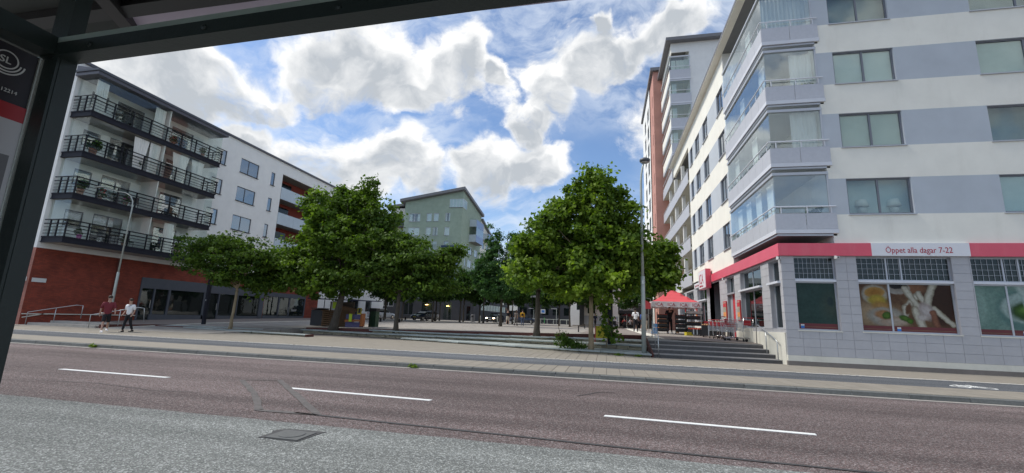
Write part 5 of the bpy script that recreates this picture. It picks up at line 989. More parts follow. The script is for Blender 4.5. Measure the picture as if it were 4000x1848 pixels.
# ================================================================ low buildings at the far right of the square
rs = thing('restaurant_building', 'white and blue restaurant building with black signboard at the far side of the square', 'building', (1.5,62,-.5))
b = MB(); b.box(-3.0,62,.95,1.55,72,7.6,0); b.box(-3.0,61.97,-.6,1.55,72,.95,1); b.box(-3.6,61.6,-.6,-3.0,72,2.66,2); wpart('wall', b, ['white_plaster','blue_paint','charcoal'], rs)
b = MB(); b.box(1.55,62.2,1.4,6.1,70,2.55,0); b.box(1.55,63.2,2.55,6.1,70,7.6,1); wpart('signboard', b, ['black','white_plaster'], rs)
for x in (1.7,2.75,3.8,4.85): o = wpart('glazed_front', MB().box(x,63.3,-.6,x+1.0,63.35,1.4), 'dark_glass', rs)
text('sign_lettering', 'BRÖDERNAS', .46, 'white_print', rs, (1.72,62.19,1.82), (R(90),0,0), .004, sx=.72)
for x in (-2.5,-.6): b = MB(); b.box(x,61.95,1.25,x+1,62,2.4); wpart('window', b, 'dark_glass', rs)
b = MB(); b.box(-3.6,60.8,2.7,-1.6,62,2.85); wpart('awning', b, 'teal', rs)
pb = thing('pale_rear_block', 'pale grey apartment block partly seen behind the right-hand trees', 'building', (3,74,-.5))
wo3 = [(1.2+3*i, 2.4+3*i, z, z+1.5) for z in (2,5,8,11) for i in range(4)]
wall('front_wall', pb, (-6,74,0), FR, 14, -.6, 14.2, wo3, ['white_plaster']); b = MB(); b.box(-6.3,73.6,14.2,9,84,14.5); wpart('roof', b, 'roof_grey', pb)
for (a, c, p, q) in wo3: window(pb, (-6,74,0), FR, a, c, p, q, (), 'dark_frame', 'win', .1, None, None, .07)
b = MB(); b.box(-5.9,74.5,-.5,8,84,14); wpart('core', b, 'white_plaster', pb)
do = thing('dark_low_building', 'long dark grey low building at the back of the square behind the bicycle stands', 'building', (-10,88,-.5))
b = MB(); b.box(-17.5,88,-.6,-3.8,100,6.5); wpart('wall', b, 'charcoal', do)
for i in range(6): b = MB(); b.box(-17+i*2.2,87.95,1.2,-15.6+i*2.2,88,2.6); wpart('window', b, 'dark_glass', do)
fb = thing('far_street_building', 'beige building with lit shopfront closing the far end of the side street', 'building', (-21,125,-.5))
fo2 = [(2+3*i,4.4+3*i,z,z+1.6) for z in (4,7,10) for i in range(6)]
wall('front_wall', fb, (-34,125,0), FR, 22, -.6, 13, fo2+[(4,12,0,2.6)], ['cream_plaster'])
for (a, c, p, q) in fo2: window(fb, (-34,125,0), FR, a, c, p, q, (.5,), 'dark_frame', 'win', .1, None, None, .08)
window(fb, (-34,125,0), FR, 4, 12, 0, 2.6, (.25,.5,.75), 'dark_frame', 'shop_glass', .1, None, None, .1, 'shop_window'); b = MB(); b.box(-33.8,126,-.5,-12,140,12.8); wpart('core', b, 'poster_honey', fb)
# ================================================================ trees
def leaf_shape(kind):
    if kind == 'plane':   # lobed
        P = [(0,0),(.30,-.02),(.52,.25),(.30,.38),(.34,.72),(0,1.0),(-.34,.72),(-.30,.38),(-.52,.25),(-.30,-.02)]
    elif kind == 'narrow': P = [(0,0),(.20,.25),(.22,.6),(0,1.0),(-.22,.6),(-.20,.25)]
    else: P = [(0,0),(.30,.2),(.33,.6),(0,1.0),(-.33,.6),(-.30,.2)]
    return np.array([(x, y-.4, .10*abs(x)*2-.12*(y-.5)**2) for x, y in P])
def make_crown(ells, n_cl, per, size, kind, cl_r=.5, droop=.0, seed=1, shell=.45, flat=.33):
    """leaf-sized faces in clumps spread through the volume of several ellipsoids"""
    r = np.random.default_rng(seed); vol = np.array([e[3]*e[4]*e[5] for e in ells])**.75; pr = vol/vol.sum()
    k = r.choice(len(ells), n_cl, p=pr); d = r.normal(size=(n_cl,3)); d /= np.linalg.norm(d,axis=1)[:,None]
    rad = r.random(n_cl)**shell*(1+.16*r.normal(size=n_cl)*(r.random(n_cl) < .4)); E = np.array(ells)
    cen = E[k,:3]+d*rad[:,None]*E[k,3:6]; cvar = r.random(n_cl)
    # billows and gaps: a 3-D noise pushes clumps in and out and leaves some of the volume open
    so3 = seed*7.3; q = np.array([noise.noise(Vector((c[0]*.95+so3, c[1]*.95, c[2]*1.15))) for c in cen]); q2 = np.array([noise.noise(Vector((c[0]*1.6, c[1]*1.6+so3, c[2]*1.8))) for c in cen])
    cen = E[k,:3]+(cen-E[k,:3])*(1+.42*q)[:,None]; keep = np.nonzero((q2 > -.16-.25*(rad < .6)) | (n_cl < 100))[0]
    ci = r.choice(keep, n_cl*per); N = n_cl*per; crs = cl_r*(.45+1.0*r.random(n_cl)**1.6)
    off = r.normal(size=(N,3)); off *= (np.array([.46,.46,flat*.92])*crs[ci][:,None])
    pos = cen[ci]+off; pos[:,2] -= droop*np.linalg.norm(off[:,:2],axis=1)
    out = d[ci]*rad[ci][:,None]
    nrm = out*.40+off/(crs[ci][:,None]+.01)*.45+np.array([0,0,.62])+r.normal(size=(N,3))*.72; nrm /= np.linalg.norm(nrm,axis=1)[:,None]
    tmp = r.normal(size=(N,3)); tmp[:,2] -= .7; a = tmp-nrm*(tmp*nrm).sum(1)[:,None]; a /= np.linalg.norm(a,axis=1)[:,None]; b = np.cross(a, nrm)
    L = leaf_shape(kind); m = len(L); sz = size*(.6+.75*r.random(N))
    V = pos[:,None,:]+sz[:,None,None]*(L[None,:,0,None]*b[:,None,:]+L[None,:,1,None]*a[:,None,:]+L[None,:,2,None]*nrm[:,None,:])
    var = np.clip(.10+.60*cvar[ci]**1.5+.5*r.random(N)**2.5, 0, 1)
    return V.reshape(-1,3), m, var, cen[keep], cvar
def leaves_mesh(name, V, m, var, mt):
    N = len(V)//m; me = bpy.data.meshes.new(name); me.vertices.add(len(V)); me.vertices.foreach_set('co', V.astype(np.float32).ravel())
    me.loops.add(len(V)); me.loops.foreach_set('vertex_index', np.arange(len(V), dtype=np.int32)); me.polygons.add(N)
    me.polygons.foreach_set('loop_start', np.arange(0, len(V), m, dtype=np.int32)); me.update(calc_edges=True)
    at = me.attributes.new('var', 'FLOAT', 'FACE'); at.data.foreach_set('value', var.astype(np.float32)); me.materials.append(M[mt]); return me
def tree(label, base, trunk_top, tr, ells, n_cl, per, size, kind, mt, group=None, name='tree', seed=1, cl_r=.5, bark='bark', lean=(0,0), limbs=26, droop=0, shell=.45, flat=.33):
    """ells are given relative to the trunk base"""
    t = thing(name, label, 'tree', base, 0, group); rr = random.Random(seed)
    V, m, var, cen, cv = make_crown(ells, n_cl, per, size, kind, cl_r, droop, seed, shell, flat)
    zmax = max(e[2]+e[5]*.6 for e in ells); top = Vector((lean[0], lean[1], trunk_top)); tip = Vector((ells[0][0]*.8, ells[0][1], zmax*.9))
    b = MB(); pts = []; rs = []
    for i in range(7):
        f = i/6; p = Vector((0,0,-.15)).lerp(top, f)+Vector((rr.uniform(-.02,.02), rr.uniform(-.02,.02), 0)); pts.append(p); rs.append(tr*(1.45 if i == 0 else 1.1 if i == 1 else 1-.25*f))
    b.tube(pts, rs, 10); wb = part('trunk', b, bark, t, True)
    b = MB(); lead = [top+(tip-top)*f+Vector((rr.uniform(-.1,.1), rr.uniform(-.1,.1), 0))*(f > 0) for f in (0,.3,.6,1)]; b.tube(lead, [tr*.75, tr*.5, tr*.3, .02], 7)
    idx = rr.sample(range(len(cen)), min(limbs, len(cen)))
    for i in idx:
        c = Vector(cen[i]); f = rr.uniform(0,.55); s = top.lerp(tip, f) if c.z > top.z+.8 else top.lerp(tip, rr.uniform(0,.12))
        mid = s.lerp(c, .5)+Vector((0,0,.12*(c-s).length)); b.tube([s, mid, c], [tr*.32*(1-f*.5), tr*.18, .012], 5)
    part('branches', b, bark, t, True)
    o = obj('crown', leaves_mesh('crown', V, m, var, mt), t, (0,0,0), 0, True)
    return t
def E_(x0, z0, rx, rz, ry=None, y=0): return (x0, y, z0, rx, ry if ry else rx*.85, rz)
# big plane tree to the right of centre
B = (-.74,21.95,-1.28)
tree('tall light green plane tree with slender pale trunk beside the tall lamp post', B, 2.6, .125,
 [E_(-.2,5.2,2.0,1.7),E_(.0,7.0,1.25,1.5),E_(.15,8.3,.75,.95),(-2.2,0,4.8,1.35,1.5,1.5),(1.5,0,5.0,1.25,1.4,1.5),(-1.7,0,6.6,.9,.9,1.15),(1.5,0,6.6,.8,.9,1.15),(-1.0,0,7.7,.7,.7,.85),(1.0,0,7.7,.55,.6,.8),(-.2,0,3.4,2.5,2.2,.95),(-2.8,0,3.7,1.1,1.3,1.0),(-3.5,0,5.0,.55,.7,1.0),(1.9,.3,3.6,.85,1.2,1.1)],
 760, 66, .158, 'plane', 'leaf_plane', None, 'plane_tree', 11, .5, 'bark', (.03,0), 46, .05, .4)
tree('large dense plane tree with thick trunk at the stone terrace by the pallet kiosk', (-18.2,27.4,-1.05), 2.6, .26,
 [E_(.3,5.9,3.5,2.3),(-.7,0,8.0,2.4,2.2,1.9),(1.5,0,9.4,1.1,1.2,1.35),(-3.4,0,4.2,2.4,2,1.7),(3.4,0,4.8,2.9,2.2,2.2),(-1.2,0,3.3,3.4,2.6,1.2),(-4.9,-.3,3.6,1.7,1.5,1.4),(-5.8,-.3,2.9,1.0,1.2,.8),(2.9,0,7.7,1.3,1.3,1.6),(-2.4,0,8.6,.9,1.0,1.2),(5.2,0,3.9,1.6,1.5,1.4),(-.4,0,9.4,.7,.8,.8)],
 1150, 62, .172, 'plane', 'leaf_maple', None, 'plane_tree', 12, .62, 'dark_bark', (.45,0), 46, .05)
tree('low broad hornbeam with thin trunk just right of the large dense plane tree', (-13.4,27.0,-.98), 2.3, .15,
 [(.2,0,4.2,3.2,2.6,1.3),(2.4,0,4.5,2.0,2,1.0),(.2,0,5.6,1.7,1.8,1.0),(3.9,0,5.2,.8,.8,.35),(3.2,0,4.7,.9,.9,.5),(-1.7,0,3.4,2.4,2.2,1.0),(2.4,0,3.1,1.7,1.8,.9)],
 620, 44, .17, 'oval', 'leaf_horn', None, 'hornbeam', 13, .62, 'dark_bark', (.05,0), 36, -.08, .45, .17)
tree('small flat crowned hornbeam on the slate ledges in front of the dark shopfronts', (-23.9,24.75,-1.3), 2.5, .105,
 [(-.6,0,4.8,2.7,2.3,1.2),(-2.8,0,5.3,2.0,1.7,.8),(-3.0,0,4.2,1.6,1.5,.6),(.9,0,4.5,1.5,1.6,.8),(-1.0,0,5.7,2.0,1.8,.6),(-.4,0,3.5,2.1,1.7,.85),(-4.6,0,5.9,.8,.8,.35),(1.4,0,4.9,.9,1.1,.5),(.3,0,3.0,1.2,1.3,.5)],
 430, 42, .16, 'oval', 'leaf_horn', None, 'hornbeam', 14, .6, 'bark', (.12,0), 36, -.08, .45, .2)
tree('younger plane tree with dark trunk left of the tall light green plane tree', (-4.0,26.0,-.74), 2.5, .17,
 [(.2,0,4.2,1.7,1.7,1.5),(.1,0,5.5,1.2,1.2,1.1),(1.0,0,4.4,1.6,1.6,1.4),(-.6,0,3.3,1.1,1.1,.8)],
 380, 50, .165, 'plane', 'leaf_horn', None, 'plane_tree', 15, .55, 'dark_bark', (.04,0), 26, .05)
tree('dark plane tree whose low crown hangs over the peak of the red gazebo', (.2,25.4,-.70), 2.9, .15,
 [(1.5,0,3.9,1.4,1.3,1.3),(2.5,-.2,4.1,1.05,1.0,1.2),(.6,0,4.2,1.6,1.6,1.5),(2.4,-.2,3.1,1.1,1.0,.6),(3.0,-.3,4.7,.5,.5,.5),(3.2,-.2,3.5,.55,.5,.7)],
 430, 44, .21, 'plane', 'leaf_maple', None, 'plane_tree', 16, .5, 'dark_bark', (.05,0), 26, .05)
# taller cherry trees behind
tree('tall ragged cherry tree with drooping shoots right of the green building', (-10.6,44.5,-.66), 2.6, .16,
 [(.6,0,5.4,3.1,2.2,2.6),(-1.8,0,5.0,1.8,1.5,1.8),(2.9,0,5.2,1.7,1.5,1.9),(-.9,0,8.4,1.1,1.1,2.0),(1.6,0,8.2,1.3,1.3,1.8),(-1.6,0,6.6,1.4,1.4,1.5),(2.4,0,6.2,1.4,1.4,1.6),(.3,0,3.6,2.8,2.2,1.0),(-1.5,0,10.4,.35,.35,1.0)],
 1100, 36, .21, 'narrow', 'leaf_cherry', None, 'cherry_tree', 17, .5, 'dark_bark', (.05,0), 36, .25)
G = 'lindens in rows across the back of the square'
spots = [(-27.5,52,1.0),(-24.1,50,.95),(-22.6,57,1.05),(-20.3,62,1.05),(-17.3,60,1.0),(-14.2,64,1.1),(-12.2,58,1.0),(-9.8,66,1.05),(-6.0,58,1.0),(-4.4,55,1.05),(-1.9,60,1.0),(3.2,54,.95),(-25.5,66,1.1),(-30.5,58,1.0),(-18.8,56,1.15),(-15.9,57,1.2),(-21.4,53,1.1),(-13.4,61,1.2)]
far = ['linden at the left end of the back row beside the white doorway','linden just left of the parked hatchback','linden directly in front of the parked hatchback','linden between the hatchback and the glazed green-block entrance','linden by the first steel bollard on the left','linden over the black car with lit headlights','linden above the man in beige shorts','linden over the dark blue car','linden left of the bicycle stands','linden above the parked bicycles','linden in front of the dark pillar of the restaurant','linden before the black restaurant signboard','linden by the podium of the green block','linden behind the man in white at the far left','linden in the gap between the green block and the cherry tree','linden just left of the tall cherry tree','linden right of the parked hatchback','linden directly behind the tall cherry tree']
protos = []
for v in range(3):
    base = (spots[v][0], spots[v][1], zp(spots[v][0], spots[v][1]))
    protos.append(tree(far[v]+', dense low crown', base, 2.3, .10, [(0,0,4.2,2.4,2.3,1.3),(-.9,.2,3.6,1.8,1.8,1.0),(1.0,0,3.7,1.8,1.8,1.0),(.2,0,5.2,1.3,1.3,.9),(random.uniform(-.6,.6),0,5.8,.6,.6,.7)], 230, 34, .23, 'oval', 'leaf_linden', G, 'linden', 30+v, .5, 'dark_bark', (0,0), 16))
for k in range(3, len(spots)):
    x, y, s = spots[k]; o = dup(protos[k % 3], (x, y, zp(x,y)), random.uniform(0,6.28), far[k]+', dense low crown'); o.scale = (s, s, s*random.uniform(.95,1.08))
for k in range(3): protos[k].scale = (spots[k][2],)*3
t = tree('leafy sprout climbing beside the yellow pavement sign and dark post', (.0,22.3,-1.0), .9, .02, [(0,0,1.1,.32,.3,.55),(.25,0,.6,.35,.3,.4),(-.1,0,1.75,.2,.2,.4),(.42,0,.3,.22,.2,.3)], 26, 14, .14, 'plane', 'leaf_maple', None, 'sapling', 41, .3, 'bark', (.1,0), 12, .1)
t = thing('shrub', 'dark green shrub spilling over the slate beside a slender pale trunk', 'shrub', (-1.9,22.1,-1.25))
V, m, var, cen, cv = make_crown([(0,0,.28,.55,.4,.3),(.5,0,.15,.55,.4,.18),(-.25,0,.55,.18,.18,.3)], 60, 40, .075, 'oval', .2, 0, 42); obj('foliage', leaves_mesh('foliage', V, m, var, 'leaf_horn'), t, (0,0,0), 0, True)
b = MB(); b.tube([(-.1,0,0),(-.3,0,.6),(-.42,0,1.0),(-.35,.02,1.3)], [.03,.02,.012,.004], 6); b.tube([(-.3,0,.6),(-.5,0,.75)], [.012,.004], 5); part('stem', b, 'bark', t)
for x, y, l in ((.55,20.55,'small weed tuft at the foot of the terrace left of the lamp post'),(1.35,20.5,'small weed tuft right at the foot of the tall lamp post'),(-5.55,12.5,'yellowish weed tuft growing in the gutter at the kerb'),(-17.6,12.5,'dark green weed tuft growing in the gutter far left')):
    V, m, var, cen, cv = make_crown([(0,0,.05,.2,.08,.06)], 16, 14, .05, 'narrow', .08, 0, int(x*10)%97+3); o = tag(obj('weed', leaves_mesh('weed', V, m, var, 'leaf_plane'), None, (x,y,-1.39 if y > 15 else -1.485)), l, 'plant')

# ================================================================ lamp posts, posts, bollards
t = thing('street_lamp', 'tall galvanised lamp post with curved neck and round head in front of the plane tree', 'street lamp', (1.66,21.3,-1.4))
b = MB(); b.tube([(0,0,-.05),(0,0,3.6),(0,0,3.62)], [.105,.095,.075], 14); b.box(-.06,-.108,3.25,.02,-.09,3.45) ; part('base_tube', b, 'galv', t, True)
b = MB(); b.tube([(0,0,3.6),(0,0,7.7),(0,-.01,8.2),(.03,-.02,8.6),(.09,-.03,8.95),(.16,-.04,9.2)], [.07,.058,.055,.05,.045,.04], 12); part('pole', b, 'galv', t, True)
b = MB(); b.lathe([(.05,-.02),(.22,.0),(.26,.06),(.24,.13),(.12,.2),(.02,.22)], (.20,-.05,9.2), 18); part('lamp_head', b, 'dark_frame', t, True)
b = MB(); b.lathe([(.2,-.03),(.2,-.021)], (.20,-.05,9.2), 16); part('diffuser', b, 'pale_panel', t)
b = MB(); b.box(-.05,-.112,3.25,.03,-.106,3.42); part('sticker', b, 'white_print', t)
t = thing('street_lamp', 'slender galvanised lamp post with long curved arm in front of the brick corner', 'street lamp', (-29.5,21.5,-1.4))
b = MB(); b.tube([(0,0,-.05),(0,0,3.4),(0,0,3.42)], [.075,.068,.05], 14); part('base_tube', b, 'galv', t, True)
b = MB(); b.tube([(0,0,3.4),(.05,0,7.5),(0,0,7.95),(-.25,0,8.3),(-.65,0,8.5),(-1.5,0,8.66),(-2.6,0,8.9)], [.045,.036,.030,.026,.022,.020,.020], 12); part('pole', b, 'galv', t, True)
b = MB(); b.ball((-3.0,0,8.98), .40,.13,.05, 12); part('lamp_head', b, 'galv', t, True)
for (x, y, l, h) in ((.16,22.6,'thick dark square post standing in the stone terrace behind the yellow sign',4.3),(-28.8,27.4,'thick dark square light column in front of the dark shop door',4.5)):
    t = thing('light_column', l, 'post', (x,y,zp(x,y) if x < -20 else -1.0)); b = MB(); b.box(-.10,-.10,0,.10,.10,h); part('column', b, 'slab_edge', t); b = MB(); b.box(-.13,-.13,h,.13,.13,h+.16); part('light_head', b, 'shop_grey', t); b = MB(); b.box(-.02,-.13,1.7,.03,-.12,1.8); part('sticker', b, 'white_print', t)
def pz(x, y): return (x, y, zp(x, y))
BL = ['steel bollard farthest left by the dark car lane','steel bollard in front of the black car headlights','steel bollard before the nose of the dark blue car','steel bollard between the two dark cars']
for k, (x, y) in enumerate(((-19.3,67.5),(-16.9,69),(-12.3,75),(-15.2,74))):
    t = thing('bollard', BL[k], 'bollard', pz(x,y), 0, 'steel bollards along the car lane'); b = MB(); b.lathe([(.075,0),(.075,.95),(.06,1.0),(0,1.01)], n=10); part('post', b, 'galv', t); b = MB(); b.lathe([(.078,.8),(.078,.88)], n=10); part('reflector', b, 'white_print', t)
t = thing('parking_sign', 'blue and white square parking sign on a thin dark pole at the back', 'sign', pz(-11.2,80)); b = MB(); b.tube([(0,0,0),(0,0,3.6)], .04, 6); part('pole', b, 'slab_edge', t); b = MB(); b.box(-.42,-.06,1.85,.42,-.04,2.6); sp_ = part('sign_plate', b, 'white_print', t); b = MB(); b.box(-.25,-.065,2.0,.28,-.061,2.45); part('symbol', b, 'blue_sign', t)
for k, (x, y, h, l) in enumerate(((-13.2,82,2.7,'thin dark lamp pole with flat white head left of the blue parking sign'),(-9.0,82,2.75,'thin dark lamp pole with flat white head right of the blue parking sign'),(-9.9,60,4.2,'slim dark pole with small direction plates behind the young plane tree'))):
    t = thing('lamp_pole', l, 'post', pz(x,y)); b = MB(); b.tube([(0,0,0),(0,0,h)], .05, 6); part('pole', b, 'galv' if k < 2 else 'slab_edge', t); b = MB(); b.box(-1.0,-.08,h,.1,.08,h+.1) if k < 2 else b.box(-.3,-.02,h-.5,.5,.02,h-.25); part('lamp_arm' if k < 2 else 'sign_plate', b, 'pale_panel', t)
t = thing('bicycle_stand', 'long grey pipe rail of bicycle stands in front of the dark low building', 'rail', pz(-9,79)); b = MB(); b.tube([(-4,0,.85),(5,0,.85)], .05, 6); part('rail', b, 'galv', t)
for i in range(8): b = MB(); b.tube([(-3.6+i*1.15,0,0),(-3.6+i*1.15,0,.85)], .06, 6); part('post', b, 'galv', t)

# ================================================================ vehicles
def car(label, loc, rz, paint, lights=False, hatch=False, plate=True):
    t = thing('parked_car', label, 'car', loc, rz); L, W, H = (4.3 if hatch else 4.6), 1.8, 1.46
    def loft(secs, m, name, par=t):
        b = MB(); n = 8
        for (x, zb, zt, w, wt) in secs: b.v += [(x,-w*.9,zb),(x,-w,zb+.15),(x,-w,zb+(zt-zb)*.6),(x,-wt,zt),(x,wt,zt),(x,w,zb+(zt-zb)*.6),(x,w,zb+.15),(x,w*.9,zb)]
        for i in range(len(secs)-1):
            for k in range(n): b.f.append((i*n+k, i*n+(k+1)%n, (i+1)*n+(k+1)%n, (i+1)*n+k)[::-1]); b.mi.append(0)
        b.f += [tuple(range(n)), tuple(range((len(secs)-1)*n, len(secs)*n))[::-1]]; b.mi += [0,0]; return part(name, b, m, par, False)
    h = L/2
    loft([(-h,.32,.62,.70,.62),(-h+.12,.22,.74,.84,.74),(-h+.7,.2,.86,.9,.80),(-h+1.3,.2,.93,.9,.82),(.2,.2,.95,.9,.82),(h-.5,.2,.98,.89,.8),(h-.08,.25,.95,.84,.76),(h,.35,.8,.76,.7)], paint, 'body')
    loft([(-h+1.15,.90,.94,.80,.76),(-h+1.85,.92,H-.06,.80,.60),(-h+2.5,.92,H-.02,.80,.62),(h-1.2,.94,H-.06,.78,.60),(h-.35 if not hatch else h-.25,.95,1.02 if not hatch else 1.2,.74,.60)], 'dark_glass', 'windows')
    loft([(-h+1.8,H-.09,H-.04,.62,.58),(-h+2.5,H-.06,H,.63,.59),(h-1.15,H-.09,H-.03,.61,.57)], paint, 'roof')
    wm = cmesh('wheel', lambda: MB().lathe([(.2,-.11),(.31,-.1),(.325,0),(.31,.1),(.2,.11)], n=16, axis='y').mesh('wheel','tyre',True)); rm = cmesh('rim', lambda: MB().lathe([(.21,-.115),(.19,-.10),(.05,-.118),(.05,.118),(.19,.1),(.21,.115)], n=10, axis='y').mesh('rim','chrome'))
    for x in (-h+.85, h-.85):
        for y in (-.80,.80): w = obj('wheel', wm, t, (x,y,.325), 0, True); obj('rim', rm, w, (0,0,0), 0, True)
    for y in (-.62,.62):
        b = MB(); b.ball((-h+.07,y,.66), .1,.17,.09, 8); part('headlight', b, 'headlight' if lights else 'chrome', t); b = MB(); b.box(h-.07,y-.16,.72,h+.0,y+.16,.86); part('tail_light', b, 'tail', t); 
    b = MB(); b.box(-h-.01,-.26,.42,-h+.03,.26,.53); part('number_plate', b, 'yellow' if not plate else 'white_print', t); b = MB(); b.box(-h-.005,-.4,.56,-h+.05,.4,.66); part('grille', b, 'black', t)
    for y in (-.98,.98): b = MB(); b.ball((-h+1.55,y,.98), .07,.1,.07, 6); part('mirror', b, paint, t)
    return t
car('black car facing the square with both headlights lit', pz(-17.9,71.5), R(82), 'car_black', True)
car('dark blue saloon car seen from the side behind the man in yellow', pz(-13.9,75), R(186), 'car_blue', True)
car('dark blue hatchback parked nose out under the lindens with a yellow mark', pz(-25.6,60.5), R(70), 'car_blue', False, True, False)
car('white car with red tail light partly behind the white doorway', pz(-33.2,62), R(250), 'car_white', False, True)
def bicycle(label, loc, rz, m='black', group=None):
    t = thing('bicycle', label, 'bicycle', loc, rz, group)
    for x in (-.52,.52):
        b = MB(); b.tube([(x+.33*math.cos(a),0,.34+.33*math.sin(a)) for a in [2*math.pi*k/16 for k in range(17)]], .02, 5, cap=False); w = part('wheel', b, 'tyre', t)
        b = MB(); [b.tube([(x,0,.34),(x+.32*math.cos(a),0,.34+.32*math.sin(a))], .004, 3) for a in [math.pi*k/5 for k in range(10)]]; b.lathe([(.03,-.04),(.03,.04)], (x,0,.34), 8, axis='y'); part('spokes', b, 'steel', t)
    b = MB()
    for p, q in (((-.52,0,.34),(-.05,0,.3)),((-.05,0,.3),(-.2,0,.85)),((-.2,0,.8),(.36,0,.82)),((-.05,0,.3),(.36,0,.75)),((-.52,0,.34),(-.18,0,.75)),((.52,0,.34),(.33,0,.98))): b.tube([p,q], .018, 5)
    part('frame', b, m, t); b = MB(); b.box(-.32,-.07,.88,-.08,.07,.93); part('saddle', b, 'black', t); b = MB(); b.tube([(.22,-.28,1.0),(.34,-.2,1.02),(.34,.2,1.02),(.22,.28,1.0)], .014, 5); part('handlebar', b, 'steel', t); return t
for k, (x, y, rz, m, l) in enumerate(((-8.6,78.5,.3,'black','dark bicycle leaning at the left of the bicycle stands'),(-5.6,77,1.2,'teal','green bicycle standing among the bicycle stands'),(-4.7,77.6,.2,'black','dark bicycle parked nearest the dark restaurant pillar'))): bicycle(l, pz(x,y), rz, m, 'parked bicycles at the stands')
t = thing('electric_scooter', 'white and green electric kick scooter parked under the parking sign', 'scooter', pz(-10.9,78.5), 1.3); b = MB(); b.box(-.5,-.08,.12,.4,.08,.18); part('deck', b, 'white_print', t); b = MB(); b.tube([(.5,0,.12),(.4,0,1.15)], .035, 6); part('stem', b, 'scooter_green', t); b = MB(); b.tube([(.4,-.25,1.15),(.4,.25,1.15)], .02, 5); part('handlebar', b, 'black', t)
for x in (-.5,.5): b = MB(); b.lathe([(.1,-.03),(.1,.03)], (x,0,.1), 10, axis='y'); part('wheel', b, 'tyre', t)

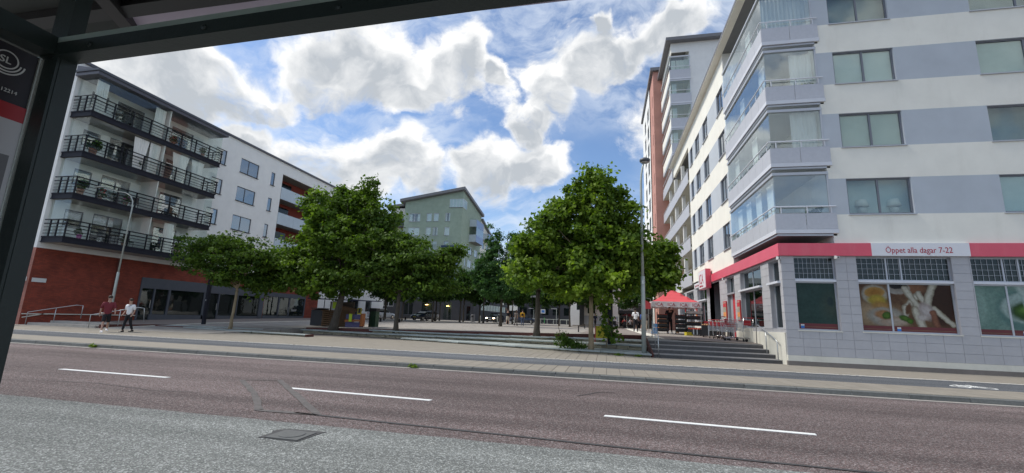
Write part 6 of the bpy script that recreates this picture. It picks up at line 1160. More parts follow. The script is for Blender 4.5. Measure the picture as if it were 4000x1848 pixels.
# ================================================================ people
def person(label, loc, rz, top, bottom, skin='skin', hair='hair', h=1.75, legs=(.25,-.25), knees=(.1,.25), arms=(-.3,.3), elbows=(.3,.3), shorts=False, sleeve=.5, sit=False, bag=None, spread=.06, shoe='white_cloth', armup=0, longhair=False, build=1.0):
    t = thing('person', label, 'person', loc, rz); k = h/1.75
    V3 = lambda x, y, z: Vector((x*k, y*k, z*k)); hz = .92 if not sit else .50
    pel = V3(0,0,hz+.02); wst = V3(0,-.01,hz+.20); che = V3(0,.0,hz+.42); nck = V3(0,-.01,hz+.575); hd0 = V3(0,-.035,hz+.66); hd1 = V3(0,-.045,hz+.80)
    J = {}
    for i, s in enumerate((-1,1)):
        th, kn = legs[i], knees[i]
        hip = V3(.085*s,0,hz-.03)
        if sit: kne = hip+V3(.04*s,-.42,.0); ank = kne+V3(0,.03,-.40)
        else: kne = hip+V3(spread*.3*s,-.43*math.sin(th),-.43*math.cos(th)); ank = kne+V3(spread*.3*s,-.41*math.sin(th-kn),-.41*math.cos(th-kn))
        toe = ank+V3(.02*s,-.15,-.05)
        sh = V3(.185*s*build,0,hz+.50); a, e = arms[i], elbows[i]
        elb = sh+V3(.055*s,-.28*math.sin(a),-.28*math.cos(a)); wri = elb+V3(.01*s,-.24*math.sin(a+e),-.24*math.cos(a+e)); hnd = wri+V3(0,-.08*math.sin(a+e+.1),-.08*math.cos(a+e+.1))
        J[s] = (hip, kne, ank, toe, sh, elb, wri, hnd)
    low = min(J[s][2].z for s in (-1,1))-.085*k
    def skin_mesh(chain, name, m, par=t, lvl=1):
        vs = []; es = []; rad = []
        for (p, r, par_i) in chain:
            vs.append(p-Vector((0,0,low if not sit else 0))); rad.append(r)
            if par_i is not None: es.append((par_i, len(vs)-1))
        me = bpy.data.meshes.new('s'); me.from_pydata(vs, es, []); o = bpy.data.objects.new('s', me); COL.objects.link(o)
        sk = o.modifiers.new('k','SKIN'); sk.use_smooth_shade = True; su = o.modifiers.new('u','SUBSURF'); su.levels = su.render_levels = lvl
        for i, r in enumerate(rad): me.skin_vertices[0].data[i].radius = (r[0]*k, r[1]*k) if isinstance(r, tuple) else (r*k, r*k)
        me.skin_vertices[0].data[0].use_root = True
        dg = bpy.context.evaluated_depsgraph_get(); m2 = bpy.data.meshes.new_from_object(o.evaluated_get(dg)); bpy.data.objects.remove(o); m2.name = name
        m2.materials.clear(); m2.materials.append(M[m]); return m2
    B_ = build
    ch = [(pel,(.14*B_,.10*B_),None),(wst,(.125*B_,.095*B_),0),(che,(.15*B_,.11*B_),1),(nck,.058,2),(hd0,(.066,.078),3),(hd1,(.076,.09),4)]
    for s in (-1,1):
        hip, kne, ank, toe, sh, elb, wri, hnd = J[s]; n = len(ch)
        ch += [(hip,.088,0),(kne,.056,n),(ank,.036,n+1),(toe,.034,n+2),(sh,.058,2),(elb,.040,n+4),(wri,.027,n+5),(hnd,.032,n+6)]
    me = skin_mesh(ch, 'body', skin)
    bm = bmesh.new(); bm.from_mesh(me)          # fingers, ears, nose: small shapes grown onto the same mesh
    fb = MB(); lowv = Vector((0,0,low if not sit else 0))
    for s in (-1,1):
        wri, hnd = J[s][6]-lowv, J[s][7]-lowv; d = (hnd-wri).normalized()
        for q in range(4): o_ = Vector((0,(q-1.5)*.019*k,0)); fb.tube([hnd+o_-d*.02, hnd+o_+d*(.045+.008*(1.5-abs(q-1.5)))*k, hnd+o_+d*.075*k+Vector((-s*.014,0,0))], [.009*k,.0085*k,.006*k], 5)
        fb.tube([wri+d*.03*k, hnd+Vector((-s*.02,-.04*k,0))-d*.01, hnd+Vector((-s*.024,-.05*k,0))+d*.03*k], [.011*k,.010*k,.007*k], 5)
        fb.ball((s*.077*k, hd1.y+.005, hd1.z-.05*k-lowv.z), .012,.022,.03, 6)
    fb.ball((0, hd1.y-.094*k, hd1.z-.05*k-lowv.z), .014,.022,.024, 6)
    vm = [bm.verts.new(v) for v in fb.v]; [bm.faces.new([vm[i] for i in f]) for f in fb.f]; bm.to_mesh(me); bm.free()
    body = obj('body', me, t, (0,0,0), 0, True)
    e = MB()
    for s in (-1,1): e.ball((s*.03*k, hd1.y-.086*k, hd1.z-.025*k-lowv.z), .011,.008,.007, 6)
    e.box(-.022*k, hd1.y-.09*k, hd1.z-.098*k-lowv.z, .022*k, hd1.y-.083*k, hd1.z-.092*k-lowv.z); part('face_features', e, 'black_hair', t)
    hb = MB(); c = hd1-lowv; hb.ball((0,c.y+.022*k,c.z+.022*k), .092*k,.10*k,.092*k, 12); 
    if longhair: hb.tube([(0,c.y+.06*k,c.z+.03*k),(0,c.y+.10*k,c.z-.12*k),(0,c.y+.09*k,c.z-.26*k)], [.075*k,.065*k,.03*k], 8)
    part('hair', hb, hair, t, True)
    # clothing follows the body
    sc = [(pel-V3(0,0,.09),(.168*B_,.125*B_),None),(pel+V3(0,0,.03),(.158*B_,.118*B_),0),(wst,(.150*B_,.118*B_),1),(che,(.178*B_,.138*B_),2),(nck-V3(0,0,.03),.078,3)]
    for s in (-1,1): sh, elb, wri = J[s][4:7]; n = len(sc); sc += [(sh,.088,3),(sh.lerp(elb, min(1, sleeve*2)),.068 if sleeve <= .5 else .060,n)]; sc += [(elb.lerp(wri,.9),.042,n+1)] if sleeve > .5 else []
    obj('shirt', skin_mesh(sc, 'shirt', top), t, (0,0,0), 0, True)
    tc = [(pel+V3(0,0,.09),(.146*B_,.108*B_),None),(pel-V3(0,0,.05),(.155*B_,.118*B_),0)]
    for s in (-1,1): hip, kne, ank = J[s][:3]; n = len(tc); tc += [(hip-V3(0,0,.04),.105,1)]; tc += [(kne,.082,n)] if shorts else [(kne,.070,n),(ank+V3(0,0,.02),.056,n+1)]
    obj('shorts' if shorts else 'trousers', skin_mesh(tc, 'trousers', bottom), t, (0,0,0), 0, True)
    for s in (-1,1):
        a = J[s][2]-lowv; b = MB(); b.add([(a.x-.045,a.y+.07,a.z-.085),(a.x+.045,a.y+.07,a.z-.085),(a.x+.05,a.y-.19,a.z-.085),(a.x-.05,a.y-.19,a.z-.085),(a.x-.04,a.y+.065,a.z+.02),(a.x+.04,a.y+.065,a.z+.02),(a.x+.035,a.y-.07,a.z+.015),(a.x-.035,a.y-.07,a.z+.015),(a.x+.04,a.y-.18,a.z-.045),(a.x-.04,a.y-.18,a.z-.045)],
           [(3,2,1,0),(4,5,6,7),(7,6,8,9),(9,8,2,3),(0,1,5,4),(1,2,8,6,5),(0,4,7,9,3)]); part('shoe', b, shoe, t)
    if bag: b = MB(); c = che-lowv; b.box(-.11,c.y+.10,c.z-.22,.11,c.y+.2,c.z+.02); b.tube([(-.1,c.y+.12,c.z),(.0,c.y-.14,c.z+.05),(.14,c.y,c.z+.14)], .012, 5); part('bag_strap', b, bag, t)
    return t
PP = lambda x, y, z, *a: (x, y, z)
person('man in maroon t-shirt and black shorts walking along the pavement by the corner steps', (-25.35,18.35,-1.385), R(58), 'maroon', 'black_cloth', legs=(.40,-.38), knees=(.05,.30), arms=(-.35,.30), elbows=(.25,.5), shorts=True, h=1.83, build=1.08)
person('woman in white top and black trousers with dark strap walking on the pavement', (-24.9,19.1,-1.385), R(15), 'white_cloth', 'black_cloth', legs=(.16,-.16), knees=(.05,.25), arms=(-.12,-.10), elbows=(.75,.65), h=1.68, shoe='black', bag='black_cloth', sleeve=.45)
person('man in black t-shirt and beige shorts raising one arm on the square', pz(-11.4,51.6), R(185), 'black_cloth', 'beige_cloth', shorts=True, arms=(.1,2.5), elbows=(.2,1.3), h=1.8)
person('woman in long patterned dress standing on the square between two men', pz(-10.2,50.6), R(170), 'pattern_cloth', 'pattern_cloth', legs=(.08,-.08), longhair=True, h=1.68, shoe='black')
person('man in yellow jacket and jeans with a dark shoulder bag on the square', pz(-9.4,50.3), R(190), 'yellow_cloth', 'jeans', legs=(.15,-.15), bag='black_cloth', sleeve=.9, h=1.72, shoe='black')
person('man in white t-shirt and black trousers walking along the pale stone band', pz(2.35,38.2), R(175), 'white_cloth', 'black_cloth', 'dark_skin', 'black_hair', legs=(.18,-.18), arms=(-.2,.15), h=1.84, shoe='black')
person('person in blue top and dark shorts behind the lamp post', pz(3.45,45), R(160), 'blue_cloth', 'navy_cloth', shorts=True, h=1.75, sleeve=.9)
person('man in grey cap and dark shirt walking beside the person in blue', pz(2.7,44), R(10), 'navy_cloth', 'black_cloth', shorts=True, hair='mid_panel', h=1.85)
person('person in brown clothes standing near the left leg of the gazebo', pz(3.0,36.5), R(200), 'pattern_cloth', 'beige_cloth', legs=(.2,-.2), h=1.6, longhair=True)
person('man in white t-shirt and blue shorts walking in front of the dark podium', pz(-31.2,63), R(180), 'white_cloth', 'jeans', shorts=True, legs=(.2,-.2), h=1.78)
person('staff member in dark clothes standing between the crate racks under the gazebo', pz(4.1,31.2), R(175), 'black_cloth', 'black_cloth', arms=(1.8,.3), elbows=(.6,.5), h=1.75)
person('person with dark clothes standing by the blue wall of the restaurant', pz(-1.4,58), R(30), 'navy_cloth', 'black_cloth', longhair=True, h=1.7)
for k, (x, y, m, l) in enumerate(((1.1,58.5,'white_cloth','seated guest in white at the restaurant terrace'),(2.2,58,'red_cloth','seated guest in red at the restaurant terrace'),(3.0,59,'white_cloth','seated guest in pale top, farther right on the restaurant terrace'),(3.9,58.6,'navy_cloth','seated guest in navy at the right of the restaurant terrace'))):
    z = zp(x,y); rz = R(40*k+150)
    t = thing('cafe_chair', 'dark cafe chair under the '+l, 'chair', (x,y,z), rz); b = MB(); b.box(-.22,-.2,.42,.22,.24,.46); part('seat', b, 'black', t); b = MB(); b.box(-.22,.22,.46,.22,.26,.9); part('backrest', b, 'black', t)
    for sx, sy in ((-.2,-.18),(.2,-.18),(-.2,.22),(.2,.22)): b = MB(); b.tube([(sx,sy,0),(sx,sy,.42)], .018, 5); part('leg', b, 'black', t)
    person(l, (x,y,z), rz, m, 'black_cloth', sit=True, h=1.7, arms=(.5,.5), elbows=(.8,.8))
for k, (x, y) in enumerate(((1.6,57.8),(3.4,57.7))):
    t = thing('cafe_table', 'small round cafe table '+('by the seated guest in red' if k == 0 else 'by the seated guest in navy'), 'table', pz(x,y)); b = MB(); b.lathe([(.35,.70),(.35,.73)], n=12); part('table_top', b, 'bench_wood', t); b = MB(); b.tube([(0,0,0),(0,0,.7)], .03, 6); part('leg', b, 'black', t)
# ================================================================ gazebo and goods in front of the shop
gx, gy, gz = 4.35, 31.3, -.52; hw = 1.5
t = thing('gazebo', 'red peaked gazebo with white lettered valance in front of the supermarket', 'gazebo', (gx,gy,gz))
b = MB(); n = 8; Z0, ZP = 2.02, 2.98
def cz(fx, fy):   # canopy height: concave slopes to a peak
    r = max(abs(fx), abs(fy)); return Z0+(ZP-Z0)*((1-r)**1.25)
for i in range(n+1):
    for j in range(n+1): fx, fy = -1+2*i/n, -1+2*j/n; b.v.append((fx*hw, fy*hw, cz(fx,fy)))
for i in range(n):
    for j in range(n): b.f.append((i*(n+1)+j,(i+1)*(n+1)+j,(i+1)*(n+1)+j+1,i*(n+1)+j+1)); b.mi.append(0)
part('canopy', b, 'red_fabric', t)
for k in range(4):
    rz = k*math.pi/2; b = MB(); m = 16
    for i in range(m+1):
        x = -hw+2*hw*i/m; w = .02*math.sin(i*1.7+k); b.v += [(x,-hw-.012+w*.4,Z0+.01),(x,-hw-.02+w,Z0-.34+.012*math.sin(i*2.3))]
    for i in range(m): b.f.append((2*i+1,2*i+3,2*i+2,2*i)); b.mi.append(0)
    v = part('valance', b, 'white_fabric', t); v.rotation_euler.z = rz
    if k in (0,3):
        for q in range(4): text('lettering', 'ICA', .30, 'red_print', v, (-1.28+q*.74,-hw-.045,Z0-.28), (R(90),0,0), .004, world=False, sx=.95)
for sx in (-1,1):
    for sy in (-1,1): b = MB(); b.box(sx*1.45-.02,sy*1.45-.02,0,sx*1.45+.02,sy*1.45+.02,Z0); part('leg', b, 'galv', t)
b = MB()
for sx in (-1,1):
    b.tube([(sx*1.45,-1.45,1.75),(0,-1.45,1.98)], .015, 5); b.tube([(sx*1.45,-1.45,Z0-.05),(0,0,2.5)], .015, 5)
b.tube([(0,0,1.9),(0,0,ZP-.03)], .02, 6); part('truss', b, 'galv', t)
t = thing('pennant', 'small red pennant hanging from the left front corner of the gazebo', 'flag', (2.80,29.75,1.0)); b = MB(); b.prism([(-.35,0),(-.02,-.01),(-.02,.01)], 0, [.55,.4,.4]); part('cloth', b, 'red_fabric', t); b = MB(); b.tube([(-.02,0,0),(-.02,0,.62),(-.45,0,.75)], .012, 5); part('rod', b, 'galv', t)
def crate(label, loc, w, d, h, fill, rz=0, group=None, box='black'):
    t = thing('crate', label, 'crate', loc, rz, group); b = MB()
    b.box(-w/2,-d/2,0,w/2,d/2,.02); b.box(-w/2,-d/2,.02,w/2,-d/2+.015,h); b.box(-w/2,d/2-.015,.02,w/2,d/2,h); b.box(-w/2,-d/2+.015,.02,-w/2+.015,d/2-.015,h); b.box(w/2-.015,-d/2+.015,.02,w/2,d/2-.015,h); part('box', b, box, t)
    if fill:
        b = MB(); r_ = .042
        for i in range(max(2,int(w/.085))):
            for j in range(max(2,int(d/.085))):
                b.ball((-w/2+.05+i*.085+random.uniform(-.01,.01), -d/2+.05+j*.085, h-.02+random.uniform(-.01,.03)), r_, n=6)
        o = part('produce', b, fill, t, True); o['kind'] = 'stuff'
    return t
def rack(label, x, y, rz, levels, w=.62, m='black'):
    z = zp(x,y); t = thing('display_rack', label, 'rack', (x,y,z), rz); b = MB()
    for s in (-1,1): b.box(s*w/2-.025,.10,0,s*w/2+.025,.15,levels[-1]+.35); b.box(s*w/2-.025,-.3,.0,s*w/2+.025,.3,.05)
    for h in levels: b.add([(-w/2,-.25,h-.05),(w/2,-.25,h-.05),(w/2,.15,h),(-w/2,.15,h),(-w/2,-.25,h-.03),(w/2,-.25,h-.03),(w/2,.15,h+.02),(-w/2,.15,h+.02)],[(3,2,1,0),(4,5,6,7),(0,1,5,4),(1,2,6,5),(2,3,7,6),(3,0,4,7)])
    part('frame', b, m, t); return (x,y,z,rz)
names = ['lowest','second','third','top']
for rx, nm, fills in ((3.62,'left',('fruit','fruit','fruit','redfruit')),(4.75,'right',(None,'redfruit',None,'redfruit'))):
    x,y,z,rz = rack('black display rack on the %s under the gazebo, holding crates' % nm, rx, 31.0, .05 if nm == 'left' else -.12, [.18,.45,.73,1.02])
    for k, h in enumerate((.18,.45,.73,1.02)): crate('black crate on the %s shelf of the %s rack under the gazebo' % (names[k],nm), (x,y-.06,z+h+.01), .66, .40, .17, fills[k], rz)
t = thing('water_bottles', 'stack of blue shrink-wrapped water bottles left of the crate racks', 'bottles', (3.12,31.1,zp(3.1,31.1))); b = MB()
for k in range(2): b.box(-.16,-.12,.15+k*.26,.16,.12,.15+k*.26+.24)
b.box(-.2,-.15,0,.2,.15,.14)
part('packs', b, 'blue_goods', t)
t = thing('wood_pallet', 'pallet stacked with pale wrapped goods behind the gazebo racks', 'pallet', (5.55,34.2,zp(5.5,34.2))); b = MB(); 
for i in range(5): b.box(-.6,-.4+i*.17,.10,.6,-.3+i*.17,.13)
b.box(-.6,-.4,0,-.5,.38,.1); b.box(.5,-.4,0,.6,.38,.1); part('pallet_base', b, 'wood', t); b = MB()
for k in range(4):
    for i in range(3): b.box(-.58+i*.39,-.38,.14+k*.13,-.2+i*.39,.38,.255+k*.13)
part('wrapped_packs', b, 'pale_goods', t)
x,y,z,rz = rack('tall dark shelf rack with mixed goods right of the gazebo', 5.55, 30.6, -.2, [.25,.62,1.0,1.32], 1.0)
for k, (h, f, bx) in enumerate(((.25,'redfruit','black'),(.62,'fruit','black'),(1.0,'redfruit','black'),(1.32,None,'white_print'))): crate('crate on the %s shelf of the tall dark goods rack beside the gazebo' % names[k], (x,y-.05,z+h+.01), .95, .40, .16, f, rz, None, bx)
def bin_box(label, x, y, w, d, h, fill, m='black'):
    t = thing('produce_bin', label, 'produce bin', (x,y,zp(x,y)), -.2); b = MB()
    for i in range(7): b.box(-w/2+i*w/7+.006,-d/2,.08,-w/2+(i+1)*w/7-.006,d/2,h)
    b.box(-w/2+.01,-d/2+.01,.07,w/2-.01,d/2-.01,h-.03); part('body', b, m, t); b = MB(); b.box(-w*.1-.03,-d/2-.012,.08,-w*.1+.03,-d/2-.001,h); b.box(w*.12,-d/2-.012,.08,w*.12+.05,-d/2-.001,h); part('steel_strip', b, 'steel', t)
    for sx in (-1,1):
        for sy in (-1,1): b = MB(); b.lathe([(.04,-.02),(.04,.02)], (sx*(w/2-.08),sy*(d/2-.08),.04), 8, axis='y'); part('castor', b, 'tyre', t)
    b = MB()
    for i in range(int(w/.12)):
        for j in range(int(d/.12)): b.ball((-w/2+.07+i*.12,-d/2+.07+j*.12,h+random.uniform(0,.04)), .06, n=6)
    o = part('produce', b, fill, t, True); o['kind'] = 'stuff'; return t
bin_box('black wheeled produce bin with steel strips and bread rolls on top, between rack and carts', 6.0, 28.4, .95, .6, .68, 'bread')
bin_box('dark produce bin with green vegetables, against the shop wall', 6.65, 28.9, .55, .7, .86, 'veg')
bin_box('low dark bin of red fruit in front of the tall goods rack', 5.35, 29.5, .8, .5, .38, 'redfruit')
t = thing('red_basket_stack', 'stack of red shopping baskets behind the produce bins', 'baskets', (6.2,30.0,zp(6.2,30))); b = MB()
for k in range(6): b.prism([(-.22,-.16),(.22,-.16),(.22,.16),(-.22,.16)], .02+k*.15, .15+k*.15)
part('baskets', b, 'red_goods', t)
crate('yellow crate standing on the ground between the goods rack and the pallet', (4.95,29.4,zp(4.95,29.4)), .4, .3, .2, None, .3, None, 'yellow')
# shopping carts
def cart(label, loc, rz, s=1.0, group=None, seatflap='red_goods'):
    t = thing('shopping_cart', label, 'shopping cart', loc, rz, group)
    W0, W1, Lb, zb, zt = .22*s, .27*s, .85*s, .42*s, .95*s
    b = MB(); r_ = .0042*s
    def P(f, g, sd): # f along the length 0..1 , g height 0..1
        w = (W1-(W1-W0)*f*.6)*(.86+.14*g); return (sd*w, -.4*s+Lb*f*(.86+.14*g)+.0, zb+.10*s*f*(1-g)+(zt-zb-.06*s*f)*g)
    for sd in (-1,1):
        for i in range(13): b.tube([P(i/12,0,sd), P(i/12,1,sd)], r_, 3)
        for g in (0,.2,.4,.6,.8,1): b.tube([P(0,g,sd), P(1,g,sd)], r_*(1.8 if g in (0,1) else 1), 3)
    for i in range(7): f = i/6; a0, a1 = P(1,0,-1), P(1,0,1); c0, c1 = P(1,1,-1), P(1,1,1); b.tube([(a0[0]+(a1[0]-a0[0])*f,a0[1],a0[2]),(c0[0]+(c1[0]-c0[0])*f,c0[1],c0[2])], r_, 3)
    for g in (0,.33,.66,1): b.tube([P(1,g,-1),P(1,g,1)], r_*1.4, 3); b.tube([P(0,g,-1),P(0,g,1)], r_, 3)
    for i in range(8): b.tube([P(i/7,0,-1),P(i/7,0,1)], r_, 3)
    part('wire_basket', b, 'steel', t)
    b = MB(); b.tube([(-W1,-.46*s,1.02*s),(W1,-.46*s,1.02*s)], .016*s, 8); part('handle', b, 'red_goods', t)
    b = MB()
    for sd in (-1,1): b.tube([(sd*W1,-.46*s,1.02*s),(sd*W1*.95,-.36*s,.45*s),(sd*W1*.98,-.40*s,.14*s),(sd*W1,-.3*s,.12*s),(sd*W0*.9,.48*s,.16*s)], .013*s, 6)
    b.tube([(-W0*.9,.48*s,.16*s),(W0*.9,.48*s,.16*s)], .013*s, 6); part('frame', b, 'chrome', t, True)
    b = MB(); b.box(-W1*.8,-.36*s,.70*s,W1*.8,-.345*s,.92*s); part('seat_flap', b, seatflap, t)
    for sd in (-1,1):
        for y_ in (-.36,.46): b = MB(); b.lathe([(.05*s,-.013*s),(.06*s,0),(.05*s,.013*s)], (sd*(W1 if y_ < 0 else W0)*.93,y_*s,.06*s), 10, axis='x'); part('wheel', b, 'tyre', t); 
    return t
CG = 'shopping carts nested along the shop window'
cl = ['outermost shopping cart of the nested row, nearest the produce bins','second shopping cart of the nested row, counted from the produce bins','middle shopping cart of the nested row','fourth shopping cart of the nested row, counted from the produce bins','last shopping cart of the nested row, nearest the stairs handrail']
c0 = cart(cl[0], (6.05,27.2,zp(6.05,27.2)), R(-28), 1.0, CG)
for k in range(1, 5): x, y = 6.05+.14*k, 27.2-.26*k; dup(c0, (x,y,zp(x,y)), R(-28+k), cl[k])
cart('large empty shopping cart with curved chrome handle standing in front of the nested row', (6.55,25.3,zp(6.5,25.3)), R(-118), 1.22)
cart('tilted shopping cart against the corner window behind the large cart', (6.75,25.0,zp(6.7,25.0)+.02), R(30), 1.15)
t = thing('door_mat', 'dark rubber mat on the ground beside the shopping carts', 'mat', (6.75,24.55,zp(6.7,24.5)+.004)); b = MB(); b.prism([(-.4,-.3),(.35,-.3),(.3,.3),(-.3,.35)], 0, .02); part('mat', b, 'black', t)

# ================================================================ benches, sign, pallet kiosk
def bench(label, x, y, L, rz=0, group=None):
    t = thing('bench', label, 'bench', (x,y,zp(x,y)), rz, group)
    for k in range(3): b = MB(); b.box(-L/2,-.21+k*.145,.42,L/2,-.08+k*.145,.47); part('seat_plank', b, 'bench_wood', t)
    for s in (-1,1): b = MB(); b.box(s*L*.38-.03,-.18,0,s*L*.38+.03,.18,.42); part('leg', b, 'black_steel', t)
    return t
bench('long dark bench beside the trunk of the tall light green plane tree', -.6, 31.4, 3.4, .02)
bench('dark bench farther back beyond the long one, toward the restaurant', -1.4, 47.5, 2.2, 0)
bench('dark bench right of the pallet kiosk', -22.0, 38.5, 2.0, .15); bench('dark bench farther right beyond the kiosk under the lindens', -23.6, 46.0, 3.0, 0); bench('dark bench in front of the parked hatchback', -25.6, 56.5, 3.0, 0)
t = thing('a_frame_sign', 'yellow a-frame pavement sign with red frame behind the slate terrace', 'sign', (-.25,23.6,-.86), .08)
for s in (-1,1): b = MB(); b.tube([(s*.33,-.02,-.1),(s*.30,.1,.72)], .02, 6); part('frame', b, 'red_goods', t)
b = MB(); b.add([(-.30,-.01,.1),(.30,-.01,.1),(.28,.09,.70),(-.28,.09,.70),(-.30,.01,.1),(.30,.01,.1),(.28,.11,.70),(-.28,.11,.70)],[(0,1,2,3),(7,6,5,4),(3,2,6,7)]); part('board', b, 'yellow', t)
b = MB(); b.add([(-.03,-.005+.028,.28),(.12,-.005+.028,.28),(.12,.032,.33),(-.03,.032,.33)],[(0,1,2,3)]); part('print', b, 'black', t)
kx, ky = -19.6, 31.2; kz = zp(kx, ky)
t = thing('pallet_kiosk', 'kiosk built of brown wood pallets with thin dark blue awning under the large plane tree', 'kiosk', (kx,ky,kz))
for i in range(7): b = MB(); b.box(-2.0,-.3,.06+i*.155,.30,-.24,.17+i*.155); part('pallet_board', b, 'wood', t)
for x in (-1.98,-.85,.22): b = MB(); b.box(x,-.24,0,x+.09,.5,1.15); part('pallet_post', b, 'wood', t)
b = MB(); b.box(-2.05,-.4,1.15,.35,.6,1.22); part('counter', b, 'wood', t)
b = MB(); b.box(-1.9,.45,.0,.2,.55,1.9); part('back_wall', b, 'bench_wood', t)
b = MB(); b.add([(-.4,-.35,1.22),(1.1,-.35,1.22),(1.5,-.35,1.32),(-.6,-.35,1.62),(-.4,-.25,1.22),(1.1,-.25,1.22),(1.5,-.25,1.32),(-.6,-.25,1.62)],[(0,1,2,3),(7,6,5,4),(0,4,5,1),(1,5,6,2),(2,6,7,3),(3,7,4,0)]); part('slanted_board', b, 'wood', t)
b = MB(); b.prism([(-3.0,-.9),(2.3,-.9),(2.3,.9),(-3.0,.9)], [2.02,1.97,2.0,2.06], [2.10,2.02,2.05,2.12]); part('awning', b, 'navy_canvas', t)
for x in (-2.6,-.2,1.5): b = MB(); b.tube([(x,.7,0),(x,.7,2.03)], .03, 6); part('awning_post', b, 'black_steel', t)
b = MB(); b.box(-1.25,-.32,1.22,-.55,-.26,1.95,0); b.box(-1.15,-.335,1.35,-.75,-.321,1.85,1); part('menu_board', b, ['pale_panel','lime'], t)
t = thing('pallet_planter', 'painted pallet planter with violet boards, orange rails and lime post beside the kiosk', 'planter', (kx+1.0,ky-.5,kz))
for z0, z1 in ((.0,.38),(.62,.95)): b = MB(); b.box(-.62,-.28,z0,.55,.28,z1); part('violet_board', b, 'violet', t)
b = MB(); b.add([(-.68,-.31,.40),(.62,-.31,.46),(.62,-.31,.60),(-.68,-.31,.54),(-.68,.31,.40),(.62,.31,.46),(.62,.31,.60),(-.68,.31,.54)],[(0,1,2,3),(7,6,5,4),(3,2,6,7),(1,5,6,2),(0,3,7,4),(0,4,5,1)]); part('orange_rail', b, 'orange', t)
b = MB(); b.box(-.34,-.34,.42,-.10,-.29,1.0); part('lime_post', b, 'lime', t); b = MB(); b.box(.55,-.25,.1,.68,.25,1.05); part('orange_board', b, 'orange', t); b = MB(); b.box(.30,-.30,.98,.62,-.26,1.45,0); b.box(.37,-.305,1.08,.55,-.302,1.4,1); part('yellow_frame', b, ['yellow','black'], t)
t = thing('waste_bin', 'green waste bin with dark lid behind the painted pallet planter', 'bin', (kx+1.6,ky+1.2,kz)); b = MB(); b.prism([(-.28,-.28),(.28,-.28),(.28,.28),(-.28,.28)], 0, 1.25); part('body', b, 'green_bin', t); b = MB(); b.box(-.3,-.3,1.25,.3,.3,1.5); part('lid', b, 'black', t)
t = thing('waste_bin', 'big dark waste container left of the pallet kiosk', 'bin', (kx-2.7,ky+.4,kz)); b = MB(); b.prism([(-.5,-.4),(.5,-.4),(.5,.4),(-.5,.4)], 0, [1.2,1.2,1.3,1.3]); part('body', b, 'charcoal', t); b = MB(); b.box(-.53,-.43,1.3,.53,.43,1.36); part('lid', b, 'black', t)
t = thing('waste_bin', 'small grey litter bin by the first steel bollard at the back', 'bin', pz(-21.6,71)); b = MB(); b.lathe([(.35,0),(.35,1.1),(.3,1.15),(0,1.16)], n=12); part('body', b, 'mid_panel', t); b = MB(); b.box(-.2,-.36,.75,.2,-.33,.95); part('opening', b, 'black', t)
# cyclist at the right edge, stood in for by a plain banded post
t = thing('cyclist_stand_in', 'black post with yellow band and white cap standing in for a cyclist at the right edge of the pavement', 'bollard', (13.52,17.9,-1.385)); b = MB(); b.tube([(0,0,0),(0,0,1.25)], .07, 10); part('post', b, 'black', t); b = MB(); b.lathe([(.085,1.25),(.085,1.5)], n=12); part('yellow_band', b, 'hivis', t); b = MB(); b.lathe([(.075,1.5),(.075,1.6),(.05,1.68),(0,1.70)], n=12); part('cap', b, 'white_print', t)

# ================================================================ things on the glazed balconies
def pot(label, loc, foliage='leaf_linden', pot_m='terracotta_pot', s=1.0, flower=None):
    t = thing('potted_plant', label, 'plant', loc); b = MB(); b.lathe([(.11*s,0),(.15*s,.26*s),(.16*s,.28*s),(.13*s,.28*s)], n=12); part('pot', b, pot_m, t, True)
    V, m, var, cen, cv = make_crown([(0,0,.5*s,.24*s,.24*s,.28*s)], 22, 16, .12*s, 'oval', .14*s, 0, int(abs(loc[1]*100))%991); obj('foliage', leaves_mesh('foliage', V, m, var, foliage), t, (0,0,0), 0, True)
    if flower:
        b = MB(); [b.ball((random.uniform(-.2,.2)*s,random.uniform(-.2,.2)*s,(.45+random.uniform(0,.3))*s), .05*s, n=6) for _ in range(12)]; part('flowers', b, flower, t)
fn = {0:'lowest glazed balcony',1:'second glazed balcony from the bottom',2:'third glazed balcony from the bottom',3:'top glazed balcony'}
for k, y, l, a in ((0,22.2,'green potted plant in a pink pot on the ',dict(pot_m='pink')),(0,25.0,'leafy potted plant near the divider on the ',{}),(0,29.2,'tall potted plant right of the divider on the ',dict(s=1.3)),(1,21.7,'bushy potted plant in the near corner of the ',dict(s=1.4)),(1,22.9,'red flowering pot on the ',dict(flower='red_flower')),(1,24.6,'pink flowering pot on the ',dict(flower='pink')),(2,21.9,'big leafy plant in the near corner of the ',dict(s=1.6)),(2,24.9,'small white potted plant on the ',dict(pot_m='white_print')),(3,27.2,'red flowering plant right of the divider on the ',dict(flower='red_flower')),(3,29.9,'green potted plant at the far end of the ',dict(s=1.1))):
    pot(l+fn[k], (XO-.4,y,zf[k]+.05), **a)
def bchair(label, loc, rz, m='black'):
    t = thing('balcony_chair', label, 'chair', loc, rz); b = MB(); b.box(-.25,-.25,.38,.25,.25,.43); part('seat', b, m, t); b = MB(); b.box(-.25,.22,.43,.25,.26,.95); part('backrest', b, m, t)
    for sx in (-1,1):
        for sy in (-1,1): b = MB(); b.tube([(sx*.22,sy*.22,0),(sx*.22,sy*.22,.38)], .015, 5); part('leg', b, m, t)
for k, y, rz, m, l in ((0,23.6,.4,'black','dark chair near the doors on the '),(0,25.6,2,'black','dark chair beside the divider on the '),(1,25.5,1,'black','dark chair left of the divider on the '),(1,28.6,2,'wood','wooden chair right of the divider on the '),(2,28.4,2,'white_print','pale chair behind the curtains of the '),(3,24.0,1,'black','dark folding chair in the middle of the ')): bchair(l+fn[k], (XO-.8,y,zf[k]+.05), rz, m)
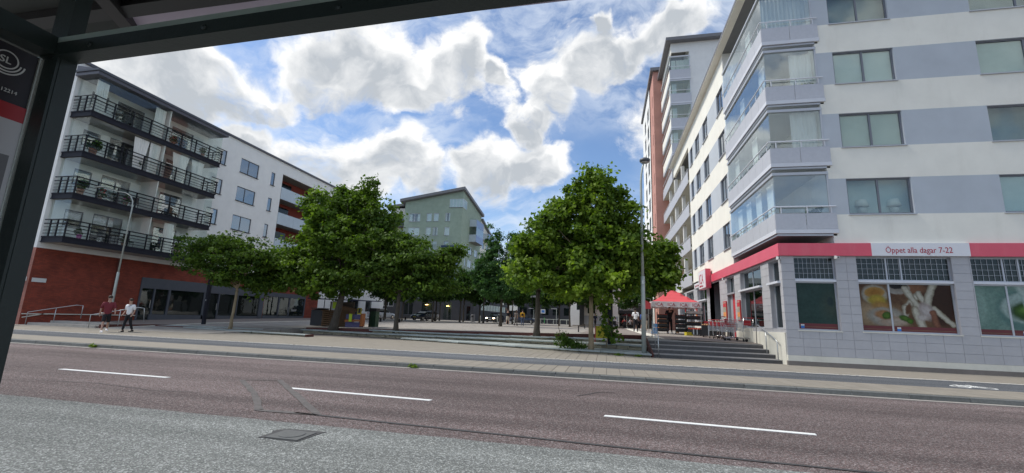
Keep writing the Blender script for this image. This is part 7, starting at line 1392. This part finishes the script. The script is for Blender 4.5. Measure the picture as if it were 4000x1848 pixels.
for k, y, l in ((0,24.6,'small dark table on the '),(1,24.0,'small table with wooden top on the '),(3,23.1,'small dark table by the near corner of the ')):
    t = thing('balcony_table', l+fn[k], 'table', (XO-.7,y,zf[k]+.05)); b = MB(); b.lathe([(.34,.68),(.34,.71)], n=14); part('table_top', b, 'bench_wood', t); b = MB(); b.tube([(0,0,0),(0,0,.68)], .025, 6); part('leg', b, 'black', t)
pot('green potted plant behind the glass of the lowest corner balcony over the red sign', (8.75,20.6,4.2), s=1.3, pot_m='white_print'); pot('yellow flowering plant behind the glass of the third corner balcony from below', (8.8,20.5,9.95+.2), flower='yellow')

# ================================================================ bus shelter round the camera
t = thing('bus_shelter', 'dark green steel bus shelter framing the view at the top and left', 'bus shelter', (0,.9,-1.37))
xl, xr_ = -1.705, 3.6; yf_, yb = .95, -1.2
b = MB(); b.box(xl,.892,.741,xr_,.945,.783); b.box(xl,.905,.7465,xr_,.95,.775); b.v = [(x, y-.0245*(x-xl-.1), z) for x,y,z in b.v]; wpart('front_beam', b, 'shelter', t)
b = MB(); b.add([(xl,.892,.783),(xr_,.892,.783),(xr_,.905,.812),(xl,.905,.812),(xl,.945,.783),(xr_,.945,.783),(xr_,.94,.812),(xl,.94,.812)],[(0,1,2,3),(3,2,6,7),(7,6,5,4),(0,3,7,4),(1,5,6,2)]); b.v = [(x, y-.0245*(x-xl-.1), z) for x,y,z in b.v]; wpart('beam_ledge', b, 'lit_shelter_ledge', t)
for x, dy in ((xl, 0), (xr_-.07, -.125)):
    b = MB(); b.box(x,.908+dy,-1.37,x+.07,.95+dy,1.15); b.box(x+.045,.90+dy,-1.37,x+.068,.908+dy,.741); wpart('post', b, 'shelter', t)
b = MB(); b.box(xl,yb,-1.37,xl+.07,yb+.07,1.15); wpart('post', b, 'shelter', t); b = MB(); b.box(xr_-.07,yb,-1.37,xr_,yb+.07,1.15); wpart('post', b, 'shelter', t)
b = MB(); b.box(xl,yb+.07,.745,xl+.066,.892,.80); wpart('side_beam', b, 'shelter', t)
b = MB(); b.box(xl,yb,.79,xr_,yb+.06,.85); wpart('rear_beam', b, 'shelter', t)
for i in range(5): y0 = yb-.05+i*.477; b = MB(); b.box(-2.9,y0,1.15,xr_+.25,y0+.471,1.17); wpart('ceiling_panel', b, 'shelter_roof', t)
b = MB(); b.box(-2.9,1.20,1.15,-1.975,1.42,1.17); wpart('ceiling_panel', b, 'shelter_roof', t)
b = MB(); b.box(-2.95,yb-.1,1.172,xr_+.3,1.195,1.24); b.box(-2.95,1.195,1.172,-1.97,1.43,1.24); wpart('roof', b, 'shelter', t)
b = MB(); b.box(-2.9,1.13,1.115,xr_+.25,1.19,1.149); wpart('roof_purlin', b, 'black', t)
b = MB(); b.box(-1.968,1.20,1.152,xr_+.25,1.42,1.165); wpart('translucent_roof_strip', b, 'polycarb', t)
b = MB(); b.prism([(-1.72,.94),(-1.66,.94),(-1.93,1.30),(-1.99,1.30)], [1.06,1.06,1.125,1.125], [1.148]*4); wpart('bracket', b, 'black', t)
# side panel with the stop sign
xp = -1.80; ye = .945
b = MB(); b.box(xp-.02,yb+.12,-.9,xp,ye,.78,0); sp2 = wpart('side_panel', b, ['charcoal_panel'], t)
L0 = wl(sp2); sub2 = lambda n, mb, m: (setattr(mb, 'v', [(x-L0.x,y-L0.y,z-L0.z) for x,y,z in mb.v]), obj(n, mb.mesh(n, m), sp2, (0,0,0), 0, True))[1]
xs_ = xp+.001
sub2('red_band', MB().box(xs_,yb+.12,.55,xs_+.003,ye,.60), 'red_panel'); sub2('pale_field', MB().box(xs_,yb+.12,.44,xs_+.003,ye,.55), 'pale_panel'); sub2('grey_field', MB().box(xs_,yb+.12,-.05,xs_+.003,ye-.012,.44), 'mid_panel'); sub2('pale_edge', MB().box(xs_,ye-.012,-.05,xs_+.003,ye,.44), 'pale_panel')
sub2('lower_field', MB().box(xs_,yb+.12,-.88,xs_+.003,ye,-.05), 'mid_panel')
def ring(cy, cz_, r, w, a0, a1, n=28):
    b = MB()
    for k in range(n):
        p, q = a0+(a1-a0)*k/n, a0+(a1-a0)*(k+1)/n
        b.quad((xs_+.004,cy+(r-w)*math.cos(p),cz_+(r-w)*math.sin(p)),(xs_+.004,cy+r*math.cos(p),cz_+r*math.sin(p)),(xs_+.004,cy+r*math.cos(q),cz_+r*math.sin(q)),(xs_+.004,cy+(r-w)*math.cos(q),cz_+(r-w)*math.sin(q)))
    return b
CY, CZ = .872, .728
sub2('logo_ring', ring(CY,CZ,.029,.004,0,2*math.pi), 'white_print')
sub2('logo_arc', ring(CY,CZ,.038,.0042,R(-150),R(-8)), 'white_print'); sub2('logo_arc', ring(CY,CZ,.047,.0045,R(-145),R(-6)), 'white_print')
text('logo_letters', 'SL', .030, 'white_print', sp2, (xs_+.004,CY-.017,CZ-.011), (R(90),0,R(90)), .001); text('stop_number', '12214', .016, 'white_print', sp2, (xs_+.004,.874,.630), (R(90),0,R(90)), .001)
b = MB(); b.box(xp-.022,ye,-.9,xp+.006,ye+.006,.785); wpart('panel_edge', b, 'galv', t); b = MB(); b.box(xl-.008,.905,-1.37,xl-.001,.912,.74); wpart('edge_trim', b, 'galv', t)

bolt = MB().lathe([(.009,0),(.008,.004),(0,.006)], n=8).mesh('bolt','shelter')
for x, y, z in ((-1.668,.907,.60),(-1.668,.907,.35),(-1.668,.907,.05)): o = obj('bolt', bolt, t, (x,y,z)); o.rotation_euler = (R(90),0,0)
for k in range(4): x = -1.5+k*.42; o = obj('bolt', bolt, t, (x, .891-.0245*(x-xl-.1), .76)); o.rotation_euler = (R(90),0,0)
